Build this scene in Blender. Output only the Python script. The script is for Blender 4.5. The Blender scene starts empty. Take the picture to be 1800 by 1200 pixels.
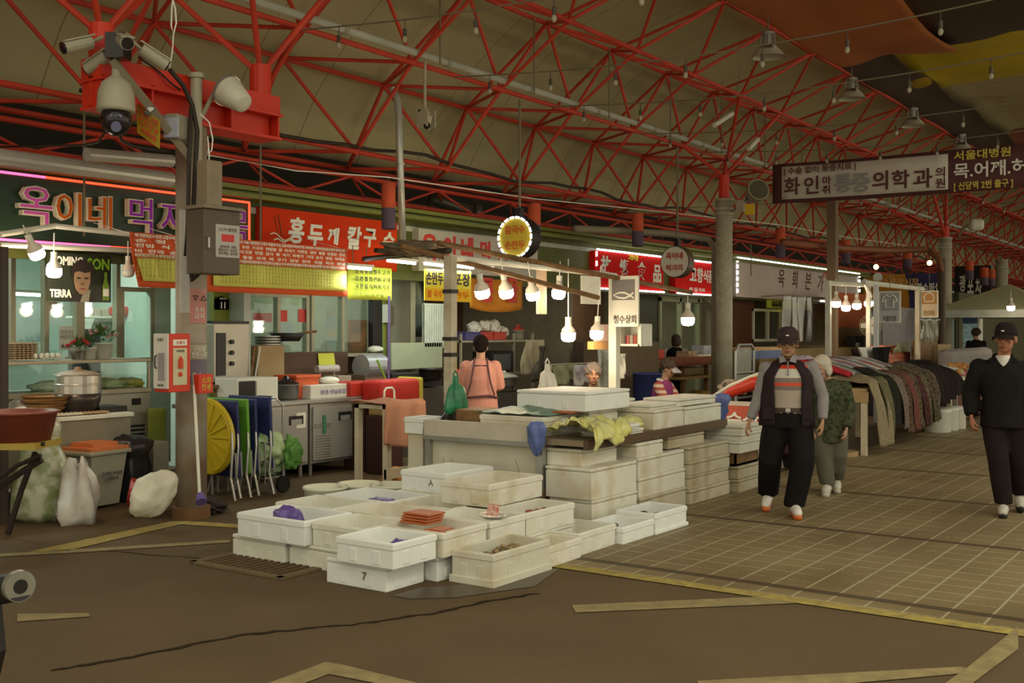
import bpy, bmesh, math, random
from mathutils import Vector, Matrix, noise
random.seed(7)
SC = bpy.context.scene
COL = SC.collection
# ------------------------------------------------------------------ camera, world, light, exposure
F = 1927.0; HZ = 580.0; CAMH = 1.65; YAW = math.atan(1350/1927)
CY, SY = math.cos(YAW), math.sin(YAW)
cd = bpy.data.cameras.new('camera'); cam = bpy.data.objects.new('camera', cd); COL.objects.link(cam)
cd.sensor_width = 36; cd.lens = F/1800*36; cd.shift_y = (HZ-600)/1800
cam.location = (0, 0, CAMH); cam.rotation_euler = (math.pi/2, 0, YAW-math.pi/2)
cd.clip_end = 300; SC.camera = cam
w = bpy.data.worlds.new('world'); SC.world = w; w.use_nodes = True
bg = w.node_tree.nodes['Background']; bg.inputs[0].default_value = (1.0, .925, .70, 1); bg.inputs[1].default_value = 1.25
SC.view_settings.view_transform = 'Standard'; SC.view_settings.look = 'None'
SC.view_settings.gamma = 1; SC.view_settings.use_curve_mapping = False; SC.view_settings.exposure = 0.0
def area(name, loc, rot, sx, sy, col, e):
    l = bpy.data.lights.new(name, 'AREA'); l.shape = 'RECTANGLE'; l.size = sx; l.size_y = sy; l.color = col; l.energy = e
    o = bpy.data.objects.new(name, l); COL.objects.link(o); o.location = loc; o.rotation_euler = rot; return o
# daylight that falls through the open middle of the street roof
area('street_daylight', (5, -2.5, 7.5), (math.radians(-12), 0, 0), 22, 4, (1, .94, .76), 900)
def point(name, loc, col, e, r=.05, parent=None):
    l = bpy.data.lights.new(name, 'POINT'); l.color = col; l.energy = e; l.shadow_soft_size = r
    o = bpy.data.objects.new(name, l); COL.objects.link(o); o.location = loc
    return o
# ------------------------------------------------------------------ geometry helpers
def P(x, y, v=None, u=None, z=None, d=None):
    """point of the street seen at photo pixel (x, y), on the plane v / u / z or at depth d (u along the shops, v towards them)"""
    t = (x-900)/F; s = (HZ-y)/F
    a = CY+t*SY; b = SY-t*CY
    if v is not None: d = v/b
    elif u is not None: d = u/a
    elif z is not None: d = (z-CAMH)/s
    return Vector((d*a, d*b, CAMH+d*s))
def V(*a): return Vector(a)
class MB:
    def __init__(s): s.bm = bmesh.new()
    def poly(s, pts):
        vs = [s.bm.verts.new(p) for p in pts]
        try: return s.bm.faces.new(vs)
        except ValueError: return None
    def box(s, x0, x1, y0, y1, z0, z1, bev=0):
        return s.obox(((x0+x1)/2, (y0+y1)/2, (z0+z1)/2), (abs(x1-x0), abs(y1-y0), abs(z1-z0)), bev=bev)
    def obox(s, c, size, rot=None, bev=0):
        M = Matrix.Translation(c)
        if rot is not None: M = M @ (rot if isinstance(rot, Matrix) else Matrix.Rotation(rot, 4, 'Z'))
        g = bmesh.ops.create_cube(s.bm, size=1, matrix=M @ Matrix.Diagonal((*size, 1)))
        if bev:
            es = list({e for v in g['verts'] for e in v.link_edges})
            bmesh.ops.bevel(s.bm, geom=es, offset=min(bev, min(size)*.45), segments=2, affect='EDGES', profile=.5)
        return s
    def cyl(s, a, b, r, r2=None, n=10, cap=True):
        a, b = Vector(a), Vector(b); d = b-a
        if d.length < 1e-6: return s
        M = Matrix.Translation((a+b)/2) @ d.to_track_quat('Z', 'Y').to_matrix().to_4x4()
        bmesh.ops.create_cone(s.bm, cap_ends=cap, segments=n, radius1=r, radius2=r if r2 is None else r2, depth=d.length, matrix=M)
        return s
    def tube(s, pts, r, n=8, closed=False):
        pts = [Vector(p) for p in pts]; rings = []
        N = len(pts)
        for i, p in enumerate(pts):
            if closed: d = pts[(i+1) % N]-pts[i-1]
            else: d = pts[min(i+1, N-1)]-pts[max(i-1, 0)]
            q = d.to_track_quat('Z', 'Y')
            rr = r[i] if isinstance(r, (list, tuple)) else r
            rings.append([s.bm.verts.new(p+q @ Vector((rr*math.cos(2*math.pi*k/n), rr*math.sin(2*math.pi*k/n), 0))) for k in range(n)])
        # align rings
        for i in range(1, N):
            best = min(range(n), key=lambda o: sum((rings[i][(k+o) % n].co-rings[i-1][k].co).length_squared for k in range(0, n, 2)))
            rings[i] = rings[i][best:]+rings[i][:best]
        for i in range(N if closed else N-1):
            A, B = rings[i], rings[(i+1) % N]
            o = 0
            if closed and i == N-1: o = min(range(n), key=lambda o: sum((B[(k+o) % n].co-A[k].co).length_squared for k in range(n)))
            for k in range(n): s.bm.faces.new((A[k], A[(k+1) % n], B[(k+1+o) % n], B[(k+o) % n]))
        if not closed:
            s.bm.faces.new(rings[0][::-1]); s.bm.faces.new(rings[-1])
        return s
    def lathe(s, prof, n=24, c=(0, 0, 0), jit=None, sx=1, sy=1):
        c = Vector(c); rings = []
        for (r, z) in prof:
            if r < 1e-5: rings.append([s.bm.verts.new(c+Vector((0, 0, z)))])
            else:
                R = []
                for k in range(n):
                    a = 2*math.pi*k/n; p = Vector((r*math.cos(a)*sx, r*math.sin(a)*sy, z))
                    if jit: p = jit(p)
                    R.append(s.bm.verts.new(c+p))
                rings.append(R)
        for A, B in zip(rings, rings[1:]):
            for k in range(n):
                k2 = (k+1) % n
                if len(A) == 1 and len(B) == 1: break
                if len(A) == 1: s.bm.faces.new((A[0], B[k2], B[k]))
                elif len(B) == 1: s.bm.faces.new((A[k], A[k2], B[0]))
                else: s.bm.faces.new((A[k], A[k2], B[k2], B[k]))
        return s
    def loft(s, secs, n=16):
        """secs: (centre, rx, ry, rotz) closed tube of ellipses"""
        rings = []
        for c, rx, ry, a in secs:
            c = Vector(c)
            rings.append([s.bm.verts.new(c+Vector((rx*math.cos(2*math.pi*k/n)*math.cos(a)-ry*math.sin(2*math.pi*k/n)*math.sin(a), rx*math.cos(2*math.pi*k/n)*math.sin(a)+ry*math.sin(2*math.pi*k/n)*math.cos(a), 0))) for k in range(n)])
        for A, B in zip(rings, rings[1:]):
            for k in range(n): s.bm.faces.new((A[k], A[(k+1) % n], B[(k+1) % n], B[k]))
        s.bm.faces.new(rings[0][::-1]); s.bm.faces.new(rings[-1]); return s
    def ell(s, c, r, rot=None, n=14):
        M = Matrix.Translation(c)
        if rot is not None: M = M @ rot
        bmesh.ops.create_uvsphere(s.bm, u_segments=n, v_segments=max(6, n*2//3), radius=1, matrix=M @ Matrix.Diagonal((*r, 1))); return s
    def blob(s, c, r, amp=.25, freq=3, seed=0, sub=3, flat=True):
        g = bmesh.ops.create_icosphere(s.bm, subdivisions=sub, radius=1)
        for v in g['verts']:
            p = v.co.copy(); k = 1+amp*noise.fractal(p*freq+Vector((seed*7.3, seed*3.1, 0)), 1, 2, 3)
            q = Vector((p.x*r[0]*k, p.y*r[1]*k, p.z*r[2]*k))
            if flat: q.z = max(q.z, -r[2]*.75)
            v.co = q+Vector(c)
        return s
    def sheet(s, f, nu, nv, thick=0):
        """grid of f(a, b), a and b in 0..1; thick gives the cloth a second face"""
        G = [[Vector(f(i/nu, j/nv)) for j in range(nv+1)] for i in range(nu+1)]
        vs = [[s.bm.verts.new(p) for p in r] for r in G]
        fs = []
        for i in range(nu):
            for j in range(nv): fs.append(s.bm.faces.new((vs[i][j], vs[i+1][j], vs[i+1][j+1], vs[i][j+1])))
        if thick:
            s.bm.normal_update(); bmesh.ops.solidify(s.bm, geom=fs, thickness=thick)
        return s
    def ramp(s, pts, z0, z1): # prism from outline
        b = [s.bm.verts.new((p[0], p[1], z0)) for p in pts]; t = [s.bm.verts.new((p[0], p[1], z1)) for p in pts]
        n = len(pts)
        s.bm.faces.new(b[::-1]); s.bm.faces.new(t)
        for k in range(n): s.bm.faces.new((b[k], b[(k+1) % n], t[(k+1) % n], t[k]))
        return s
    def xf(s, M):
        bmesh.ops.transform(s.bm, matrix=M, verts=s.bm.verts); return s
    def build(s, name, m, parent=None, smooth=False, world=False, fix=True):
        """one mesh object. parent: part of that thing (world=True: verts are in street coordinates)"""
        bm = s.bm
        if fix: bmesh.ops.recalc_face_normals(bm, faces=bm.faces)
        o = bpy.data.objects.new(name, bpy.data.meshes.new(name))
        if parent is None:
            xs = [v.co for v in bm.verts]
            c = Vector(((min(p.x for p in xs)+max(p.x for p in xs))/2, (min(p.y for p in xs)+max(p.y for p in xs))/2, min(p.z for p in xs)))
            bmesh.ops.translate(bm, vec=-c, verts=bm.verts); o.location = c
        elif world:
            M = wmat(parent); bmesh.ops.transform(bm, matrix=M.inverted(), verts=bm.verts)
        for f in bm.faces: f.smooth = smooth
        bm.to_mesh(o.data); bm.free(); COL.objects.link(o)
        ms = m if isinstance(m, (list, tuple)) else [m]
        for k in ms: o.data.materials.append(k)
        if parent is not None: o.parent = parent
        return o
def wmat(o):
    M = Matrix.LocRotScale(o.location, o.rotation_euler, o.scale)
    return (wmat(o.parent) @ M) if o.parent else M
def tag(o, label=None, cat=None, group=None, kind=None):
    if label: o['label'] = label
    if cat: o['category'] = cat
    if group: o['group'] = group
    if kind: o['kind'] = kind
    return o
def thing(name, label, cat, loc=(0, 0, 0), rz=0, group=None):
    o = bpy.data.objects.new(name, None); COL.objects.link(o); o.empty_display_size = .1
    o.location = loc; o.rotation_euler = (0, 0, rz); return tag(o, label, cat, group)
def struct(o): o['kind'] = 'structure'; return o
def copy_tree(o, parent=None):
    c = o.copy(); COL.objects.link(c); c.parent = parent
    for ch in list(o.children): copy_tree(ch, c)
    return c
def fuse(mb, voxel=.012, it=4):
    """melt the overlapping pieces of mb into one continuous surface"""
    o = bpy.data.objects.new('tmp', bpy.data.meshes.new('tmp'))
    bmesh.ops.recalc_face_normals(mb.bm, faces=mb.bm.faces)
    mb.bm.to_mesh(o.data); mb.bm.free(); COL.objects.link(o)
    r = o.modifiers.new('r', 'REMESH'); r.mode = 'VOXEL'; r.voxel_size = voxel
    if it: q = o.modifiers.new('s', 'SMOOTH'); q.iterations = it; q.factor = .5
    dg = bpy.context.evaluated_depsgraph_get(); me = bpy.data.meshes.new_from_object(o.evaluated_get(dg))
    bpy.data.objects.remove(o); n = MB(); n.bm.from_mesh(me); bpy.data.meshes.remove(me); return n
# ------------------------------------------------------------------ materials
MATS = {}
def M(name, rgb, rough=.6, metal=0, var=.18, scale=6, bump=0, emit=0, alpha=1, rgb2=None, spec=.35, trans=0, pos=(.32, .68)):
    if name in MATS: return MATS[name]
    m = bpy.data.materials.new(name); m.use_nodes = True; nt = m.node_tree; N = nt.nodes; L = nt.links
    b = N['Principled BSDF']; b.inputs['Roughness'].default_value = rough; b.inputs['Metallic'].default_value = metal
    b.inputs['Specular IOR Level'].default_value = .08 if (rough >= .85 and spec == .35) else spec
    tc = N.new('ShaderNodeTexCoord')
    if var or rgb2:
        nz = N.new('ShaderNodeTexNoise'); nz.inputs['Scale'].default_value = scale; nz.inputs['Detail'].default_value = 5
        L.new(tc.outputs['Object'], nz.inputs['Vector'])
        cr = N.new('ShaderNodeValToRGB'); cr.color_ramp.elements[0].position = pos[0]; cr.color_ramp.elements[1].position = pos[1]
        c2 = rgb2 or tuple(c*(1-var) for c in rgb)
        cr.color_ramp.elements[0].color = (*c2, 1); cr.color_ramp.elements[1].color = (*rgb, 1)
        L.new(nz.outputs['Fac'], cr.inputs['Fac']); L.new(cr.outputs['Color'], b.inputs['Base Color'])
        if emit: L.new(cr.outputs['Color'], b.inputs['Emission Color'])
        if bump:
            bp = N.new('ShaderNodeBump'); bp.inputs['Strength'].default_value = bump; bp.inputs['Distance'].default_value = .02
            L.new(nz.outputs['Fac'], bp.inputs['Height']); L.new(bp.outputs['Normal'], b.inputs['Normal'])
    else:
        b.inputs['Base Color'].default_value = (*rgb, 1); b.inputs['Emission Color'].default_value = (*rgb, 1)
    b.inputs['Emission Strength'].default_value = emit
    b.inputs['Alpha'].default_value = alpha
    if trans: b.inputs['Transmission Weight'].default_value = trans; b.inputs['IOR'].default_value = 1.2
    MATS[name] = m; return m
def glass(name, tint=(.86, .93, .9), mix=.05, rough=.03):
    m = bpy.data.materials.new(name); m.use_nodes = True; nt = m.node_tree; N = nt.nodes; L = nt.links
    for n in list(N): N.remove(n)
    out = N.new('ShaderNodeOutputMaterial'); mx = N.new('ShaderNodeMixShader'); t = N.new('ShaderNodeBsdfTransparent'); g = N.new('ShaderNodeBsdfGlossy')
    t.inputs[0].default_value = (*tint, 1); g.inputs['Roughness'].default_value = rough; mx.inputs[0].default_value = mix
    L.new(t.outputs[0], mx.inputs[1]); L.new(g.outputs[0], mx.inputs[2]); L.new(mx.outputs[0], out.inputs[0]); return m
def stripes(name, bands, axis='Z', rough=.8):
    """bands: (position from, colour) in object coordinates along axis"""
    m = bpy.data.materials.new(name); m.use_nodes = True; nt = m.node_tree; N = nt.nodes; L = nt.links
    b = N['Principled BSDF']; b.inputs['Roughness'].default_value = rough; b.inputs['Specular IOR Level'].default_value = .2
    tc = N.new('ShaderNodeTexCoord'); sx = N.new('ShaderNodeSeparateXYZ'); L.new(tc.outputs['Object'], sx.inputs[0])
    lo, hi = bands[0][0], bands[-1][0]+.001
    mr = N.new('ShaderNodeMapRange'); mr.inputs['From Min'].default_value = lo; mr.inputs['From Max'].default_value = hi
    L.new(sx.outputs[axis], mr.inputs[0])
    cr = N.new('ShaderNodeValToRGB'); cr.color_ramp.interpolation = 'CONSTANT'
    for i, (p, c) in enumerate(bands):
        q = (p-lo)/(hi-lo)
        e = cr.color_ramp.elements[i] if i < 2 else cr.color_ramp.elements.new(q)
        e.position = q; e.color = (*c, 1)
    L.new(mr.outputs[0], cr.inputs[0]); L.new(cr.outputs[0], b.inputs['Base Color']); return m
red = M('red_steel', (.52, .045, .018), .5, var=.25, scale=3)
redbeam = M('red_beam', (.62, .035, .012), .45, var=.15, scale=2)
foam = M('polystyrene', (.66, .66, .59), .7, var=.07, scale=5, bump=.05, rgb2=(.59, .57, .47))
foam2 = M('old_polystyrene', (.64, .62, .53), .75, scale=4, bump=.06, rgb2=(.49, .42, .27), pos=(.30, .55))
foam3 = M('shaded_stained_polystyrene', (.47, .43, .32), .8, scale=4, bump=.08, rgb2=(.33, .26, .14), pos=(.30, .58))  # stained foam, its base darkened for the weaker light on the far stacks
foamw = M('clean_polystyrene', (.72, .735, .70), .6, var=.06, scale=5, bump=.04)
steel = M('stainless', (.42, .42, .39), .38, .75, var=.15, scale=4)
alu = M('aluminium_frame', (.32, .29, .21), .45, .35, var=.15)
whitep = M('white_paint', (.70, .70, .60), .5, var=.15)
greyp = M('grey_paint', (.30, .28, .22), .55, var=.15)
dark = M('dark_void', (.012, .01, .008), .8, var=0)
black = M('black_plastic', (.015, .013, .012), .5, var=.2)
colm = M('column_paint', (.42, .40, .31), .6, var=.25, scale=3, rgb2=(.33, .29, .2))
wire_m = M('wire', (.16, .14, .09), .6, var=0)
cable = M('black_cable', (.03, .022, .016), .6, var=0)
greenp = M('olive_green_paint', (.085, .095, .012), .5, var=.2)
wood = M('wood', (.22, .12, .045), .65, scale=9, rgb2=(.13, .065, .022))
paper = M('paper', (.75, .74, .66), .8, var=.08)
lampw = M('lamp_glow', (1, .97, .88), var=0, emit=16)
tubew = M('tube_glow', (.92, 1, .94), var=0, emit=11)
ledw = M('led_glow', (.95, 1, .98), var=0, emit=5)
glassm = glass('window_glass')
plastic_clear = glass('clear_sheet', (.72, .70, .60), .25, .25)
# ------------------------------------------------------------------ lettering
def lettering(name, body, m, parent, c, xdir, w=None, h=.2, bold=.0, ext=.004, shear=0, outline=None, up=(0, 0, 1), maxw=None, line=1.0):
    """text as a mesh part, centred on c (street coordinates), reading along xdir"""
    cu = bpy.data.curves.new('t', 'FONT'); cu.body = body; cu.align_x = 'CENTER'; cu.align_y = 'CENTER'; cu.resolution_u = 2
    cu.offset = bold; cu.extrude = 0; cu.shear = shear; cu.space_line = line
    o = bpy.data.objects.new('t', cu); COL.objects.link(o)
    bpy.context.view_layer.update(); dg = bpy.context.evaluated_depsgraph_get()
    me = bpy.data.meshes.new_from_object(o.evaluated_get(dg)); bpy.data.objects.remove(o)
    b = MB(); b.bm.from_mesh(me); bpy.data.meshes.remove(me)
    vs = b.bm.verts
    x0 = min(v.co.x for v in vs); x1 = max(v.co.x for v in vs); y0 = min(v.co.y for v in vs); y1 = max(v.co.y for v in vs)
    sy = h/(y1-y0); sx = (w/(x1-x0)) if w else sy
    if maxw and sx*(x1-x0) > maxw: sx = maxw/(x1-x0)
    g = bmesh.ops.extrude_face_region(b.bm, geom=list(b.bm.faces))
    for e in g['geom']:
        if isinstance(e, bmesh.types.BMVert): e.co.z += 1
    X = Vector(xdir).normalized(); U = Vector(up).normalized(); Z = X.cross(U)
    cx, cy = (x0+x1)/2, (y0+y1)/2
    for v in b.bm.verts:
        p = v.co; v.co = Vector(c)+X*((p.x-cx)*sx)+U*((p.y-cy)*sy)+Z*(p.z*ext)
    return b.build(name, m, parent, world=True)
# ================================================================== GROUND
def ground_mat():
    m = M('asphalt', (.165, .108, .047), .82, scale=1.1, rgb2=(.13, .085, .037), spec=.3)
    nt = m.node_tree; N, L = nt.nodes, nt.links; b = N['Principled BSDF']
    tc = N['Texture Coordinate']; n2 = N.new('ShaderNodeTexNoise'); n2.inputs['Scale'].default_value = 110; n2.inputs['Detail'].default_value = 3
    L.new(tc.outputs['Object'], n2.inputs['Vector']); bp = N.new('ShaderNodeBump'); bp.inputs['Strength'].default_value = .5; bp.inputs['Distance'].default_value = .01
    L.new(n2.outputs['Fac'], bp.inputs['Height']); L.new(bp.outputs[0], b.inputs['Normal'])
    mx = N.new('ShaderNodeMixRGB'); mx.blend_type = 'MULTIPLY'; mx.inputs[0].default_value = .8
    src = b.inputs['Base Color'].links[0].from_socket; L.new(src, mx.inputs[1]); L.new(n2.outputs['Fac'], mx.inputs[2]); L.new(mx.outputs[0], b.inputs['Base Color'])
    return m
def paving_mat():
    m = bpy.data.materials.new('paving'); m.use_nodes = True; nt = m.node_tree; N, L = nt.nodes, nt.links; b = N['Principled BSDF']
    b.inputs['Roughness'].default_value = .55; b.inputs['Specular IOR Level'].default_value = .35
    tc = N.new('ShaderNodeTexCoord'); sx = N.new('ShaderNodeSeparateXYZ'); L.new(tc.outputs['Object'], sx.inputs[0])
    def math_(op, a, bb):
        n = N.new('ShaderNodeMath'); n.operation = op
        for i, q in enumerate((a, bb)):
            if q is None: continue
            if isinstance(q, (int, float)): n.inputs[i].default_value = q
            else: L.new(q, n.inputs[i])
        return n.outputs[0]
    def line(s, pitch, off, wd):
        f = math_('FRACT', math_('DIVIDE', math_('SUBTRACT', s, off), pitch), None)
        return math_('LESS_THAN', f, wd)
    lv = line(sx.outputs['Y'], .2235, 4.035-.2235*60, .065); lu = line(sx.outputs['X'], .2155, 7.2-.2155*60, .055)
    big = line(sx.outputs['X'], 2.155, 6.72, .042)
    nz = N.new('ShaderNodeTexNoise'); nz.inputs['Scale'].default_value = 1.1; nz.inputs['Detail'].default_value = 6; L.new(tc.outputs['Object'], nz.inputs['Vector'])
    n2 = N.new('ShaderNodeTexNoise'); n2.inputs['Scale'].default_value = 40; L.new(tc.outputs['Object'], n2.inputs['Vector'])
    cr = N.new('ShaderNodeValToRGB'); cr.color_ramp.elements[0].color = (.14, .104, .048, 1); cr.color_ramp.elements[1].color = (.205, .157, .075, 1)
    cr.color_ramp.elements[0].position = .3; cr.color_ramp.elements[1].position = .7
    L.new(nz.outputs['Fac'], cr.inputs[0])
    wear = math_('GREATER_THAN', math_('ADD', nz.outputs['Fac'], math_('MULTIPLY', n2.outputs['Fac'], .5)), .66)
    lu2 = math_('MULTIPLY', math_('MULTIPLY', lu, wear), .75)
    ln = math_('MAXIMUM', math_('MULTIPLY', lv, math_('ADD', .45, math_('MULTIPLY', n2.outputs['Fac'], .6))), lu2)
    m1 = N.new('ShaderNodeMixRGB'); L.new(ln, m1.inputs[0]); L.new(cr.outputs[0], m1.inputs[1]); m1.inputs[2].default_value = (.36, .33, .21, 1)
    m2 = N.new('ShaderNodeMixRGB'); L.new(math_('MULTIPLY', big, .85), m2.inputs[0]); L.new(m1.outputs[0], m2.inputs[1]); m2.inputs[2].default_value = (.045, .03, .016, 1)
    L.new(m2.outputs[0], b.inputs['Base Color'])
    bp = N.new('ShaderNodeBump'); bp.inputs['Strength'].default_value = .35; bp.inputs['Distance'].default_value = .01
    L.new(math_('SUBTRACT', n2.outputs['Fac'], math_('MULTIPLY', ln, .4)), bp.inputs['Height']); L.new(bp.outputs[0], b.inputs['Normal'])
    rr = N.new('ShaderNodeMapRange'); L.new(nz.outputs['Fac'], rr.inputs[0]); rr.inputs[3].default_value = .35; rr.inputs[4].default_value = .75; L.new(rr.outputs[0], b.inputs['Roughness'])
    return m
b = MB(); b.poly([(-12, -14, 0), (70, -14, 0), (70, 16, 0), (-12, 16, 0)]); o = b.build('floor', ground_mat()); struct(o)
b = MB(); b.poly([(6.46, -14, .003), (70, -14, .003), (70, 4.72, .003), (9.2, 4.72, .003), (6.46, 4.2, .003)]); o = b.build('floor_paving', paving_mat(), fix=False)
me = o.data; off = o.location.copy()
for vv in me.vertices: vv.co += off
o.location = (0, 0, 0); struct(o)
yel = M('road_yellow', (.34, .27, .06), .8, scale=14, rgb2=(.20, .15, .05)); yelp = M('road_yellow_worn', (.25, .20, .085), .8, scale=9, rgb2=(.16, .12, .055))
def marking(px, m, nm='floor_marking', z=.005):
    b = MB(); b.poly([P(x, y, z=z) for x, y in px]); struct(b.build(nm, m))
b = MB(); b.poly([(6.40, 4.2, .006), (6.40, -4, .006), (6.53, -4, .006), (6.53, 4.2, .006)]); struct(b.build('floor_marking', yel))
marking([(1005, 1063), (1385, 1046), (1440, 1058), (1012, 1076)], yelp)
marking([(1225, 1196), (1690, 1171), (1725, 1180), (1500, 1200), (1230, 1204)], yelp)
marking([(1700, 1173), (1790, 1100), (1790, 1140), (1690, 1215), (1640, 1215)], yelp, z=.007)
marking([(455, 1206), (572, 1163), (600, 1167), (760, 1206), (690, 1206), (578, 1184), (520, 1206)], yelp)
marking([(50, 969), (300, 916), (330, 915), (425, 922), (425, 928), (318, 921), (120, 967)], yel)
marking([(0, 973), (130, 965), (405, 948), (405, 953), (130, 971), (0, 978)], yelp)
marking([(30, 1078), (155, 1077), (160, 1083), (30, 1092)], yelp)
def crack(px, wd, m):
    b = MB(); pts = []
    for (x0, y0), (x1, y1) in zip(px, px[1:]):
        n = 9
        for i in range(n): pts.append((x0+(x1-x0)*i/n, y0+(y1-y0)*i/n+random.uniform(-1.6, 1.6)))
    q = [P(x, y, z=.004) for x, y in pts]
    for a, c in zip(q, q[1:]):
        n = (c-a).cross(V(0, 0, 1)).normalized()*wd*random.uniform(.4, 1)
        b.poly([a-n, c-n, c+n, a+n])
    struct(b.build('floor_crack', m))
dk = M('crack', (.03, .02, .011), .9)
crack([(90, 1178), (230, 1155), (420, 1115), (620, 1097), (760, 1078), (860, 1055), (960, 1040)], .02, dk)
crack([(190, 968), (420, 985), (560, 1010)], .012, dk)
puddle = M('wet_asphalt', (.075, .056, .034), .38, spec=.4)
b = MB(); b.poly([P(x, y, z=.004) for x, y in [(690, 1046), (740, 1032), (790, 1030), (905, 1012), (960, 1000), (985, 998), (940, 1030), (800, 1050), (720, 1052)]]); struct(b.build('floor_puddle', puddle))
# drain grate
g = thing('drain_grate', 'rusty slotted drain grate set in the asphalt before the white boxes', 'drain', P(450, 992, z=0))
c = P(455, 993, z=.008)
b = MB()
for k in range(13): b.box(c.x-.17, c.x+.17, c.y-.4+k*.066, c.y-.4+k*.066+.034, .002, .016)
b.build('slat', M('rusty_iron', (.12, .075, .035), .7, .3, scale=12), g, world=True)
b = MB()
for q in ((c.x-.22, c.x-.17, c.y-.45, c.y+.47), (c.x+.17, c.x+.22, c.y-.45, c.y+.47), (c.x-.22, c.x+.22, c.y-.45, c.y-.4), (c.x-.22, c.x+.22, c.y+.43, c.y+.47)): b.box(*q, .002, .018)
b.build('frame', M('concrete_kerb', (.16, .125, .07), .85), g, world=True)
b = MB(); b.box(c.x-.17, c.x+.17, c.y-.4, c.y+.43, .001, .004); b.build('pit', dark, g, world=True)
# ================================================================== ROOF
MOD = 1.76; U0 = 7.98
rows_in = {'C': (9.12, 3.80), 'A': (8.23, 4.75), 'F': (7.2, 5.47)}
rows_out = {'G': (10.1, 3.78), 'D': (9.46, 4.80), 'E': (8.1, 5.78), 'B': (6.3, 6.22)}
KS = range(-4, 30)
def nd(r, k):
    if r in rows_in: v, z = rows_in[r]; u = U0+MOD*k
    else: v, z = rows_out[r]; u = U0+MOD*(k+.5)
    return V(u, v, z)
prof = [(10.25, 3.9), (9.8, 4.62), (9.3, 5.15), (8.7, 5.6), (8.1, 5.98), (7.2, 6.26), (6.36, 6.36)]
def membrane_mat():
    m = M('roof_membrane', (.395, .36, .20), .8, var=.15, scale=.5); nt = m.node_tree; N, L = nt.nodes, nt.links; b = N['Principled BSDF']
    tc = N['Texture Coordinate']; sp = N.new('ShaderNodeSeparateXYZ'); L.new(tc.outputs['Object'], sp.inputs[0]); dv = N.new('ShaderNodeMath'); dv.operation = 'DIVIDE'; dv.inputs[1].default_value = 1.17; L.new(sp.outputs['X'], dv.inputs[0]); wv = N.new('ShaderNodeMath'); wv.operation = 'FRACT'; L.new(dv.outputs[0], wv.inputs[0])
    cr = N.new('ShaderNodeValToRGB'); cr.color_ramp.elements[0].color = (.55, .5, .4, 1); cr.color_ramp.elements[1].color = (1, 1, 1, 1)
    cr.color_ramp.elements[0].position = .008; cr.color_ramp.elements[1].position = .02
    L.new(wv.outputs[0], cr.inputs[0]); mx = N.new('ShaderNodeMixRGB'); mx.blend_type = 'MULTIPLY'; mx.inputs[0].default_value = 1
    L.new(b.inputs['Base Color'].links[0].from_socket, mx.inputs[1]); L.new(cr.outputs[0], mx.inputs[2]); L.new(mx.outputs[0], b.inputs['Base Color']); return m
b = MB()
def mem(a, t):
    f = t*(len(prof)-1); i = min(int(f), len(prof)-2); f -= i
    v0, z0 = prof[i]; v1, z1 = prof[i+1]
    return (-2+68*a, v0+(v1-v0)*f, z0+(z1-z0)*f)
b.sheet(mem, 40, 18, .03); o = b.build('ceiling', membrane_mat(), smooth=True); struct(o)
tr = thing('roof_truss', 'long red tubular steel lattice truss carrying the arched market roof', 'roof truss', (U0, 8.2, 3.7))
for r in 'CAFGDEB':
    b = MB(); b.cyl(nd(r, KS[0]), nd(r, KS[-1]), .032, n=10); b.build('chord', red, tr, world=True)
bars = []
for k in KS:
    for i_, o_ in (('C', 'G'), ('C', 'D'), ('A', 'D'), ('A', 'E'), ('F', 'E'), ('F', 'B')):
        bars.append((nd(i_, k), nd(o_, k))); bars.append((nd(i_, k), nd(o_, k-1)))
    bars.append((nd('C', k), nd('A', k))); bars.append((nd('A', k), nd('F', k)))
    bars.append((nd('G', k), nd('D', k))); bars.append((nd('D', k), nd('E', k))); bars.append((nd('E', k), nd('B', k)))
def inview(p):
    d = p.x*CY+p.y*SY; r = p.x*SY-p.y*CY
    return d > 1 and abs(r/d) < .5 and (p.z-CAMH)/d < .33
bars.sort(key=lambda q: (0 if inview((q[0]+q[1])/2) else 1, ((q[0]+q[1])/2-V(0, 0, CAMH)).length))
for a, c in bars[:100]:
    b = MB(); b.cyl(a, c, .023, n=8); b.build('web_bar', red, tr, world=True)
b = MB()
for a, c in bars[100:]: b.cyl(a, c, .023, n=6)
o = b.build('web_bar', red, tr, world=True); o['kind'] = 'stuff'
b = MB()
for r in 'CAFDEB':
    for k in KS: b.ell(nd(r, k), (.05, .05, .05), n=6)
o = b.build('node', red, tr, world=True); o['kind'] = 'stuff'
# eave truss above the shop fronts
et = thing('eave_truss', 'flat red steel truss along the dark eave above the shop signs', 'roof truss', (10, 9.9, 3.3))
b = MB(); b.cyl((-2, 9.75, 3.62), (60, 9.75, 3.62), .03); b.build('chord', red, et, world=True)
b = MB(); b.cyl((-2, 9.75, 3.34), (60, 9.75, 3.34), .03); b.build('chord', red, et, world=True)
b = MB(); b.cyl((-2, 10.3, 3.45), (60, 10.3, 3.45), .03); b.build('chord', red, et, world=True)
b = MB()
for k in range(34):
    u = -2+1.76*k; b.cyl((u, 9.75, 3.62), (u+.88, 9.75, 3.34), .018, n=6); b.cyl((u+.88, 9.75, 3.34), (u+1.76, 9.75, 3.62), .018, n=6); b.cyl((u, 9.75, 3.62), (u+.88, 10.3, 3.45), .015, n=6)
o = b.build('web_bar', red, et, world=True); o['kind'] = 'stuff'
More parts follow.
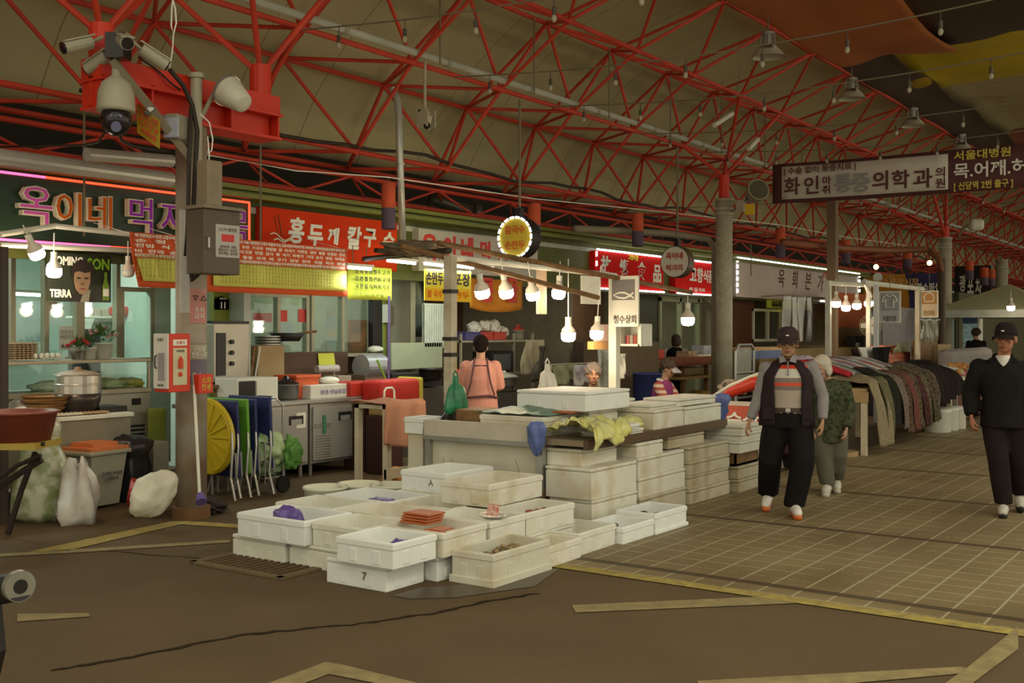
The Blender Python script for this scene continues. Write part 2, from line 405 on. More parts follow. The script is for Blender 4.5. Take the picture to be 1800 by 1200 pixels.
# grey conduit lying along the lower chord
g = thing('conduit_pipe', 'long pale grey conduit pipe lying along the red roof chord', 'pipe', (U0, 8.15, 4.8))
b = MB(); b.cyl((4, 8.17, 4.85), (52, 8.17, 4.85), .045, n=10); b.build('pipe', M('pale_conduit', (.42, .43, .36), .6, var=.25, scale=2), g, world=True)
for k in range(12): b = MB(); b.cyl((5+1.76*k, 8.17, 4.85), (5.06+1.76*k, 8.17, 4.85), .055, n=10); b.build('clamp', greyp, g, world=True)
b = MB()
pts = [V(6+.5*i, 9.07, 3.86+.045*math.sin(i*.8)+.02*math.sin(i*2.1)) for i in range(60)]
b.tube(pts, .022, 6); tag(b.build('electric_cable', cable, smooth=True), 'thick dark cable lying wavily along the lowest red roof chord', 'cable')
# ---- columns
def column(u, v, ztop, r, label, arms=True, sub=None):
    t = thing('column', label, 'column', (u, v, 0))
    b = MB(); b.cyl((0, 0, 0), (0, 0, ztop), r, n=20); b.build('shaft', colm, t, smooth=True)
    b = MB()
    for z in (ztop-.02, ztop-.18, ztop-.26): b.cyl((0, 0, z), (0, 0, z+.035), r+.018, n=20)
    b.build('collar', colm, t)
    if arms:
        b = MB(); b.cyl((0, 0, ztop), (0, 0, ztop+.42), r*.62, n=14); b.build('stub', redbeam, t)
        for du in (-.88, .88):
            for tv, tz in ((8.23-v, 4.75), (7.2-v, 5.47)):
                b = MB(); b.cyl((0, 0, ztop+.4), (du, tv, tz), .03, n=8); b.build('arm', red, t)
    return t
c2 = column(17.62, 7.87, 3.9, .145, 'pale round roof column behind the fish stall with red branching arms')
c3 = column(29.3, 7.0, 4.0, .15, 'pale round roof column below the right end of the white clinic banner', arms=False)
for dv, tz in ((1.23, 4.75), (.2, 5.47)):
    for du in (-.86, .9):
        b = MB(); b.cyl((0, 0, 4.0), (du, dv, tz), .04, n=8); b.build('arm', red, c3)
b = MB(); b.cyl((0, 0, 4.0), (0, 0, 4.3), .09, n=14); b.build('stub', redbeam, c3)
column(40.6, 7.85, 4.05, .2, 'farthest pale roof column at the right end of the street', arms=False)
# white tile pattern of tape lines round column 2
b = MB()
for k in range(9):
    z = 1.75+.17*k
    for s in (-1, 1):
        a0 = -2.6; pts = [V(.15*math.cos(a0+s*.0+q*.12*s), .15*math.sin(a0+q*.12*s), z+q*.17*.1) for q in range(9)]
        b.tube(pts, .004, 4)
b.build('tape_line', whitep, c2)
# concrete column 1 with the red H-beam on top
c1u, c1v = 6.3, 7.87
t = thing('concrete_column', 'weathered grey roof column wrapped in stickers at left, red H-beam on top', 'column', (c1u, c1v, 0)); col1 = t
conc = M('weathered_column', (.36, .33, .27), .7, scale=3, rgb2=(.22, .15, .09))
b = MB(); b.cyl((0, 0, 0), (0, 0, 3.44), .135, n=24); b.build('shaft', conc, t, smooth=True)
b = MB(); b.cyl((0, 0, 0), (0, 0, .1), .165, n=24); b.build('base_ring', M('rust', (.17, .085, .035), .8, scale=9), t)
b = MB(); L0, L1 = -1.0, .93
b.box(L0, L1, -.15, .15, 3.44, 3.465); b.box(L0, L1, -.13, .13, 3.68, 3.85); b.box(L0-.01, L1+.01, -.16, .16, 3.66, 3.685); b.box(L0, L1-.05, -.03, .03, 3.46, 3.70)
for x in (L0+.02, -.5, .35, L1-.02): b.box(x-.01, x+.01, -.13, .13, 3.46, 3.70)
b.build('h_beam', redbeam, t)
for x in (-.9, .8):
    b = MB(); b.cyl((x, 0, 3.85), (x, 0, 4.14), .1, n=14); b.build('stub', redbeam, t)
    for du in (-.88, .88):
        for tv, tz in ((.36, 4.75), (-.67, 5.47)):
            b = MB(); b.cyl((x, 0, 4.05), (x+du*.95, tv, tz), .028, n=8); b.build('arm', red, t)
# sticker strips on the column, each a flat part on its skin
def sticker(zc, h, w_, ang, m, nm='sticker', r=.14, par=t, n=8):
    b = MB(); aw = w_/r
    f = lambda a, bb: V(r*math.cos(ang-aw/2+aw*a), r*math.sin(ang-aw/2+aw*a), zc-h/2+h*bb)
    b.sheet(f, n, 1, .003); return b.build(nm, m, par)
angc = math.atan2(-c1v, -c1u)
sticker(1.86, .30, .17, angc+.5, M('pink_sticker', (.50, .22, .19), .6), 'notice_sticker')
sticker(1.36, .34, .2, angc+.55, M('dark_sticker', (.16, .14, .18), .6), 'address_sticker')
sticker(1.46, .13, .18, angc+.55, M('ochre_sticker', (.40, .36, .26), .6), 'parcel_sticker', r=.144)
sticker(2.25, .9, .1, angc-.45, M('grey_sticker', (.46, .45, .41), .6), 'tape_strip')
for bd, z, h in (('▽ △', 1.93, .05), ('서6', 1.24, .075), ('수산물\n전문시장', 1.46, .09), ('주차\n금지', 1.80, .10)):
    pos = V(c1u+.146*math.cos(angc+.5), c1v+.146*math.sin(angc+.5), z); rd = V(-math.sin(angc+.5), math.cos(angc+.5), 0)
    lettering('sticker_lettering', bd, paper if h > .06 else dark, t, pos, rd, h=h, ext=.003, maxw=.15)
# ================================================================== SHOP BUILDING
wallm = M('back_wall', (.17, .16, .12), .8)
mint = M('mint_wall', (.42, .50, .44), .6, var=.08)
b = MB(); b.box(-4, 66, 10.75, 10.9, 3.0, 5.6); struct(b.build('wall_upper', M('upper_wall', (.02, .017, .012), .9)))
b = MB(); b.box(-4, 66, 13.2, 13.3, 0, 3.2); struct(b.build('wall_back', mint))
b = MB(); b.box(-4, 66, 9.6, 13.3, 2.98, 3.05); struct(b.build('ceiling_shops', M('shop_ceiling', (.45, .46, .4), .8)))
b = MB(); b.box(64, 64.2, -14, 14, 0, 9); struct(b.build('wall_end', wallm))
# green fascia and cornice (between and above the sign boards)
b = MB(); b.box(-4, 31, 9.62, 9.7, 2.32, 3.22); struct(b.build('wall_fascia', greenp))
b = MB(); b.box(-4, 31, 9.38, 9.62, 3.12, 3.17); b.box(-4, 31, 9.42, 9.62, 3.21, 3.26); b.box(-4, 31, 9.5, 9.62, 3.17, 3.21); struct(b.build('trim_1', M('olive_trim', (.17, .19, .025), .4, var=.15)))
# ---- hanging fabric canopies over the street
def canopy(u0, u1, v0, v1, m, label, zt=6.45):
    b = MB()
    def f(a, t):
        u = u0+(u1-u0)*a; v = v0+(v1-v0)*t
        n_ = max(1, round((u1-u0)/3.6)); s = math.sin(math.pi*((a*n_) % 1 if a < 1 else 1))
        z = zt-.15*s+.04*math.sin(v*2.3+u)*(1-s)-.10*math.sin(math.pi*min(1, max(0, (6.3-v)/6))); q = min(1, max(0, (v-5.5)/.85)); q = q*q*(3-2*q)
        return (u, v, z+(6.25-.05*s-z)*q)
    b.sheet(f, 28, 16, .01); return tag(b.build('fabric_canopy', m, smooth=True), label, 'canopy', 'fabric canopies over the street')
fo = M('canopy_rust', (.42, .13, .03), .75, var=.2, scale=.8); fb = M('canopy_black', (.06, .035, .022), .8); fy = M('canopy_yellow', (.55, .42, .02), .7, var=.2, scale=.8); ft = M('canopy_khaki', (.42, .36, .2), .8)
canopy(5, 19.3, 4.4, 6.35, fo, 'rust orange fabric canopy sheet along the roof edge at upper right')
canopy(5, 19.3, -1, 4.6, fb, 'black fabric canopy sheet at the top right corner beside the rust sheet', 6.56)
canopy(18.6, 36, 5.5, 6.35, fb, 'black fabric canopy strip along the roof edge above the clinic banner', 6.58)
canopy(17.6, 23.3, -1, 5.9, fy, 'yellow fabric canopy sheet behind the rust sheet', 6.70)
canopy(21.6, 30, -1, 5.9, ft, 'khaki fabric canopy sheet beyond the yellow one', 6.84)
canopy(28, 62, -1, 6.35, M('canopy_brown', (.25, .07, .03), .8), 'dark red brown fabric canopy sheet farthest down the street', 6.98)
# ---- string lights across the street
bulbg = M('dead_bulb', (.33, .31, .22), .2, var=0); sock = M('bulb_socket', (.06, .045, .03), .5, var=0)
def string_light(u, n, label, z0=4.72, z1=4.75, v1=.5):
    t = thing('string_light', label, 'string light', (u, 8.2, z0), group='string lights across the street')
    f = lambda q: V(u+.02*math.sin(q*9), 8.2+(v1-8.2)*q, z0+(z1-z0)*q-.22*math.sin(math.pi*min(1, q*1.0)))
    b = MB(); b.tube([f(i/24) for i in range(25)], .009, 5); b.build('wire', wire_m, t, world=True)
    for i in range(n):
        p = f((i+.6)/n)
        b = MB(); b.cyl(p, p-V(0, 0, .1), .005, n=5); b.cyl(p-V(0, 0, .09), p-V(0, 0, .16), .02, n=8); s = b.build('socket', sock, t, world=True)
        b = MB(); b.ell(p-V(0, 0, .19), (.024, .024, .036), n=8); b.build('bulb', bulbg, s, world=True)
OR = ['nearest', 'second', 'third', 'fourth', 'fifth', 'sixth', 'seventh', 'eighth', 'ninth', 'tenth', 'eleventh', 'twelfth']
for i in range(9): string_light(7.95+2.35*i+(.2 if i % 2 else 0), 9, f'{OR[i]} dark string light wire with unlit bulbs across the street, counted from the front')
for i in range(10):   # thin hanger rods from the roof
    u = 9.9+1.95*i; b = MB(); b.cyl((u, 7.95, 4.72), (u, 7.95, 5.72), .012, n=6); tag(b.build('hanger_rod', wire_m), f'{OR[i]} thin grey hanger rod hanging from the roof above the conduit, counted from the left', 'rod', 'hanger rods')
# ================================================================== SIGNS ON THE FASCIA
X1 = V(1, 0, 0); XP = V(0, -1, 0)   # reading directions: along the shops / across the street
def uat(x, v=9.5): return P(x, 580, v=v).x
def zat(x, y, v=9.5): return P(x, y, v=v).z
darkgreen = M('dark_green_board', (.012, .035, .016), .45, var=.1)
cream = M('cream_edge', (.75, .70, .52), .5, var=0); violet = M('violet_letter', (.30, .04, .46), .9, var=0); pinkl = M('pink_violet_letter', (.58, .10, .42), .9, var=0); orange = M('orange_letter', (.55, .11, .012), .9, var=0)
neon_p = M('pink_neon', (1, .12, .30), var=0, emit=2.2); neon_r = M('red_neon', (1, .06, .02), var=0, emit=2.6)
s1 = thing('shop_sign', 'dark green shop sign edged with pink red neon, raised violet and orange letters', 'shop sign', (6, 9.55, 2.4))
u0, u1 = 2.6, uat(441); zt, zb = 3.08, 2.47
b = MB(); b.box(u0, u1, 9.5, 9.62, zb-.06, zt+.05); b.build('board', darkgreen, s1, world=True)
for (a, c, m) in (((u0, zt), (5.9, zt), neon_p), ((5.9, zt), (u1-.05, zt), neon_r), ((u1-.05, zt), (u1-.05, zb), neon_r), ((u0, zb), (5.2, zb), neon_r), ((5.2, zb), (6.6, zb), neon_p), ((6.6, zb), (u1-.05, zb), neon_r)):
    b = MB(); b.cyl((a[0], 9.47, a[1]), (c[0], 9.47, c[1]), .012, n=6); b.build('neon_tube', m, s1, world=True)
for ch, x, y, h, m in (('옥', 63, 361, .345, pinkl), ('이', 120, 369, .335, orange), ('네', 175, 374, .325, orange), ('먹', 247, 379, .35, violet), ('자', 305, 384, .34, violet), ('골', 366, 391, .34, violet), ('목', 415, 397, .34, violet)):
    p = P(x, y, v=9.44)
    lettering('letter_body', ch, cream, s1, (p.x, 9.5, p.z), X1, h=h+.02, bold=.022, ext=.07, maxw=.40)
    lettering('letter_face', ch, m, s1, (p.x, 9.43, p.z), X1, h=(h+.02)*.935, bold=.0, ext=.008, maxw=.365)
s2 = thing('shop_sign', 'red shop sign with white brush letters and a small noodle bowl drawing', 'shop sign', (9.8, 9.55, 2.5))
redb = M('red_board', (.60, .045, .012), .9, var=.12, scale=2); white = M('white_letter', (.72, .76, .68), .5, var=0)
b = MB(); b.box(uat(461), uat(698), 9.5, 9.62, 2.42, 3.06); b.build('board', redb, s2, world=True)
for ch, x, y, h in (('홍', 521, 405, .31), ('두', 554, 415, .28), ('깨', 586, 415, .21), ('칼', 623, 418, .29), ('구', 650, 418, .24), ('수', 683, 424, .24)):
    p = P(x, y, v=9.5); lettering('letter', ch, white, s2, (p.x, 9.5, p.z), X1, h=h, bold=.035, ext=.006, maxw=.26, shear=.15)
b = MB()
p = P(493, 418, v=9.49)
b.tube([p+V(-.16+.05*i, 0, .03-.006*i+.03*math.sin(i*1.1)) for i in range(8)], .009, 5); b.tube([p+V(-.1+.05*i, 0, -.03+.02*math.sin(i*1.6)) for i in range(7)], .011, 5)
b.build('noodle_drawing', cream, s2, world=True)
b = MB(); b.cyl(p+V(-.02, 0, .02), p+V(-.09, 0, .26), .006, n=5); b.cyl(p+V(.03, 0, .02), p+V(-.03, 0, .27), .006, n=5); b.build('chopsticks_drawing', M('brown_paint', (.25, .08, .02), .6, var=0), s2, world=True)
s3 = thing('shop_sign', 'off white shop sign with red block letters behind the stall beams', 'shop sign', (12.7, 9.55, 2.5))
b = MB(); b.box(uat(736), uat(945), 9.5, 9.62, 2.45, 3.02); b.build('board', M('offwhite_board', (.50, .46, .40), .6, var=.1), s3, world=True)
redl = M('red_letter', (.55, .03, .025), .5, var=0)
for ch, x, y, h in (('옥', 755, 434, .42), ('이', 790, 436, .40), ('네', 821, 438, .40), ('먹', 853, 442, .36), ('거', 884, 446, .34), ('리', 912, 450, .34)):
    p = P(x, y, v=9.5); lettering('letter', ch, redl, s3, (p.x, 9.5, p.z), X1, h=h*.86, bold=.04, ext=.006, maxw=.36)
def led_row(parent, pts, step, r=.016, name='led'):
    rest = MB()
    for a, c in zip(pts, pts[1:]):
        a, c = Vector(a), Vector(c); n = max(1, int((c-a).length/step))
        me = None
        for i in range(n):
            p = a+(c-a)*((i+.5)/n); d = (c-a).normalized()*(step*.32)
            if parent.get('n_led', 0) < 100:
                b = MB(); b.cyl(p-d, p+d, r, n=6); b.build('led', ledw, parent, world=True); parent['n_led'] = parent.get('n_led', 0)+1
            else: rest.cyl(p-d, p+d, r, n=6)
    if len(rest.bm.verts): o = rest.build('led', ledw, parent, world=True); o['kind'] = 'stuff'
s4 = thing('shop_sign', 'red shop sign with white ideograms, yellow small letters and dotted light border', 'shop sign', (18, 9.55, 2.4))
ua, ub = uat(1046), uat(1166); uc = uat(1187); ud = uat(1253)
b = MB(); b.box(ua, ub, 9.5, 9.62, 2.36, 3.0); b.box(uc, ud, 9.5, 9.62, 2.36, 3.0); b.build('board', M('bright_red_board', (.64, .018, .016), .9, var=.1), s4, world=True)
for ch, x, y, h, m in (('故', 1066, 466, .33, white), ('鄕', 1098, 472, .33, white), ('食', 1129, 476, .33, white), ('品', 1156, 481, .33, white), ('고', 1219, 482, .26, white), ('향', 1231, 484, .30, white), ('식품', 1246, 486, .26, white)):
    p = P(x, y, v=9.49); lettering('letter', ch, m, s4, (p.x, 9.5, p.z), X1, h=h, bold=.03, ext=.006, maxw=.62)
p = P(1114, 453, v=9.49); lettering('small_lettering', '고향식품', M('yellow_letter', (.75, .6, .03), .5, var=0), s4, (p.x, 9.5, p.z), X1, h=.1, bold=.03)
p = P(1226, 509, v=9.49); lettering('small_lettering', '반찬 · 젓갈 · 떡 도매', white, s4, (p.x, 9.5, p.z), X1, h=.08, bold=.02, maxw=1.7)
led_row(s4, [(ua, 9.47, 2.7), (ua, 9.47, 3.02), (ub, 9.47, 3.02)], .13); led_row(s4, [(uc, 9.47, 3.02), (ud, 9.47, 3.02)], .1); led_row(s4, [(ua, 9.47, 2.36), (ub, 9.47, 2.36)], .13); led_row(s4, [(uc, 9.47, 2.36), (ud, 9.47, 2.36)], .13)
s5 = thing('shop_sign', 'long pale shop sign with brown brush letters and a bright light strip border', 'shop sign', (26, 9.55, 2.4))
ue, uf = uat(1294), uat(1509)
b = MB(); b.box(ue, uf, 9.5, 9.62, 2.36, 3.2); b.build('board', M('pale_pink_board', (.52, .44, .40), .6, var=.1), s5, world=True)
for ch, x, y in (('육', 1374, 489), ('회', 1398, 491), ('본', 1421, 494), ('가', 1443, 497)):
    p = P(x, y, v=9.49); lettering('letter', ch, M('brown_letter', (.07, .03, .015), .6, var=0), s5, (p.x, 9.5, p.z), X1, h=.42, bold=.01, ext=.006, shear=.2)
p = P(1451, 482, v=9.49); lettering('small_lettering', '본점', redl, s5, (p.x, 9.5, p.z), X1, h=.16, bold=.02)
led_row(s5, [(ue, 9.47, 2.42), (ue, 9.47, 3.2), (uf, 9.47, 3.2), (uf, 9.47, 2.4)], .12, .022); led_row(s5, [(uat(1440), 9.47, 2.38), (uf, 9.47, 2.38)], .12, .022)
# round hanging signs
def round_sign(c, r, face, rim, label, lines, lm, led=False, rod_top=4.7, rodm=wire_m):
    t = thing('round_sign', label, 'round sign', c)
    b = MB(); b.cyl((-.0, 0, 0), (.2, 0, 0), r, n=32); b.build('drum', rim, t)
    b = MB(); b.cyl((-.012, 0, 0), (.0, 0, 0), r*.94, n=32); b.build('face', face, t)
    for i, (tx, dz) in enumerate(lines): lettering('lettering', tx, lm, t, V(*c)+V(-.012, 0, dz), XP, h=r*.42, bold=.03, ext=.006, maxw=r*1.45)
    b = MB(); b.cyl((.1, 0, r), (.1, 0, rod_top-c[2]), .018, n=8); b.build('hanging_rod', rodm, t)
    b = MB(); b.box(.05, .15, -.04, .04, r-.02, r+.12); b.build('bracket', black, t)
    if led:
        for k in range(18):
            a = 2*math.pi*k/18; b = MB(); d = V(0, -math.sin(a), math.cos(a))*.03; p = V(-.02, r*.97*math.cos(a), r*.97*math.sin(a))
            b.cyl(p-d, p+d, .014, n=6); b.build('led', ledw, t)
    return t
pr = P(906, 417, v=8.23); round_sign(pr, .27, M('yellow_face', (.55, .42, .05), .5, var=.1), black, 'round yellow hanging sign ringed with lights above the white letter sign', [('칼국수', .1), ('손만두', -.1)], M('ochre_red', (.5, .12, .02), .5, var=0), True)
pr = P(1186, 460, v=8.23); round_sign(pr, .265, M('white_face', (.66, .64, .56), .5, var=.05), M('brown_drum', (.1, .06, .03), .5), 'round white hanging sign with red letters left of the middle column', [('옥이네', .1), ('먹거리', -.1)], M('red_brown_letter', (.42, .05, .03), .5, var=0))
# ---- cloth menu banners
banner_o = M('banner_orange', (.62, .10, .025), .8, var=.08); banner_y = M('banner_yellow', (.62, .60, .13), .8, var=.06); green_ink = M('green_ink', (.30, .33, .06), .8, var=0)
SY_ = '가나다라마바사아자차카타파하고노도로모보소오조초코토호구누두루무부수우주추'
def rnd(n): return ''.join(random.choice('국수만두순대칼김밥떡볶이튀김라면우동냉면비빔고기정식전부침') for _ in range(n))
def menu_banner(ux0, ux1, v, z0, z1, label, lean=0):
    t = thing('menu_banner', label, 'menu banner', ((ux0+ux1)/2, v, z0))
    b = MB()
    b.sheet(lambda a, c: (ux0+(ux1-ux0)*a+lean*(1-c)*(1-a), v+.015*math.sin(a*14)+.02*math.sin(c*3), z0+(z1-z0)*c), 24, 6, .004); b.build('cloth', banner_o, t, world=True, smooth=True)
    zm = z0+(z1-z0)*.53; b = MB()
    b.sheet(lambda a, c: (ux0+.07+(ux1-ux0-.12)*a+lean*(1-c)*(1-a)*.7, v-.008+.015*math.sin((.03+a*.95)*14)-.02, z0+.06+(zm-z0-.06)*c), 24, 4, .003); b.build('price_field', banner_y, t, world=True, smooth=True)
    n = int((ux1-ux0)/.042); w_ = ux1-ux0
    for q, fz in enumerate((.94, .85, .76, .66, .58)):
        o = lettering('menu_lettering', rnd(n) if q in (0, 4) else '  '.join(rnd(random.choice((2, 3, 1))) for _ in range(n//4)), white, t, ((ux0+ux1)/2, v-.035, z0+(z1-z0)*fz), X1, h=.036, w=w_*.9, ext=.003, bold=.02); o['kind'] = 'stuff'
    for q in range(6):
        o = lettering('price_lettering', ' '.join(random.choice(('0', '0', '5', '3', '8')) for _ in range(int(n*.8))), green_ink, t, ((ux0+ux1)/2, v-.042, z0+.11+q*.037), X1, h=.032, w=w_*.85, ext=.002, bold=-.005); o['kind'] = 'stuff'
    for x in (ux0+.02, ux1-.02): b = MB(); b.cyl((x, v, z1-.02), (x, 9.5, z1+.12), .004, n=5); b.build('tie_cord', paper, t, world=True)
menu_banner(uat(363, 8.9), uat(613, 8.9), 8.9, 2.04, 2.6, 'long orange and yellow menu banner right of the weathered column')
menu_banner(uat(228, 8.9), uat(325, 8.9), 8.9, 2.06, 2.58, 'short orange and yellow menu banner hanging left of the weathered column', lean=.1)
t = thing('menu_banner', 'plain yellow menu banner with dark columns of letters beside the long orange one', 'menu banner', (uat(650, 9.1), 9.1, 2.0))
b = MB(); b.sheet(lambda a, c: (uat(611, 9.1)+(uat(690, 9.1)-uat(611, 9.1))*a, 9.1+.02*math.sin(a*7), 2.02+.4*c), 12, 4, .004); b.build('cloth', M('lime_banner', (.50, .55, .05), .8, var=.08), t, world=True, smooth=True)
for q in range(4): o = lettering('menu_lettering', ' '.join(rnd(1) for _ in range(8)), dark if q < 3 else green_ink, t, (uat(651, 9.1), 9.06, 2.36-.09*q), X1, h=.06, w=.62, ext=.003, bold=.02); o['kind'] = 'stuff'
# yellow hand-dumpling banners behind the white post
bl = M('navy_ink', (.03, .02, .06), .7, var=0)
for (xa, xb, ya, yb, v, tx, lab) in ((746, 781, 472, 528, 8.72, ('손만두', '물 국수'), 'small yellow hand dumpling banner left of the stall post'), (795, 828, 475, 530, 8.72, ('포장', '만두'), 'small yellow takeaway banner right of the stall post')):
    t = thing('yellow_banner', lab, 'banner', P((xa+xb)/2, yb, v=v)); a0, a1 = uat(xa, v), uat(xb, v); z1, z0 = zat(xa, ya, v), zat(xa, yb, v)
    b = MB(); b.box(a0, a1, v, v+.006, z0, z1); b.build('cloth', M('lemon_cloth', (.66, .60, .06), .8, var=.06), t, world=True)
    b = MB(); b.box(a0, a1, v-.003, v, z0, z0+(z1-z0)*.42); b.build('lower_field', M('amber_cloth', (.68, .45, .02), .8, var=.06), t, world=True)
    for u in (a0+.02, a1-.02): b = MB(); b.cyl((u, v, z1), (u, 8.75, 2.62), .004, n=5); b.build('tie_cord', paper, t, world=True)
    lettering('lettering', tx[0], bl, t, ((a0+a1)/2, v-.004, z0+(z1-z0)*.72), X1, h=.17, w=(a1-a0)*.86, bold=.02, ext=.003)
    lettering('lettering', tx[1], orange, t, ((a0+a1)/2, v-.006, z0+(z1-z0)*.22), X1, h=.09, w=(a1-a0)*.75, bold=.02, ext=.003)
t = thing('noodle_banner', 'orange banner with big red outlined letters hanging behind the row of lit bulbs', 'banner', P(875, 540, v=9.44))
a0, a1 = uat(826, 9.44), uat(917, 9.44)
b = MB(); b.sheet(lambda a, c: (a0+(a1-a0)*a, 9.44+.05*math.sin(a*6), zat(826, 540, 9.44)+.42*c-.06*math.sin(a*3.1)*(1-c)), 16, 5, .004); b.build('cloth', M('orange_banner', (.60, .22, .02), .8), t, world=True, smooth=True)
for ch, x in (('콩', 857), ('물', 900)): p = P(x, 510, v=9.37); lettering('letter', ch, redl, t, (p.x, 9.37, p.z+.0), X1, h=.36, w=.31, bold=.03, ext=.004)
# poster of a man on the left shop
t = thing('poster', 'dark green bottle poster with a young man in suit under the left shop sign', 'poster', P(138, 530, v=9.3))
a0, a1 = uat(83, 9.3), uat(195, 9.3); z0, z1 = zat(83, 529, 9.3), zat(83, 443, 9.3); W_ = a1-a0; H_ = z1-z0
b = MB(); b.box(a0, a1, 9.3, 9.31, z0, z1); b.build('sheet', M('poster_green', (.018, .03, .012), .4, rgb2=(.01, .012, .008), scale=2), t, world=True)
skin_p = M('poster_skin', (.30, .19, .11), .5, var=.3, scale=7)
def disc(b, c, rx, rz, y, n=20, d=.004):
    b.ramp([(0, 0)]*0 or [(c[0]+rx*math.cos(2*math.pi*k/n), c[1]+rz*math.sin(2*math.pi*k/n)) for k in range(n)], 0, d)
def flat(name, pts, y, m, th=.003):
    b = MB(); n = len(pts); A = [b.bm.verts.new((p[0], y, p[1])) for p in pts]; B = [b.bm.verts.new((p[0], y-th, p[1])) for p in pts]
    b.bm.faces.new(A); b.bm.faces.new(B[::-1])
    for k in range(n): b.bm.faces.new((A[k], A[(k+1) % n], B[(k+1) % n], B[k]))
    return b.build(name, m, t, world=True)
def el(cx, cz, rx, rz, n=22): return [(cx+rx*math.cos(2*math.pi*k/n), cz+rz*math.sin(2*math.pi*k/n)) for k in range(n)]
fx, fz = a0+W_*.53, z0+H_*.42
flat('suit_print', [(fx-.14, z0), (fx-.10, z0+.07), (fx, z0+.11), (fx+.12, z0+.08), (fx+.15, z0)], 9.3, M('poster_black', (.02, .015, .012), .5, var=0))
flat('collar_print', [(fx-.02, z0), (fx+.02, z0+.1), (fx+.09, z0+.12), (fx+.07, z0)], 9.297, M('poster_grey', (.25, .23, .17), .5, var=0))
flat('face_print', [(fx-.085, fz+.12), (fx-.088, fz), (fx-.07, fz-.07), (fx-.03, fz-.115), (fx+.02, fz-.12), (fx+.06, fz-.08), (fx+.085, fz), (fx+.09, fz+.12)], 9.294, skin_p)
flat('hair_print', [(fx-.11, fz+.03), (fx-.08, fz+.09), (fx-.03, fz+.1), (fx+.03, fz+.085), (fx+.09, fz+.10), (fx+.12, fz+.05), (fx+.12, fz+.16), (fx+.05, fz+.2), (fx-.06, fz+.2), (fx-.11, fz+.14)], 9.29, M('poster_hair', (.02, .012, .008), .5, var=0))
for dx in (-.04, .04): flat('eye_print', el(fx+dx, fz+.035, .022, .008), 9.29, M('poster_hair', (.02, .012, .008)))
flat('nose_print', el(fx, fz-.02, .018, .012), 9.29, M('poster_shade', (.16, .08, .05), .5, var=0)); flat('mouth_print', el(fx+.002, fz-.065, .03, .008), 9.29, M('poster_lip', (.2, .06, .05), .5, var=0))
bx_ = a1-.06; flat('bottle_print', [(bx_-.035, z0+.02), (bx_-.035, z0+.16), (bx_-.014, z0+.22), (bx_-.014, z0+.29), (bx_+.014, z0+.29), (bx_+.014, z0+.22), (bx_+.035, z0+.16), (bx_+.035, z0+.02)], 9.297, M('poster_lime', (.14, .25, .02), .4, var=0))
flat('bottle_label_print', [(bx_-.03, z0+.06), (bx_-.03, z0+.13), (bx_+.03, z0+.13), (bx_+.03, z0+.06)], 9.293, paper)
lettering('headline', 'COMING', paper, t, (a0+W_*.29, 9.297, z1-.07), X1, h=.085, w=W_*.5, bold=.03, ext=.003)
lettering('headline', 'SON', M('poster_lime2', (.16, .33, .02), .5, var=0), t, (a0+W_*.79, 9.297, z1-.085), X1, h=.11, w=W_*.36, bold=.03, ext=.003)
lettering('brand_lettering', 'TERRA', paper, t, (a0+W_*.2, 9.297, z0+.075), X1, h=.075, w=W_*.33, bold=.035, ext=.003)
# ---- clinic banner across the street
t = thing('clinic_banner', 'long white and maroon clinic banner stretched across the street under the roof', 'banner', P(1357, 358, u=18))
A = P(1358, 289, u=18); Bq = P(1358, 358, u=18); zt, zb = A.z, Bq.z; va = A.y; vb = 1.9; vm = P(1668, 300, u=18).y
maroon = M('maroon_cloth', (.10, .035, .035), .7, var=.1); bwhite = M('banner_white', (.60, .58, .50), .7, var=.07)
b = MB(); b.sheet(lambda a, c: (18+.03*math.sin(a*9), va+(vb-va)*a, zb+(zt-zb)*c-.03*math.sin(math.pi*a)), 20, 3, .006); b.build('cloth', maroon, t, world=True, smooth=True)
b = MB(); b.sheet(lambda a, c: (17.975+.03*math.sin(a*9*(va-vm)/(va-vb)+.3), va-.17+(vm-va+.17)*a, zb+.06+(zt-zb-.12)*c-.03*math.sin(math.pi*a*.55)), 16, 3, .003); b.build('white_field', bwhite, t, world=True, smooth=True)
mar = M('maroon_letter', (.10, .03, .03), .7, var=0); gry = M('grey_letter', (.27, .26, .27), .7, var=0); yl = M('yellow_print', (.60, .50, .08), .7, var=0)
for ch, x, y, hh, m in (('| 수술 없이 통증치료 |', 1440, 297, .14, mar), ('화', 1392, 327, .30, mar), ('인', 1426, 325, .30, mar), ('마\n취', 1453, 325, .30, mar), ('통', 1481, 322, .31, gry), ('증', 1513, 321, .31, gry), ('의', 1547, 317, .31, mar), ('학', 1583, 315, .30, mar), ('과', 1622, 313, .31, mar), ('의\n원', 1653, 312, .33, mar),
                        ('서울대병원', 1726, 270, .145, yl), ('목.어깨.허리', 1754, 295, .24, paper), ('[ 신당역 2번 출구 ]', 1728, 325, .145, yl)):
    p = P(x, y, u=17.93); wd = {'| 수술 없이 통증치료 |': 1.22, '서울대병원': .82, '[ 신당역 2번 출구 ]': .85, '목.어깨.허리': 1.28}.get(ch)
    lettering('lettering', ch, m, t, p, XP, w=wd or (None if '\n' not in ch else .15), h=hh, bold=.02, ext=.004, up=(0, 0, 1))
for q, nm in ((0, 'cord'), (1, 'cord')):
    b = MB(); z = zt if q else zb; b.cyl((18, va, z), (18.1, 9.0, z+.05), .006, n=5); b.build('cord', wire_m, t, world=True)
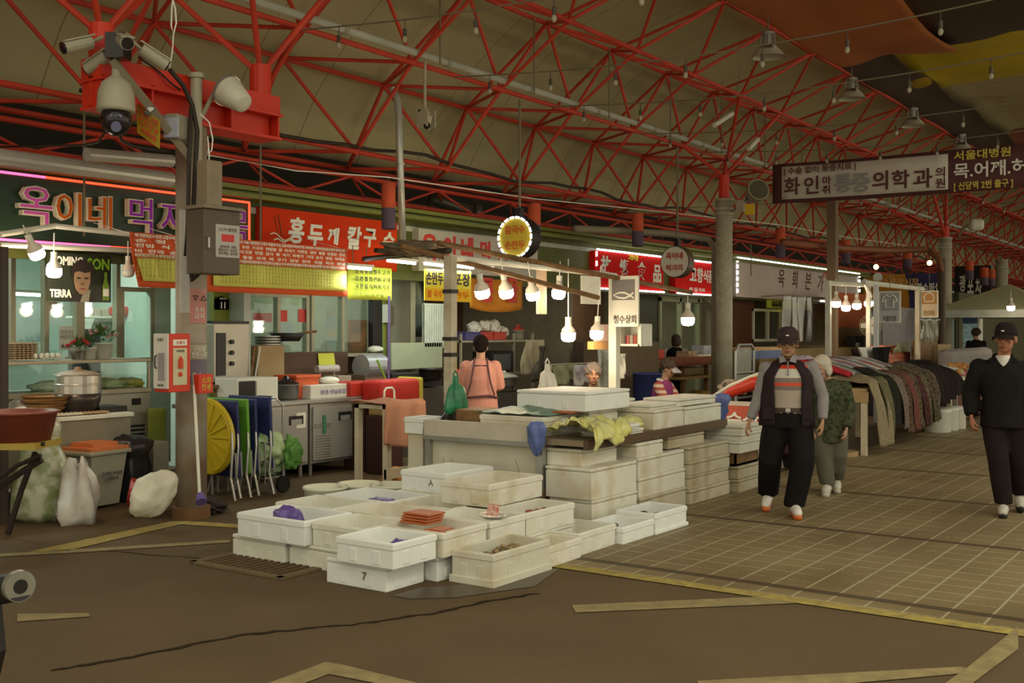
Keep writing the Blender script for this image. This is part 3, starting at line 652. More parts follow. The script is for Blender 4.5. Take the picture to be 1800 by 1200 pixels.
# orange and navy banner far down the street
t = thing('street_banner', 'orange and navy banner across the street end behind the far stall', 'banner', (31, 8.6, 2.3))
l_, r_ = P(1514, 483, u=31).y, P(1660, 473, u=31).y
b = MB(); b.box(31, 31.02, r_, l_, 2.2, 3.2); b.build('cloth', M('amber_print', (.45, .20, .012), .7, var=.1), t, world=True)
b = MB(); b.sheet(lambda a, c: (30.985, r_+.03+(.82+.12*c*c)*a*(l_-r_)/2.1, 2.2+1.0*c), 6, 6); b.build('navy_field', M('navy_print', (.03, .025, .09), .7), t, world=True)
p = P(1632, 504, u=30.95); lettering('lettering', '지하쇼핑센터', paper, t, p, XP, h=.22, bold=.03, maxw=.95)
p = P(1575, 496, u=30.95); lettering('lettering', '신당 중앙시장', M('pale_orange', (.65, .4, .1), .7, var=0), t, p, XP, h=.2, bold=.02)
b = MB(); p = P(1543, 487, u=30.97); b.cyl(p, p-V(.01, 0, 0), .13, n=16); b.build('emblem', paper, t, world=True)
# dark sign with white letters, farther still
t = thing('shop_sign', 'small dark shop sign with white letters right of the far right column', 'shop sign', (38, 8.2, 2.6))
p = P(1706, 502, u=38); b = MB(); b.box(38, 38.05, p.y-.62, p.y+.5, p.z-.6, p.z+.65); b.build('board', black, t, world=True)
for dv in (-.6, .48): b = MB(); b.box(38.02, 38.08, p.y+dv-.03, p.y+dv+.03, 0, p.z); b.build('sign_leg', black, t, world=True)
for i, ch in enumerate('광포차'): lettering('letter', ch, white, t, P(1692+14*i, 498+3*i, u=37.98), XP, h=.55, w=.2, bold=.03, ext=.005)
# ================================================================== SHOP FRONTS
def window(n, x0, x1, y0, y1, v, parts=1, m=alu, fw=.05, pane=glassm):
    a0, a1 = uat(x0, v), uat(x1, v); z1, z0 = zat((x0+x1)/2, y0, v), zat((x0+x1)/2, y1, v)
    t = bpy.data.objects.new('window_%d' % n, None); COL.objects.link(t); t.location = ((a0+a1)/2, v, z0); struct(t)
    b = MB(); b.box(a0, a1, v-.04, v+.04, z0, z0+fw); b.box(a0, a1, v-.04, v+.04, z1-fw, z1)
    for k in range(parts+1):
        u = a0+(a1-a0-fw)*k/parts; b.box(u, u+fw, v-.041, v+.041, z0, z1)
    b.build('window_frame', m, t, world=True)
    b = MB(); b.box(a0+fw, a1-fw, v-.003, v+.003, z0+fw, z1-fw); b.build('window_pane', pane, t, world=True); return t
def wall(nm, x0, x1, v, z0, z1, m, th=.08):
    b = MB(); b.box(uat(x0, v), uat(x1, v), v, v+th, z0, z1); return struct(b.build(nm, m))
window(1, 16, 138, 440, 636, 10.75, 2); window(2, 138, 208, 440, 636, 10.75, 1); window(3, 208, 268, 505, 636, 10.75, 1)
wall('wall_mint_jamb', 264, 300, 10.72, .1, 2.35, mint); wall('wall_green_jamb', 376, 432, 10.0, 0, 2.4, M('lime_wall', (.22, .27, .04), .6))
window(4, 430, 540, 515, 628, 10.2, 2); window(5, 544, 652, 515, 628, 10.2, 2)
wall('wall_below_window', 380, 668, 10.2, 0, 1.34, M('brown_wall', (.07, .04, .022), .7))
wall('wall_dark_jamb', 655, 672, 10.1, 0, 2.4, black); wall('wall_lime_strip', 674, 690, 10.2, .9, 2.1, M('lime_wall', (.3, .36, .05)))
for nm, u in (('wall_partition_1', 8.55), ('wall_partition_2', 11.5), ('wall_partition_3', 15.6), ('wall_partition_4', 21.2), ('wall_partition_5', 31.5)):
    b = MB(); b.box(u, u+.1, 9.75, 13.2, 0, 3); struct(b.build(nm, mint if u < 9 else M('grimy_wall', (.22, .2, .14), .8)))
wall('wall_kitchen', 760, 1060, 12.0, 0, 3, M('kitchen_brown', (.10, .055, .03), .8))
b = MB(); b.box(uat(720, 10.3), uat(745, 10.3)+.7, 10.9, 10.95, .9, 2.4); struct(b.build('wall_grey_sheet', M('grey_sheet', (.22, .22, .18), .35)))
# white ribbed panel beside the kitchen
t = thing('ribbed_panel', 'pale ribbed plastic panel standing behind the stall post', 'panel', (uat(770, 9.6), 9.6, 1.2))
b = MB(); a0, a1 = uat(747, 9.6), uat(803, 9.6)
for k in range(14): b.box(a0+(a1-a0)*k/14, a0+(a1-a0)*(k+.8)/14, 9.6, 9.63, 1.42, 2.0)
b.box(a0, a1, 9.62, 9.65, 1.4, 2.02); b.build('panel', M('pale_panel', (.45, .48, .42), .5), t, world=True)
# door of the red shop
t = bpy.data.objects.new('door_1', None); COL.objects.link(t); t.location = (uat(1195, 10.0), 10, 0); struct(t)
a0, a1 = uat(1157, 10.0), uat(1250, 10.0)
b = MB()
for u in (a0, a0+(a1-a0)*.36, a0+(a1-a0)*.7, a1-.07): b.box(u, u+.08, 9.96, 10.04, .1, 2.3)
b.box(a0, a1, 9.96, 10.04, 2.22, 2.32); b.build('door_frame', M('sage_frame', (.28, .31, .19), .5), t, world=True)
b = MB(); b.box(a0, a1, 9.995, 10.005, .1, 2.25); b.build('door_pane', glassm, t, world=True)
wall('wall_red_interior', 1180, 1262, 11.4, 0, 2.8, M('red_interior', (.45, .05, .03), .7)); wall('wall_dark_door', 1122, 1158, 10.0, 0, 2.35, M('dark_green_door', (.03, .035, .012), .5))
b = MB(); p = P(1226, 600, v=10.9); b.box(p.x-.4, p.x+.4, 10.9, 10.93, .0, 2.0); tag(b.build('pink_poster', M('pink_sheet', (.55, .33, .25), .7, scale=9)), 'faded pink poster sheet standing inside the red shop door', 'poster')
# shop with the pale sign
wall('wall_brown_pier', 1288, 1326, 9.9, 0, 2.35, M('brown_pier', (.10, .035, .012), .7)); window(6, 1322, 1374, 543, 600, 9.9, 2, whitep, .06)
wall('wall_below_pale_sign', 1322, 1520, 10.0, 0, 1.25, M('tan_wall', (.25, .17, .08), .8)); wall('wall_lit_interior', 1372, 1520, 11.6, 0, 2.9, M('ochre_wall', (.34, .15, .045), .7))
t = thing('yellow_sign', 'yellow price sign under the pale shop sign above the white window', 'sign', P(1390, 545, v=9.6)); a0, a1 = uat(1349, 9.6), uat(1425, 9.6)
b = MB(); b.box(a0, a1, 9.6, 9.63, zat(1349, 541, 9.6), zat(1349, 506, 9.6)); b.build('board', M('lime_banner', (.5, .55, .05)), t, world=True)
for tx, x, y in (('한우육회 · 전문점', 1384, 516), ('육사시미', 1366, 535)): lettering('lettering', tx, dark, t, P(x, y, v=9.59), X1, h=.17, bold=.03, maxw=1.9)
# clear plastic curtain and rolled end
t = thing('plastic_curtain', 'wrinkled clear plastic curtain hanging before the pale sign shop', 'curtain', P(1415, 600, v=9.0)); a0, a1 = uat(1376, 9.0), uat(1456, 9.0)
b = MB(); b.sheet(lambda a, c: (a0+(a1-a0)*a, 9.0+.05*math.sin(a*40)+.03*math.sin(a*17+c*3), zat(1400, 600, 9.0)+1.02*c), 60, 4); b.build('sheet', plastic_clear, t, world=True, smooth=True)
b = MB(); b.cyl((a0-.1, 9.0, zat(1400, 600, 9.0)+1.03), (a1+.1, 9.0, zat(1400, 600, 9.0)+1.03), .02); b.build('curtain_rod', alu, t, world=True)
for u in (a0, a1): b = MB(); b.cyl((u, 9.0, zat(1400, 600, 9.0)+1.03), (u, 9.52, 2.4), .012, n=6); b.build('rod_bracket', alu, t, world=True)
# ---- lamps inside the shops
def tube_lamp(a, c, label, e=0, r=.016, group=None, col=(.9, 1, .9), hang=0):
    a, c = Vector(a), Vector(c); t = thing('tube_lamp', label, 'lamp', (a+c)/2, group=group)
    b = MB(); b.cyl(a, c, r, n=8); b.build('tube', tubew, t, world=True)
    b = MB(); d = (c-a).normalized(); b.obox((a+c)/2+V(0, 0, .035), ((c-a).length+.06, .05, .03), Matrix.Rotation(math.atan2(d.y, d.x), 4, 'Z') @ Matrix.Rotation(-math.asin(d.z), 4, 'Y')); b.build('housing', whitep, t, world=True)
    if hang:
        for q in (.2, .8): h_ = a.lerp(c, q); s_ = MB(); s_.cyl(h_+V(0, 0, .04), (h_.x, h_.y, hang), .006, n=5); s_.build('hanger', wire_m, t, world=True)
    if e: o = area('shop_light', (a+c)/2-V(0, 0, .05), (0, 0, math.atan2(d.y, d.x)), (c-a).length, .1, col, e)
v_ = 8.75
for k, (xa, ya, xb, yb) in enumerate(((612, 470, 652, 473), (681, 458, 730, 463), (746, 463, 778, 467), (796, 467, 832, 471), (845, 470, 866, 472))):
    tube_lamp(P(xa, ya, v=v_), P(xb, yb, v=v_), ('lit fluorescent tube lowest at the end of the orange menu banner', 'lit fluorescent tube under the tangled beams left of the stall', 'lit fluorescent tube above the hand dumpling banner', 'lit fluorescent tube above the takeaway banner', 'lit fluorescent tube at the right end of the tube row')[k], (7, 12, 11, 11, 6)[k], hang=2.62)
for k, (u, v, e) in enumerate(((5.2, 11.6, 52), (7.3, 11.6, 46), (10, 11.8, 75), (13.3, 11.0, 10), (18.8, 10.9, 40), (26, 10.8, 60), (36, 10.8, 60))):
    tube_lamp((u-.6, v, 2.925), (u+.6, v, 2.925), f'{OR[k]} ceiling tube lamp inside the shops, counted from the left', e, col=(.85, 1, .88) if k < 3 else (1, .85, .6))
# ================================================================== FISH STALL AND ITS POLYSTYRENE BOXES
def fish_box(u0, u1, v0, v1, z0, h, label, m=foam, lid=False, lip=0, rz=None, group=None, wall=.028, name='polystyrene_box', ribs=2, label_mark=None):
    W, D = u1-u0, v1-v0; rz = random.uniform(-.02, .02) if rz is None else rz
    t = thing(name, label, 'box', ((u0+u1)/2, (v0+v1)/2, z0), rz, group)
    b = MB(); hh = h-(.035 if lid else 0); bm = b.bm
    b.box(-W/2, W/2, -D/2, D/2, 0, hh)
    if not lid:
        top = max(bm.faces, key=lambda f: f.calc_center_median().z)
        r = bmesh.ops.inset_region(bm, faces=[top], thickness=wall); 
        g = bmesh.ops.extrude_face_region(bm, geom=[top]); bmesh.ops.translate(bm, vec=(0, 0, -(hh-.03)), verts=[e for e in g['geom'] if isinstance(e, bmesh.types.BMVert)])
        bmesh.ops.delete(bm, geom=[top], context='FACES_ONLY') if top.is_valid else None
    es = [e for e in bm.edges if e.is_valid]
    bmesh.ops.bevel(bm, geom=es, offset=.007, segments=2, affect='EDGES', profile=.6)
    if lip: b.box(-W/2-.014, W/2+.014, -D/2-.014, D/2+.014, 0, lip, bev=.005)
    b.build('box_body', m, t)
    if not lid:   # moulded rim line and shallow ribs
        b = MB()
        for s in (-1, 1):
            b.box(-W/2-.004, W/2+.004, s*(D/2+.002)-.004, s*(D/2+.002)+.004, hh-.045, hh-.008, bev=.003); b.box(s*(W/2+.002)-.004, s*(W/2+.002)+.004, -D/2-.004, D/2+.004, hh-.045, hh-.008, bev=.003)
        b.build('rim_band', m, t)
    else:
        b = MB(); b.box(-W/2+.014, W/2-.014, -D/2+.014, D/2-.014, hh-.01, hh+.012); b.box(-W/2-.003, W/2+.003, -D/2-.003, D/2+.003, hh+.008, h, bev=.008); b.build('lid', m, t)
    b = MB()
    for k in range(ribs):
        x = -W/2+W*(k+.7)/(ribs+.4); b.box(x-.03, x+.03, -D/2-.005, -D/2+.004, .02, hh*.62, bev=.003)
        y = -D/2+D*(k+.7)/(ribs+.4); b.box(-W/2-.005, -W/2+.004, y-.03, y+.03, .02, hh*.62, bev=.003)
    o = b.build('moulded_rib', m, t); o['kind'] = 'stuff'
    if label_mark: lettering('stamp', label_mark, M('box_stamp', (.16, .08, .05), .8, var=0), t, (u0-.008, (v0+v1)/2-.08, z0+h*.5), XP, h=.05, ext=.003, bold=.01)
    return t
# pallet that carries the middle boxes
t = thing('pallet', 'low wooden pallet under the middle of the white box field', 'pallet', (6.75, 5.5, 0))
for k in range(5): b = MB(); b.box(-.85, .85, -.75+.34*k, -.75+.34*k+.14, .02+.1, .155); b.build('deck_board', wood, t)
for k in range(3): b = MB(); b.box(-.85+.77*k, -.85+.77*k+.16, -.75, .75, 0, .12); b.build('bearer', wood, t)
fish_box(5.40, 5.84, 5.73, 6.28, 0, .16, 'closed white foam box lowest at the left end of the box field', lid=True)
fish_box(5.42, 5.86, 5.17, 5.71, 0, .16, 'closed white foam box in the bottom row, second from the left end', lid=True)
fish_box(5.19, 5.56, 4.60, 5.12, 0, .165, 'white foam box nearest the viewer, under another open box', foamw, lid=True, rz=0, label_mark='7')
fish_box(5.13, 5.55, 4.49, 4.97, .165, .165, 'open white foam box with a violet bag, on top of the nearest box', foamw, rz=0)
fish_box(5.60, 5.98, 4.52, 4.90, 0, .165, 'small closed foam box in the gap right of the nearest stack', foamw, lid=True)
fish_box(5.58, 6.06, 4.46, 5.00, .165, .165, 'open stained foam box with orange trays, right of the nearest stack', foam2, rz=.01)
fish_box(5.67, 6.33, 4.12, 4.455, 0, .215, 'open foam box of shellfish standing alone at the front of the field', M('front_polystyrene', (.55, .53, .43), .75, scale=4, bump=.06, rgb2=(.46, .40, .27), pos=(.28, .5)), lip=.05, rz=0)
fish_box(6.36, 6.80, 4.15, 4.43, 0, .15, 'low empty foam box right behind the shellfish box', foam2)
fish_box(6.83, 7.37, 4.19, 4.56, 0, .165, 'open foam box with a fish, third along the paving edge', foam, rz=.01)
fish_box(7.39, 7.88, 4.13, 4.50, 0, .135, 'low open foam box with violet grey contents, fourth along the paving edge', foamw)
fish_box(7.905, 8.45, 4.12, 4.48, 0, .17, 'open foam box with dark fish at the far end of the paving edge row', foamw, lip=.03)
fish_box(5.36, 5.83, 5.50, 6.18, .16, .175, 'large open white foam box with a violet bag at the left end, upper layer', foamw, rz=0)
fish_box(5.42, 5.86, 5.00, 5.48, .16, .165, 'open foam box between the large left box and the nearest stack', foam, rz=0)
fish_box(5.88, 6.33, 5.74, 6.34, .16, .17, 'open foam box with crumbs behind the large left box', foam)
fish_box(5.89, 6.35, 5.04, 5.71, .16, .165, 'open foam box with yellow bits in the middle of the field', foam2)
fish_box(6.36, 6.86, 5.60, 6.30, .16, .17, 'open foam box with violet scraps in front of the round tubs', foamw)
fish_box(6.38, 6.86, 5.02, 5.57, .16, .17, 'open foam box under the corner of the raised speckled box', foam2)
fish_box(6.88, 7.45, 5.30, 5.98, .16, .17, 'stained foam box under the raised box with a dark mark', foam2, lid=True)
fish_box(6.90, 7.52, 5.47, 5.95, .33, .17, 'raised open white foam box with a dark mark beside the stall panel', foamw, label_mark='人')
fish_box(6.56, 7.27, 4.80, 5.26, .33, .175, 'raised open cream foam box in front of the stall panel', foam2, rz=0)
fish_box(6.09, 6.52, 4.46, 5.00, .0, .165, 'closed foam box under the box that carries the dish', foam2, lid=True)
fish_box(6.09, 6.52, 4.45, 5.00, .165, .165, 'open foam box carrying a dish with a red price tag', foam)
fish_box(6.54, 7.18, 4.455, 4.78, .0, .165, 'closed foam box in the lower layer behind the low empty box', foam, lid=True)
fish_box(6.54, 7.18, 4.45, 4.785, .165, .165, 'open foam box with reddish seafood behind the low empty box', foam)
# closed stacks under the stall table
st = foam2
fish_box(7.72, 8.46, 4.60, 5.02, 0, .255, 'closed foam box at the bottom of the near stack under the stall table', st, lid=True, ribs=0)
fish_box(7.70, 8.46, 4.60, 5.05, .255, .26, 'big closed cream foam box on the near stack under the stall table', st, lid=True, rz=0, ribs=0)
fish_box(7.76, 8.36, 4.74, 5.08, .515, .145, 'smaller foam box topping the near stack under the yellow bags', st, ribs=0, lid=True)
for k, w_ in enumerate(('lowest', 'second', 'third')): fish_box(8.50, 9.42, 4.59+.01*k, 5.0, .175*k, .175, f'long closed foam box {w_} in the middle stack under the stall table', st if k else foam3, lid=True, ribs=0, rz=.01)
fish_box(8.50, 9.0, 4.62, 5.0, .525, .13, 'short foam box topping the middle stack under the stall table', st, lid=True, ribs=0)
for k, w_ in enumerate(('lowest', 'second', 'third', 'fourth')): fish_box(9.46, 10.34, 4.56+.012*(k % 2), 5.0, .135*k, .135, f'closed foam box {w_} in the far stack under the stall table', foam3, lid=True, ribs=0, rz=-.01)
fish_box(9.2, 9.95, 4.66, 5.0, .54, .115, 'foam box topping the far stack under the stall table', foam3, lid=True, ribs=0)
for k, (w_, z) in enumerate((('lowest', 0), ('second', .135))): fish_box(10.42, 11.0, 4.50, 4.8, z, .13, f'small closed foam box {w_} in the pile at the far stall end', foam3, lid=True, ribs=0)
t = thing('wooden_crate', 'flat brown wooden crate between the foam boxes at the far stall end', 'crate', (10.7, 4.68, .27))
b = MB(); b.box(-.29, .29, -.16, .16, 0, .02)
for s in (-1, 1): b.box(-.29, .29, s*.15-.01, s*.15+.01, 0, .12); b.box(s*.28-.01, s*.28+.01, -.16, .16, 0, .12)
b.build('crate_body', wood, t)
b = MB(); b.box(-.28, .28, -.15, .15, .12, .135); b.build('crate_lid', wood, t)
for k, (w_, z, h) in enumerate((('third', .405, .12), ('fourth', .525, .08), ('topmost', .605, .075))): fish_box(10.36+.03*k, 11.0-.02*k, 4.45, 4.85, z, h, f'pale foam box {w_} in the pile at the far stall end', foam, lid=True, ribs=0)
# stall body
stl = thing('fish_stall', 'long fish stall table with steel edge and white printed side panel', 'stall', (9, 5.6, 0))
panel = M('stall_panel', (.55, .53, .45), .6, var=.12, scale=2, rgb2=(.46, .40, .27))
b = MB(); b.box(7.74, 7.78, 5.14, 6.34, .02, .70); b.build('side_panel', panel, stl, world=True)
b = MB(); b.box(7.69, 7.74, 5.12, 6.36, .69, .84); b.build('upstand_board', M('stall_board', (.50, .46, .37), .6, scale=3), stl, world=True)
b = MB(); b.box(7.67, 7.695, 5.10, 6.36, .665, .70); b.build('steel_edge', steel, stl, world=True)
b = MB(); b.box(7.70, 10.45, 4.68, 6.38, .69, .74); b.build('table_top', M('stall_top', (.24, .19, .12), .5, scale=4), stl, world=True)
b = MB(); b.box(7.70, 10.45, 4.63, 4.68, .665, .74); b.build('edge_board', M('wet_wood', (.10, .06, .03), .5, scale=6), stl, world=True)
for u, v in ((7.68, 5.07), (10.38, 5.06), (7.70, 6.30), (10.38, 6.30)):
    b = MB(); b.box(u, u+.06, v, v+.06, 0, .69); b.build('leg', steel, stl, world=True)
b = MB(); b.box(7.68, 7.75, 5.065, 5.135, 0, .3); b.build('rusty_sleeve', M('rust', (.17, .085, .035)), stl, world=True)
b = MB(); b.box(7.79, 10.38, 6.28, 6.32, .02, .68); b.build('back_panel', panel, stl, world=True)
for k in range(16):
    v = 5.22+random.random()*1.0; z = .1+random.random()*.5
    if k % 2:
        b = MB(); b.cyl((7.738, v, z), (7.738, v+.05, z+.12), .003, n=4); b.build('printed_mark', M('grey_ink', (.25, .22, .2), .8, var=0), stl, world=True)
    else: lettering('printed_mark', 'M', M('grey_ink2', (.14, .12, .12), .8, var=0), stl, (7.738, v, z), V(0, -.5, .86), h=.028, ext=.002, bold=.02, up=(0, .86, .5))
# boxes on the table
fish_box(7.76, 8.32, 5.12, 5.78, .74, .17, 'open cream foam box with a green bag on the near stall corner', foam2, rz=.0)
fish_box(8.30, 8.80, 4.98, 5.50, .74, .20, 'stained foam box under the big white box on the stall', foam2, lid=True)
fish_box(8.10, 8.88, 4.90, 5.62, .945, .17, 'big clean white foam box highest on the fish stall', foamw, lid=True, rz=0)
fish_box(8.06, 8.66, 4.64, 4.92, .74, .045, 'thin white foam lid lying on the stall edge', foam, lid=True, ribs=0, name='foam_board')
fish_box(8.12, 8.56, 4.62, 4.90, .785, .045, 'bright white foam lid on top of another lid behind the yellow bags', foamw, lid=True, ribs=0, name='foam_board')
fish_box(8.90, 9.50, 4.66, 5.10, .74, .18, 'foam box on the stall with tan side, left of the two lidded ones', foam2, lid=True)
fish_box(9.53, 10.36, 4.66, 5.10, .74, .17, 'foam box at the far right end of the stall table', foam, lid=True)
fish_box(8.92, 9.42, 4.70, 5.06, .92, .05, 'foam lid lying on the tan sided box', foam, lid=True, ribs=0, name='foam_board')
fish_box(9.45, 10.3, 4.70, 5.06, .92, .075, 'pale foam lid lying on the box at the stall end', foam, lid=True, ribs=0, name='foam_board')
fish_box(8.92, 9.44, 5.15, 5.55, .74, .25, 'foam box behind the tan sided box on the stall', foam, lid=True)
fish_box(7.72, 8.0, 6.40, 6.62, .70, .15, 'small white foam box by the left stall corner below the towel', foamw, ribs=0)
b = MB(); b.box(7.74, 7.98, 6.42, 6.6, 0, .70, bev=.01); tag(b.build('plinth_block', panel), 'pale block that carries the small white box at the left stall corner', 'block')
# contents
def bag(name, c, r, m, label, cat='plastic bag', seed=0, amp=.3, freq=2.2, sub=4):
    b = MB(); b.blob(c, r, amp, freq, seed, sub); return tag(b.build(name, m, smooth=True), label, cat)
viol = M('violet_plastic', (.13, .08, .30), .35, scale=9); yelb = M('yellow_bag', (.60, .58, .16), .35, var=.2, scale=5, rgb2=(.50, .50, .26)); blueb = M('blue_bag', (.12, .17, .42), .4, var=.3, scale=7)
bag('plastic_bag', (5.55, 5.86, .29), (.09, .12, .09), viol, 'crumpled violet bag in the large left box', seed=1)
bag('plastic_bag', (5.38, 4.66, .24), (.07, .08, .06), viol, 'small violet bag in the open box nearest the viewer', seed=2)
bag('plastic_bag', (6.6, 5.9, .24), (.12, .2, .06), viol, 'violet scraps lying in the box before the round tubs', 'plastic scraps', seed=3)
def seafood(c, r, m, label, n=26, s=.025, cat='seafood'):
    b = MB()
    for k in range(n):
        b.ell((c[0]+random.uniform(-r[0], r[0]), c[1]+random.uniform(-r[1], r[1]), c[2]+random.uniform(0, r[2])), (s*random.uniform(.7, 1.2), s*random.uniform(.7, 1.2), s*.6), Matrix.Rotation(random.random()*3, 4, 'Z'), n=7)
    o = b.build('seafood_heap', m, smooth=True); tag(o, label, cat, kind='stuff'); return o
shell = M('shell', (.36, .24, .11), .5, scale=30, rgb2=(.10, .07, .04)); flesh = M('sea_squirt', (.30, .09, .045), .4, scale=20); fishm = M('dark_fish', (.09, .06, .055), .35, scale=12)
seafood((6.0, 4.28, .12), (.26, .12, .05), shell, 'heap of brown shellfish in the front box', 70, .028)
seafood((6.85, 4.62, .25), (.26, .12, .03), flesh, 'reddish seafood heap in the box behind the low empty box', 40)
seafood((6.1, 5.35, .19), (.16, .25, .02), shell, 'yellow brown bits scattered in the middle box', 18, .02)
seafood((6.1, 6.0, .19), (.16, .22, .02), shell, 'brown crumbs in the box behind the large left box', 14, .02)
seafood((5.62, 5.24, .19), (.14, .16, .01), shell, 'few brown bits in the box beside the large left box', 7, .015)
seafood((6.9, 5.0, .38), (.25, .14, .04), flesh, 'brown seafood heap in the raised cream box', 30)
seafood((8.18, 4.30, .06), (.2, .11, .06), fishm, 'dark fish heap in the box at the far end of the paving edge row', 22, .035)
seafood((7.63, 4.31, .05), (.18, .12, .04), M('violet_grey_seafood', (.16, .12, .14), .4), 'violet grey seafood in the fourth paving edge box', 22, .035)
def fish(c, L, rz, label, m=fishm):
    t = thing('fish', label, 'fish', c, rz)
    b = MB(); b.loft([((-L*.5, 0, .02), .004, .004, 0)]) if 0 else None
    b.tube([V(-L*.5+L*k/8, 0, .02) for k in range(9)], [.006, .02, .032, .036, .034, .028, .02, .012, .008], 8); b.build('body', m, t, smooth=True)
    b = MB(); b.ramp([(L*.48, 0), (L*.62, .05), (L*.58, 0), (L*.62, -.05)], .015, .025); b.build('tail', m, t)
fish((7.1, 4.38, .04), .34, .3, 'single grey fish in the third paving edge box', M('pinkish_fish', (.26, .15, .10), .4, scale=14))
# orange trays, price dish
traym = M('rust_tray', (.42, .11, .035), .5)
for k in range(4):
    b = MB(); z = .33+.018*k; b.box(5.72+.012*k, 5.9+.012*k, 4.72, 4.95, z, z+.014, bev=.003); tag(b.build('plastic_tray', traym), f'{("lowest", "second", "third", "topmost")[k]} rust orange tray of the small pile on the stained open box', 'tray', 'rust orange trays')
b = MB(); b.box(5.62, 5.75, 4.50, 4.62, .33, .338); b.box(5.60, 5.62, 4.46, 4.64, .325, .333); tag(b.build('plastic_tray', traym), 'single orange tray lying at the corner of the stained open box', 'tray')
t = thing('dish', 'shallow clear dish with a red tag on the edge of an open foam box', 'dish', (6.22, 4.52, .33))
b = MB(); b.lathe([(0, 0), (.06, .0), (.1, .025), (.11, .03), (.1, .02), (.06, .008), (0, .008)], 20); b.build('plate', M('pale_dish', (.6, .55, .5), .25), t, smooth=True)
b = MB(); b.obox((0, 0, .06), (.01, .09, .085), Matrix.Rotation(.25, 4, 'Y')); b.build('price_tag', M('red_tag', (.45, .05, .03), .5, rgb2=(.6, .45, .38), scale=30), t)
# round tubs
for k, (x, y, lab) in enumerate(((572, 856, 'left'), (632, 850, 'middle'), (688, 852, 'right'))):
    c = P(x, y, z=.27); b = MB(); r = .185
    b.lathe([(0, .02), (r*.85, .02), (r*.86, 0), (r, .25), (r+.014, .26), (r+.014, .28), (r-.006, .28), (r*.83, .04), (0, .04)], 28, (c.x, c.y, 0))
    tag(b.build('round_tub', M('pale_tub', (.66, .66, .52), .45, var=.06), smooth=True), f'{lab} pale round plastic tub behind the white boxes', 'tub')
# bags on the stall
def cloth_bag(name, outline, c0, m, label, n=26, parent=None): pass
def draped(name, label, m, u0, u1, v0, v1, z, hang, seed, cat='plastic bag', amp=.05):
    """thin crumpled sheet lying on a table and hanging over its near edge"""
    b = MB()
    def f(a, c):
        n1 = noise.noise(V(a*5+seed, c*5, 0)); n2 = noise.noise(V(a*13, c*13+seed, 3)); n3 = noise.noise(V(a*3+seed*2, .5, 9))
        L = (v1-v0); H = hang*(.55+.9*n3+.35*math.sin(a*9+seed)); q = c*(L+max(.04, H))
        u = u0+(u1-u0)*a+.04*n1
        if q < L: return (u, v1-q+.02*n2, z+.015+amp*(n1+.6)*1.1+amp*.8*n2+amp*math.sin(math.pi*q/L)*.7)
        return (u+.02*n2, v0-.015-.03*abs(n1)-.02*n2, z+.015-(q-L)+amp*.5*n1)
    b.sheet(f, 34, 26, .003); return tag(b.build(name, m, smooth=True), label, cat)
draped('plastic_bag', 'crumpled translucent yellow bags spread over the near stall edge', yelb, 7.69, 8.28, 4.58, 5.06, .785, .15, 1, amp=.06)
def drip_bag(pts, w_, m, label, seed):
    b = MB(); n = 18
    def jit(p):
        a = math.atan2(p.y, p.x); k = 1+.35*math.sin(a*4+p.z*16+seed)+.25*noise.noise(p*14+V(seed, 0, 0)); return V(p.x*k*.6, p.y*k, p.z)
    b.lathe([(0, .03), (w_*.7, .02), (w_, -.03), (w_*.8, -.09), (w_*.75, -.16), (w_*.5, -.2), (w_*.3, -.25), (0, -.27)], n, pts, jit); return tag(b.build('plastic_bag', m, smooth=True), label, 'plastic bag')
drip_bag((7.64, 5.10, .86), .085, blueb, 'blue plastic bag hanging from the near stall corner', 3)
bag('plastic_bag', (8.75, 4.83, .80), (.1, .12, .07), yelb, 'small knotted yellow bag between the white lids and the tan sided box', seed=6)
bag('plastic_bag', (7.95, 5.0, .84), (.08, .07, .05), M('clear_bag', (.6, .62, .58), .25, scale=14), 'crumpled clear bag lying on the yellow bags', seed=8)
b = MB(); b.sheet(lambda a, c: (7.80+.5*a, 5.1+.75*c, .925+.05*math.sin(math.pi*c)*math.sin(math.pi*a)+.02*noise.noise(V(a*6, c*9, 1))), 18, 20, .004)
tag(b.build('plastic_sheet', M('teal_sheet', (.13, .22, .17), .4, scale=6), smooth=True), 'dull green plastic sheet over the cream box on the near stall corner', 'plastic sheet')
b = MB(); b.box(8.02, 8.3, 5.0, 5.4, .93, .945); tag(b.build('plastic_tray', traym), 'orange red tray peeping out below the big white box', 'tray')
drip_bag((10.52, 4.72, .97), .08, blueb, 'blue plastic bag at the far end of the stall table', 5)
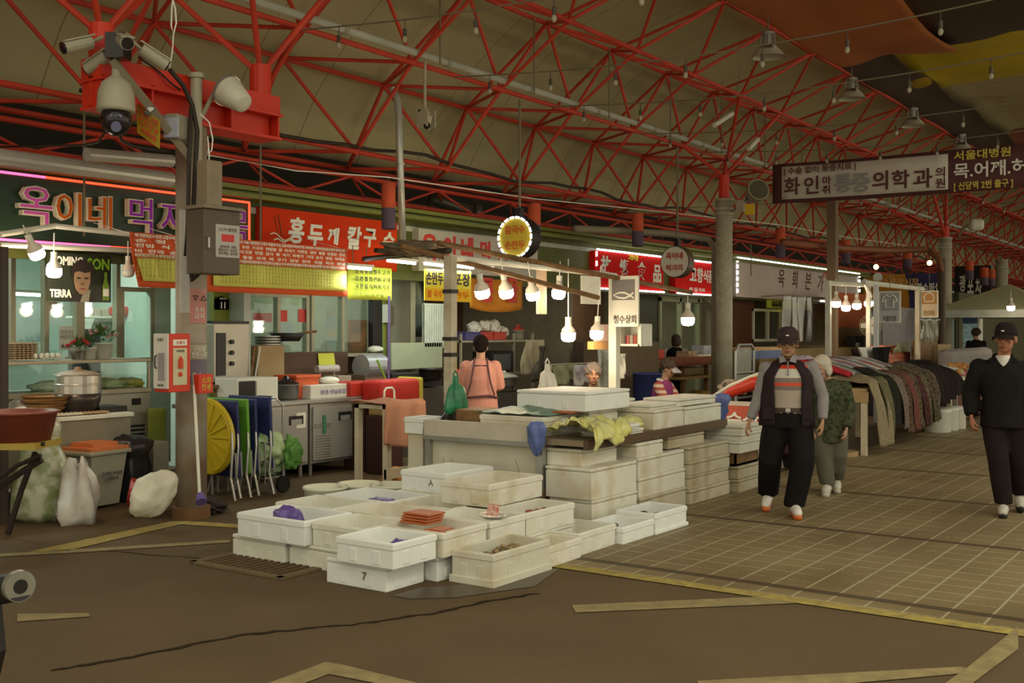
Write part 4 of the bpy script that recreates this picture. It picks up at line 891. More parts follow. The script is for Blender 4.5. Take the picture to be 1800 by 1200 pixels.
# white post with bags, chopping block, boards
pst = thing('stall_post', 'peeling white stall post with green and black bags hanging on it', 'post', (8.2, 6.46, 0))
wp = M('peeling_white', (.55, .52, .42), .6, scale=5, rgb2=(.36, .28, .17))
b = MB(); b.box(-.045, .045, -.045, .045, .74-.74, 2.36); b.build('post', wp, pst)
for z in (2.0, 1.55, 1.4): b = MB(); b.box(-.055, .055, -.055, .055, z, z+.035); b.build('binding', cable, pst)
pst2 = thing('stall_post', 'white stall post in the middle carrying the fish sign', 'post', (11.37, 6.48, 0))
b = MB(); b.box(-.05, .05, -.05, .05, 0, 2.30); b.build('post', whitep, pst2)
for i, (a, c, r, lab, m) in enumerate((((8.2, 6.46, 2.34), (11.4, 6.48, 2.30), .03, 'white beam joining the two white stall posts', whitep), (P(705, 432, v=6.7), P(1052, 523, v=5.9), .026, 'lower brown awning pole running down over the lit bulbs', wood), (P(770, 427, v=6.6), P(1216, 514, v=6.2), .028, 'upper brown awning pole running down to the round white sign', wood), (P(660, 440, v=8.75), P(900, 462, v=8.75), .03, 'dark beam carrying the row of tube lamps', cable), (P(640, 455, v=8.7), P(790, 440, v=6.5), .03, 'dark beam crossing towards the white post', cable))):
    b = MB(); b.cyl(a, c, r, n=8); tag(b.build('awning_pole', m), lab, 'pole')
bag('awning_roll', P(735, 438, v=7.2), (.42, .2, .09), M('rolled_awning', (.13, .10, .06), .8, scale=8), 'dark rolled awning bundle lying on the tangled beams', 'awning', seed=5, amp=.4)
def hang_bag(name, top, w_, h, m, label, seed):
    """carrier bag hanging from a point: gathered handles, wide wrinkled body"""
    t = thing(name, label, 'plastic bag', top); b = MB(); n = 28
    def jit(p):
        a = math.atan2(p.y, p.x); k = 1+.22*math.sin(a*5+p.z*9+seed)+.2*noise.noise(V(p.x*9, p.y*9+seed, p.z*7)); return V(p.x*k, p.y*k*.65, p.z+.02*noise.noise(V(p.x*20, p.y*20, seed)))
    b.lathe([(.012, 0), (.03, -.06), (w_*.32, -h*.3), (w_*.42, -h*.5), (w_*.5, -h*.75), (w_*.5, -h*.93), (w_*.3, -h), (0, -h)], n, jit=jit); b.build('bag_body', m, t, smooth=True)
    b = MB(); b.tube([V(-.04, 0, -.08), V(-.03, 0, .02), V(0, 0, .05), V(.03, 0, .02), V(.04, 0, -.08)], .008, 6); b.build('handle', m, t)
hang_bag('plastic_bag', (8.10, 6.32, 1.22), .25, .36, M('green_bag', (.03, .22, .10), .3, scale=12, rgb2=(.02, .12, .06)), 'shiny green carrier bag hanging on the white stall post', 1)
hang_bag('plastic_bag', (8.05, 6.33, .96), .27, .33, M('black_bag', (.022, .018, .016), .3), 'black carrier bag hanging below the green one', 4)
b = MB(); c = P(840, 715, v=6.1); b.lathe([(0, 0), (.2, 0), (.21, .01), (.21, .17), (.2, .18), (0, .18)], 28, (c.x, c.y, .74)); tag(b.build('chopping_block', wood, smooth=False), 'round brown chopping block on the stall behind the cream box', 'chopping block')
b = MB(); b.box(c.x+.3, c.x+1.0, 5.75, 6.2, .74, .9); b.build('x', wood) if 0 else None
b = MB(); b.box(8.6, 9.3, 5.75, 6.3, .76, .80, bev=.004); tag(b.build('cutting_board', M('tan_board', (.36, .25, .12), .6, scale=4)), 'tan cutting board lying on the stall left of the big white box', 'cutting board')
b = MB(); b.box(9.4, 10.2, 5.75, 6.25, .74, .86, bev=.01); tag(b.build('cutting_board', M('pale_board', (.5, .42, .26), .6, scale=4)), 'thick pale cutting board behind the big white box', 'cutting board')
hang_bag('plastic_bag', (8.95, 5.85, 1.32), .24, .34, M('white_bag', (.62, .60, .52), .4, scale=9), 'white carrier bag standing behind the left end of the big white box', 7)
# ---- bulbs of the stall
bulbcap = M('bulb_cap', (.62, .55, .45), .4, var=0)
def bulb_lamp(c, label, s=.075, tilt=0, e=14, cord=.3, lit=True, col=(1, .72, .42), rz=0):
    t = thing('bulb_lamp', label, 'bulb', c, group=None); t.rotation_euler = (tilt*math.sin(rz), tilt*math.cos(rz), 0) if tilt else (0, 0, 0)
    b = MB(); b.lathe([(0, -s*1.25), (s*.7, -s*1.15), (s*.98, -s*.8), (s, 0), (0, 0)], 18); b.build('bulb', lampw if lit else M('white_glass', (.6, .62, .56), .3, var=0), t, smooth=True)
    b = MB(); b.lathe([(s, 0), (s*.9, s*.5), (s*.45, s*1.0), (s*.4, s*1.5), (0, s*1.5)], 18); b.build('bulb_neck', bulbcap, t, smooth=True)
    b = MB(); b.cyl((0, 0, s*1.4), (0, 0, s*2.2), s*.42, n=10); b.build('socket', whitep, t)
    b = MB(); b.cyl((0, 0, s*2.1), (0, 0, s*2.1+cord), .006, n=5); b.build('cord', paper, t)
    if lit and e: point('bulb_light', Vector(c)-V(0, 0, s*1.7), col, e, .08)
    return t
for k, (x, y) in enumerate(((847, 517), (889, 517), (936, 521), (982, 519))): bulb_lamp(P(x, y-8, v=6.44), f'{("first", "second", "third", "fourth")[k]} lit bulb of the upper stall row from the left, tilted', .075, -.28 if k < 3 else .1, 13, .17)
bulb_lamp(P(999, 585, v=6.44), 'large lit bulb hanging lower over the fish stall', .08, 0, 15, .65)
bulb_lamp(P(1049, 582, v=6.44), 'lit bulb hanging lower beside the pale pink card', .078, .12, 13, .6)
bulb_lamp(P(1209, 558, v=6.2), 'single lit bulb hanging before the red shop door', .085, 0, 22, .17)
# fish sign on the post
t = thing('fish_sign', 'hanging white and grey stall sign with a fish outline', 'stall sign', P(1099, 573, u=11.25)); uu = 11.25
def pq(x, y): return P(x, y, u=uu)
def rect(nm, x0, x1, y0, y1, m, du=0, th=.03):
    a, c = P(x0, y0, u=uu), P(x1, y1, u=uu); b = MB(); b.box(uu-du-th, uu-du, min(a.y, c.y), max(a.y, c.y), min(a.z, c.z), max(a.z, c.z)); return b.build(nm, m, t, world=True)
rect('board', 1074, 1124, 486, 574, M('sign_white', (.62, .62, .54), .5, var=.05)); rect('grey_field', 1078, 1118, 492, 527, M('sign_grey', (.17, .16, .15), .6, var=0), .03, .004)
b = MB(); pts = [pq(1116, 514), pq(1110, 520), pq(1100, 524), pq(1090, 523), pq(1081, 518.5), pq(1090, 514.5), pq(1100, 514), pq(1110, 518.5), pq(1117, 524)]
b.tube([p-V(.035, 0, 0) for p in pts], .011, 6); b.build('fish_outline', paper, t, world=True)
lettering('lettering', '청수상회', M('sign_ink', (.12, .1, .09), .7, var=0), t, P(1098, 561, u=uu-.034), XP, h=.1, w=.30, bold=.02, ext=.003)
# right shelf cabinet below the fish sign
t = thing('open_shelf', 'small white open shelf with red jars below the fish sign', 'shelf', (11.5, 6.3, 1.46)); 
b = MB(); a = P(1088, 600, u=11.42).y; c = P(1124, 600, u=11.42).y
for z in (1.46, 1.70): b.box(11.42, 11.7, c, a, z, z+.025)
for y in (a, c): b.box(11.42, 11.7, y-.02, y+.02, 1.46, 1.72)
b.box(11.68, 11.7, c, a, 1.46, 1.72); b.build('carcass', whitep, t, world=True)
for k in range(4):
    b = MB(); y = c+.06+(a-c-.1)*k/3.6; b.cyl((11.53, y, 1.485), (11.53, y, 1.59), .032, n=12); tag(b.build('jar', M('red_jar', (.3, .04, .03), .4) if k % 2 else greyp), f'{("first", "second", "third", "fourth")[k]} small jar from the right on the white open shelf', 'jar', 'jars on the white cabinet')
# white panel boards on the stall back and the pink card
b = MB(); q0, q1 = P(1024, 484, v=7.0), P(1056, 535, v=7.0); b.box(q0.x, q1.x, 7.0, 7.03, q1.z, q0.z); tag(b.build('signboard_back', whitep), 'white panel hanging left of the fish sign behind the bulbs', 'panel')
b = MB(); q0, q1 = P(1047, 570, v=6.6), P(1084, 600, v=6.6); b.box(q0.x, q1.x, 6.6, 6.63, q1.z, q0.z); tag(b.build('pink_card', M('pink_card', (.6, .42, .36), .6, var=.05)), 'pale pink card behind the right lower bulb', 'card')
b = MB(); q0, q1 = P(1043, 600, v=6.6), P(1082, 613, v=6.6); b.box(q0.x, q1.x, 6.6, 6.68, q1.z, q0.z); tag(b.build('orange_box', M('orange_card', (.55, .30, .10), .6)), 'flat orange box under the pale pink card', 'box')
b = MB(); q0, q1 = P(944, 470, v=6.5), P(961, 552, v=6.5); b.box(q0.x, q1.x, 6.5, 6.51, q1.z, q0.z); tag(b.build('paper_strip', M('orange_paper', (.6, .42, .28), .8)), 'long pale paper strip hanging between the third and fourth bulbs', 'paper')
# ================================================================== LEFT SIDE: CCTV, COLUMN FITTINGS, LEFT SHOP
def blk(name, label, cat, x0, x1, y0, y1, v, dep, m, bev=.006, z0=None, group=None, parent=None):
    """box whose front face fills the photo rectangle on plane v"""
    xm = (x0+x1)/2; a0, a1 = uat(x0, v), uat(x1, v); zt, zb = zat(xm, y0, v), zat(xm, y1, v)
    if z0 is not None: zb = z0
    b = MB(); b.box(a0, a1, v, v+dep, zb, zt, bev=bev)
    if parent is not None: return b.build(name, m, parent, world=True)
    return tag(b.build(name, m), label, cat, group)
def group_thing(name, label, cat, x, y, v): return thing(name, label, cat, P(x, y, v=v))
camw = M('camera_shell', (.38, .355, .26), .45, var=.08); camk = M('camera_dark', (.02, .017, .016), .15, var=0); tube_m = M('tan_tube', (.30, .26, .18), .55, .2)
t = thing('cctv_mast', 'white pole with a slanted arm carrying four bullet cameras and a dome camera', 'surveillance camera', P(344, 400, d=9.45))
b = MB(); q = P(345, 250, d=9.45); b.cyl((q.x, q.y, 2.3), (q.x, q.y, 3.83), .05, n=16); b.build('pole', camw, t, world=True)
b = MB(); b.cyl((q.x, q.y, 3.82), (q.x, q.y, 3.86), .068, n=16); b.build('pole_cap', camw, t, world=True)
A, Bq = P(333, 275, d=9.3), P(197, 104, d=8.7)
b = MB(); b.tube([A, Bq], .042, 4); b.build('arm', tube_m, t, world=True)
b = MB(); b.cyl(P(262, 193, d=9), P(268, 199, d=9), .055, n=8); b.build('clamp', steel, t, world=True)
b = MB(); b.obox(P(208, 82, d=8.7), (.15, .15, .2), .5); b.build('junction_box', camk, t, world=True)
def bullet(c, end, r=.055):
    s = MB(); c, end = Vector(c), Vector(end); s.cyl(c, end, r, n=14); d = (end-c).normalized(); u_ = V(0, 0, r*.9)
    s.obox((c+end)/2+u_, ((end-c).length*1.12, r*1.9, .012), d.to_track_quat('X', 'Z').to_matrix().to_4x4()); o = s.build('bullet_camera', camw, t, world=True)
    s = MB(); s.cyl(end-d*.01, end+d*.012, r*.85, n=14); s.build('lens', camk, o, world=True)
    s = MB(); s.cyl(c, c-d*.1+V(0, 0, .02), .016, n=8); s.build('bracket', camw, o, world=True)
bullet(P(160, 74, d=8.7), P(112, 84, d=8.55)); bullet(P(212, 68, d=8.75), P(224, 76, d=8.42)); bullet(P(248, 86, d=8.8), P(293, 115, d=8.9)); bullet(P(188, 98, d=8.8), P(153, 122, d=8.85), .05)
dc = P(204, 190, d=8.75)
b = MB(); b.lathe([(.03, .36), (.035, .26), (.06, .24), (.11, .2), (.14, .12), (.148, .0), (.148, -.03), (0, -.03)], 24, dc); b.build('dome_housing', camw, t, world=True, smooth=True)
b = MB(); b.ell(dc-V(0, 0, .09), (.122, .122, .135), n=20); b.build('dome_ball', camk, t, world=True, smooth=True)
b = MB(); f_ = (V(0, 0, CAMH)-dc).normalized(); b.cyl(dc+f_*.105-V(0, 0, .14), dc+f_*.135-V(0, 0, .15), .04, n=14)
for s in (-.035, .035): b.cyl(dc+f_*.11+V(s*SY, -s*CY, -.06), dc+f_*.13+V(s*SY, -s*CY, -.06), .014, n=8)
b.build('dome_lens', M('lens_blue', (.16, .17, .28), .1, var=0), t, world=True)
b = MB(); b.poly([P(241, 181, d=9.0), P(282, 212, d=9.0), P(281, 262, d=9.0), P(241, 233, d=9.0)]); bmesh.ops.solidify(b.bm, geom=list(b.bm.faces), thickness=.006); pl = b.build('warning_plate', M('warning_yellow', (.55, .40, .02), .5, var=.05), t, world=True)
rd = (P(282, 212, d=9.0)-P(241, 181, d=9.0)).normalized(); up_ = (P(241, 181, d=9.0)-P(241, 233, d=9.0)).normalized()
for i, tx in enumerate(('안전한 시장', 'CCTV', '녹화중')): lettering('plate_lettering', tx, redl, t, P(261, 206+15*i, d=8.985), rd, h=.055, maxw=.2, up=up_, ext=.003, bold=.02)
b = MB(); b.tube([P(298, 122, d=9.1), P(322, 150, d=9.2), P(338, 185, d=9.3), P(347, 230, d=9.3), P(343, 300, d=9.3), P(338, 400, d=9.25), P(332, 455, d=9.2), P(338, 492, d=9.15), P(352, 478, d=9.1)], .02, 8); b.tube([P(336, 190, d=9.25), P(333, 260, d=9.25), P(330, 400, d=9.2), P(326, 450, d=9.2)], .018, 8)
tag(b.build('electric_cable', cable, smooth=True), 'thick black cables looping down the weathered column into the grey box', 'cable')
b = MB(); b.tube([P(243, 100, d=9), P(275, 122, d=9.2), P(305, 150, d=9.3), P(318, 158, d=9.4)], .008, 6); b.tube([P(205, 225, d=8.8), P(214, 247, d=8.9), P(235, 258, d=9), P(300, 266, d=9.3)], .014, 6); b.tube([P(185, 232, d=8.9), P(172, 250, d=9), P(150, 255, d=9.2), P(0, 258, d=9.8)], .01, 6)
tag(b.build('electric_cable', cable, smooth=True), 'thin dark cables drooping below the dome camera', 'cable')
for k, (pts, lab) in enumerate((([(303, -10), (308, 20), (303, 45), (306, 62), (299, 20), (305, -8)], 'white cord loop'), ([(306, 62), (303, 90), (298, 118)], 'white cord end'))):
    pass
b = MB(); b.tube([P(x, y, d=9.0) for x, y in [(300, -12), (308, 15), (310, 40), (305, 60), (301, 45), (302, 15), (305, -10)]], .007, 6); b.tube([P(x, y, d=9.0) for x, y in [(305, 60), (303, 90), (298, 120)]], .006, 6); tag(b.build('cord', paper), 'white cord with a loop hanging above the bullet cameras', 'cord')
b = MB(); b.tube([P(x, y, d=9.2) for x, y in [(352, 200), (368, 215), (374, 245), (372, 265), (366, 270), (365, 240), (368, 272), (366, 300), (358, 320)]], .006, 6); tag(b.build('cord', paper), 'white cord tangle hanging at the mast beside the floodlight', 'cord')
# floodlight
t = thing('floodlight', 'white bowl floodlight on a short arm at the mast', 'floodlight', P(400, 170, d=9.5)); c0 = P(398, 158, d=9.5); dr = (P(446, 196, d=9.35)-c0).normalized(); Q = dr.to_track_quat('Z', 'Y').to_matrix().to_4x4()
b = MB(); b.lathe([(0, -.02), (.12, -.02), (.135, .0), (.135, .03), (.11, .14), (.085, .24), (.07, .25), (0, .255)], 22); b.xf(Matrix.Translation(c0) @ Q); b.build('bowl', M('flood_white', (.58, .56, .46), .35, var=.08), t, world=True, smooth=True)
b = MB(); b.lathe([(.145, -.005), (.145, .02), (.125, .02), (.125, -.005), (.145, -.005)], 22); b.xf(Matrix.Translation(c0) @ Q); b.build('rim', steel, t, world=True)
b = MB(); b.tube([P(352, 210, d=9.45), P(370, 175, d=9.5), P(386, 148, d=9.5), P(398, 142, d=9.5)], .02, 8); b.build('bracket', tube_m, t, world=True)
# loudspeaker horn box behind mast
t = thing('speaker_box', 'pale speaker box strapped to the mast behind the warning plate', 'speaker', P(308, 250, d=9.8)); b = MB(); b.obox(P(312, 226, d=9.25), (.24, .16, .22), .4, bev=.03); b.build('body', M('speaker_tan', (.26, .24, .18), .6), t, world=True)
b = MB(); b.obox(P(301, 224, d=9.12), (.02, .14, .17), .4, bev=.01); b.build('grille', M('blue_grey', (.34, .36, .42), .4), t, world=True)
# electric box on the column
t = thing('electric_box', 'grey brown electric cabinet with a paper notice strapped to the weathered column', 'electric cabinet', (6.3, 7.5, 2.13)); eb = M('box_brown', (.10, .075, .05), .5, var=.1)
a0 = P(358, 480, d=8.9); b = MB(); b.box(a0.x, a0.x+.38, a0.y, a0.y+.22, a0.z, a0.z+.53, bev=.008); b.build('body', eb, t, world=True)
b = MB(); b.box(a0.x-.02, a0.x+.40, a0.y-.03, a0.y+.24, a0.z+.53, a0.z+.56, bev=.006); b.build('lid', M('box_lid', (.22, .18, .12), .5), t, world=True)
b = MB(); b.box(a0.x+.12, a0.x+.37, a0.y-.006, a0.y, a0.z+.14, a0.z+.41); b.build('notice', M('notice_grey', (.42, .40, .37), .7, var=.05), t, world=True)
lettering('notice_lettering', 'CCTV 촬영중', M('box_stamp', (.16, .08, .05)), t, (a0.x+.245, a0.y-.008, a0.z+.37), X1, h=.03, maxw=.2, ext=.002)
b = MB(); b.box(a0.x+.18, a0.x+.31, a0.y-.009, a0.y-.005, a0.z+.27, a0.z+.33, bev=.01); b.build('camera_symbol', redl, t, world=True)
lettering('notice_lettering', '설치목적 : 방범\n촬영시간 : 24시간\n관리책임 : 상인회', M('box_stamp', (.16, .08, .05)), t, (a0.x+.245, a0.y-.008, a0.z+.2), X1, h=.08, maxw=.2, ext=.002)
b = MB(); b.tube([V(a0.x+.03, a0.y-.0, a0.z+.2), V(a0.x+.03, a0.y-.03, a0.z+.21), V(a0.x+.03, a0.y-.03, a0.z+.29), V(a0.x+.03, a0.y, a0.z+.3)], .008, 6); b.build('handle', steel, t, world=True)
b = MB(); b.box(a0.x+.12, a0.x+.28, a0.y+.1, a0.y+.24, a0.z+.56, a0.z+.95, bev=.01); tag(b.build('junction_box', M('tan_box', (.25, .20, .13), .5)), 'narrow tan box standing above the electric cabinet on the column', 'box')
# fire extinguisher cabinet
t = thing('extinguisher_cabinet', 'red fire extinguisher cabinet with a white side door on the weathered column', 'fire cabinet', P(297, 690, d=9.15)); a0 = P(297, 690, d=9.1); redc = M('fire_red', (.58, .045, .02), .4, var=.08)
b = MB(); b.box(a0.x, a0.x+.22, a0.y, a0.y+.19, a0.z, a0.z+.49, bev=.008); b.build('body', redc, t, world=True)
b = MB(); b.box(a0.x-.012, a0.x, a0.y+.0, a0.y+.19, a0.z+.03, a0.z+.49, bev=.004); b.build('door', M('cabinet_white', (.66, .62, .56), .4, var=.05), t, world=True)
b = MB(); b.box(a0.x-.018, a0.x-.011, a0.y+.04, a0.y+.12, a0.z+.1, a0.z+.33); b.build('door_window', M('mauve_window', (.35, .30, .32), .3, var=.1), t, world=True)
b = MB(); b.tube([V(a0.x-.015, a0.y+.14, a0.z+.2), V(a0.x-.035, a0.y+.14, a0.z+.21), V(a0.x-.035, a0.y+.14, a0.z+.3), V(a0.x-.015, a0.y+.14, a0.z+.31)], .006, 6); b.build('handle', camk, t, world=True)
b = MB(); b.box(a0.x+.04, a0.x+.18, a0.y-.004, a0.y, a0.z+.06, a0.z+.37); b.build('instruction_panel', M('cream_panel', (.55, .50, .32), .6, var=.05), t, world=True)
b = MB(); b.box(a0.x+.04, a0.x+.18, a0.y-.004, a0.y, a0.z+.39, a0.z+.44); b.build('header_panel', paper, t, world=True)
lettering('lettering', '소화기', redl, t, (a0.x+.11, a0.y-.006, a0.z+.415), X1, h=.03, ext=.002, maxw=.12); lettering('lettering', '사용방법', dark, t, (a0.x+.11, a0.y-.006, a0.z+.345), X1, h=.02, ext=.002, maxw=.12)
lettering('lettering', '소화기', dark, t, (a0.x-.016, a0.y+.095, a0.z+.44), XP, h=.028, ext=.002, maxw=.14); lettering('lettering', '중앙시장', dark, t, (a0.x-.016, a0.y+.09, a0.z+.06), XP, h=.02, ext=.002, maxw=.14)
b = MB(); b.lathe([(0, 0), (.022, 0), (.022, .07), (.008, .09), (.008, .1), (0, .1)], 12, (a0.x+.11, a0.y-.012, a0.z+.2)); b.ell((a0.x+.11, a0.y-.008, a0.z+.15), (.022, .006, .022), n=10); b.build('extinguisher_picture', redc, t, world=True)
t = thing('alarm_box', 'small red alarm box with yellow letters low on the right of the column', 'alarm box', P(360, 692, d=9.3)); a0 = P(350, 692, d=9.3); b = MB(); b.box(a0.x, a0.x+.15, a0.y, a0.y+.09, a0.z, a0.z+.165, bev=.006); b.build('body', redc, t, world=True)
lettering('lettering', '소화\n전용', M('yellow_print', (.6, .5, .08)), t, (a0.x+.075, a0.y-.003, a0.z+.085), X1, h=.11, maxw=.1, ext=.003)
# mop and broom leaning on the column
t = thing('mop', 'white handled mop leaning on the right of the weathered column', 'mop', P(355, 885, z=0)); b = MB(); b.cyl(P(341, 672, d=9.35), P(351, 872, d=9.25), .014, n=8); b.build('handle', whitep, t, world=True); b = MB(); b.cyl(P(340, 655, d=9.36), P(341, 676, d=9.35), .018, n=8); b.build('grip', greyp, t, world=True)
b = MB(); c = P(360, 893, z=.03); b.blob((c.x, c.y, .05), (.14, .22, .07), .5, 4, 3, 4); b.build('mop_head', M('mop_grey', (.05, .04, .035), .9, scale=30), t, world=True, smooth=True)
b = MB(); b.cyl(P(352, 868, d=9.25), P(354, 882, d=9.2), .03, .05, n=10); b.build('mop_clamp', viol, t, world=True)
# folded tables
def table_legs(t, v0, zt, x0=-.06, x1=.06):
    b = MB(); b.tube([V(x0, v0-.12, .02), V(x0*.6, v0-.01, .22), V(x0*.3, v0, .5), V(0, v0+.04, zt), V(0, v0+.4, zt), V(0, v0+.44, .5), V(x0, v0+.52, .02)], .013, 8); b.build('leg_frame', steel, t)
    b = MB(); b.tube([V(x1, v0+.1, .02), V(x1*.6, v0+.02, .22), V(x1*.4, v0+.02, .45), V(x1*.4, v0+.38, .45), V(x1, v0+.4, .02)], .013, 8); b.build('leg_frame', steel, t)
def folded_table(u, v0, W_, z0, z1, m, label, rnd_=False, lean=.05):
    t = thing('folding_table', label, 'table', (u, v0, 0)); b = MB(); zc = (z0+z1)/2; r = (z1-z0)/2
    if rnd_: b.lathe([(0, -.015), (r-.01, -.015), (r, 0), (r, .022), (r-.02, .022), (r-.03, .008), (0, .008)], 36); b.xf(Matrix.Translation((0, r, zc)) @ Matrix.Rotation(math.pi/2-lean, 4, 'Y'))
    else: b.obox((0, 0, 0), (W_, z1-z0, .035), bev=.012); b.xf(Matrix.Translation((0, W_/2, zc)) @ Matrix.Rotation(math.pi/2-lean, 4, 'Y') @ Matrix.Rotation(math.pi/2, 4, 'Z'))
    b.build('table_top', m, t)
    if rnd_:
        b = MB()
        for k in range(16):
            a = k*math.pi/8; b.obox((math.cos(a)*r*.58, math.sin(a)*r*.58, -.02), (r*.75, .012, .012), a)
        b.tube([V(math.cos(k*.3)*r*.92, math.sin(k*.3)*r*.92, -.02) for k in range(21)], .01, 6); b.xf(Matrix.Translation((0, r, zc)) @ Matrix.Rotation(math.pi/2-lean, 4, 'Y')); b.build('underside_rib', m, t)
    table_legs(t, -.02, .68, -.1, .06)
folded_table(7.14, 8.29, .7, .22, .98, M('yellow_plastic', (.52, .40, .02), .45, var=.12), 'round yellow folding table stored on edge beside the weathered column', True)
navy = M('navy_plastic', (.03, .035, .13), .45, var=.2)
folded_table(7.27, 8.36, .6, .2, .96, navy, 'navy folding table between the yellow and the green one'); folded_table(7.38, 8.34, .62, .23, .97, M('green_plastic', (.12, .34, .03), .45, var=.12), 'bright green folding table stored on edge'); folded_table(7.50, 8.36, .62, .24, .965, navy, 'navy folding table just right of the green one'); folded_table(7.65, 8.31, .62, .26, .98, navy, 'navy folding table rightmost of the stored tables')
# shopping trolley with greens
t = thing('trolley', 'small metal shopping trolley loaded with green bags beside the navy tables', 'trolley', (8.0, 8.25, 0)); b = MB(); q = P(500, 850, z=.08)
fr = [V(q.x-.02, q.y, .1), V(q.x-.02, q.y, .88), V(q.x-.1, q.y+.02, .96), V(q.x-.1, q.y+.36, .96), V(q.x-.02, q.y+.38, .88), V(q.x-.02, q.y+.38, .1)]
b.tube(fr, .012, 8); b.build('handle_frame', steel, t, world=True); b = MB()
for z in (.16, .33, .52): b.tube([V(q.x, q.y, z), V(q.x-.26, q.y, z), V(q.x-.26, q.y+.38, z), V(q.x, q.y+.38, z)], .009, 6, closed=True)
for du in (0, -.26): b.cyl((q.x+du, q.y, .1), (q.x+du, q.y, .52), .008, n=6); b.cyl((q.x+du, q.y+.38, .1), (q.x+du, q.y+.38, .52), .008, n=6)
b.build('basket_frame', steel, t, world=True)
for dv in (-.03, .41): b = MB(); b.cyl((q.x-.05, q.y+dv-.02, .085), (q.x-.05, q.y+dv+.02, .085), .085, n=20); b.build('wheel', black, t, world=True)
b = MB(); b.cyl((q.x-.1, q.y+.08, .96), (q.x-.1, q.y+.28, .96), .02, n=8); b.build('grip', black, t, world=True)
gr_ = M('greens_bag', (.28, .42, .16), .4, scale=7, rgb2=(.50, .58, .40)); bag('vegetable_bag', (q.x-.12, q.y+.14, .44), (.17, .2, .2), gr_, 'green and white bag of vegetables lying on the trolley', 'bag', 11, .35, 1.8); bag('vegetable_bag', (q.x+.06, q.y-.04, .38), (.1, .1, .2), M('greens', (.12, .30, .06), .5, scale=8), 'green leaves bag hanging over the right side of the trolley', 'bag', 12, .4)
bag('vegetable_bag', (q.x-.12, q.y+.16, .24), (.14, .18, .1), M('dark_greens', (.04, .09, .03), .5, rgb2=(.25, .35, .2)), 'dark green bag on the low shelf of the trolley', 'bag', 13, .3)
# ------------------------------------------------------------------ counter of the second shop
cv = 8.97
def fridge(x0, x1, label, lock=False):
    a0, a1 = uat(x0, cv), uat(x1, cv); t = thing('counter_fridge', label, 'fridge', ((a0+a1)/2, cv, 0)); fs = M('fridge_steel', (.36, .36, .34), .42, .35, var=.08, scale=2)
    b = MB(); b.box(a0, a1, cv, cv+.62, .14, .82); b.build('body', steel, t, world=True)
    b = MB(); b.box(a0+.03, a1-.03, cv-.025, cv, .17, .78, bev=.006); dr = b.build('door', fs, t, world=True)
    um = a0+(a1-a0)*.5; b = MB(); b.box(um-.02, um+.2, cv-.03, cv-.024, .60, .70, bev=.004); b.build('handle', black, dr, world=True); b = MB(); b.box(um+.01, um+.17, cv-.034, cv-.029, .60, .66); b.build('handle_recess', fs, dr, world=True)
    b = MB(); b.box(a1-.2, a1-.06, cv-.03, cv-.025, .56, .73); b.build('paper_note', paper, t, world=True)
    if lock:
        b = MB(); b.box(a0+.05, a0+.3, cv-.032, cv-.025, .54, .59); b.build('lock_plate', steel, t, world=True); b = MB(); b.box(a0+.17, a0+.22, cv-.037, cv-.03, .47, .68); b.build('green_latch', M('green_latch', (.05, .18, .1), .5, var=0), t, world=True)
        b = MB()
        for k in range(9): b.box(a0+.06, a0+.3, cv-.03, cv-.025, .2+.03*k, .212+.03*k)
        b.build('vent_grille', steel, t, world=True)
    for u in (a0+.06, a1-.06):
        b = MB(); b.cyl((u, cv+.06, 0), (u, cv+.06, .15), .022, n=8); b.build('leg', steel, t, world=True)
        b = MB(); b.cyl((u, cv+.55, 0), (u, cv+.55, .15), .022, n=8); b.build('leg', steel, t, world=True)
fridge(472, 541, 'steel under counter fridge left, behind the trolley'); fridge(545, 641, 'steel under counter fridge with a green latch, right of the other fridge', True)
b = MB(); b.box(uat(376, cv), uat(692, cv), cv-.04, cv+.68, .82, .865, bev=.006); tag(b.build('worktop', steel), 'long steel worktop over the counter fridges', 'worktop')
b = MB(); b.box(uat(378, cv), uat(470, cv), cv+.1, cv+.6, 0, .82); tag(b.build('base_cabinet', M('dark_cabinet', (.06, .05, .04), .6)), 'dark base cabinet under the left end of the steel worktop', 'cabinet')
WT = .865
# microwave
t = group_thing('microwave', 'white microwave oven on the steel worktop', 'microwave', 455, 700, 9.05); v0 = 9.06; a0, a1 = uat(417, v0), uat(489, v0)
b = MB(); b.box(a0, a1, v0, v0+.36, WT, WT+.27, bev=.01); b.build('body', M('appliance_white', (.62, .63, .56), .4, var=.05), t, world=True); b = MB(); b.box(a0+.02, a0+(a1-a0)*.42, v0-.012, v0, WT+.03, WT+.24, bev=.005); b.build('door_window', camk, t, world=True)
b = MB(); b.box(a0+(a1-a0)*.44, a0+(a1-a0)*.5, v0-.02, v0, WT+.03, WT+.24, bev=.008); b.build('door_handle', M('appliance_white', (.62, .63, .56)), t, world=True)
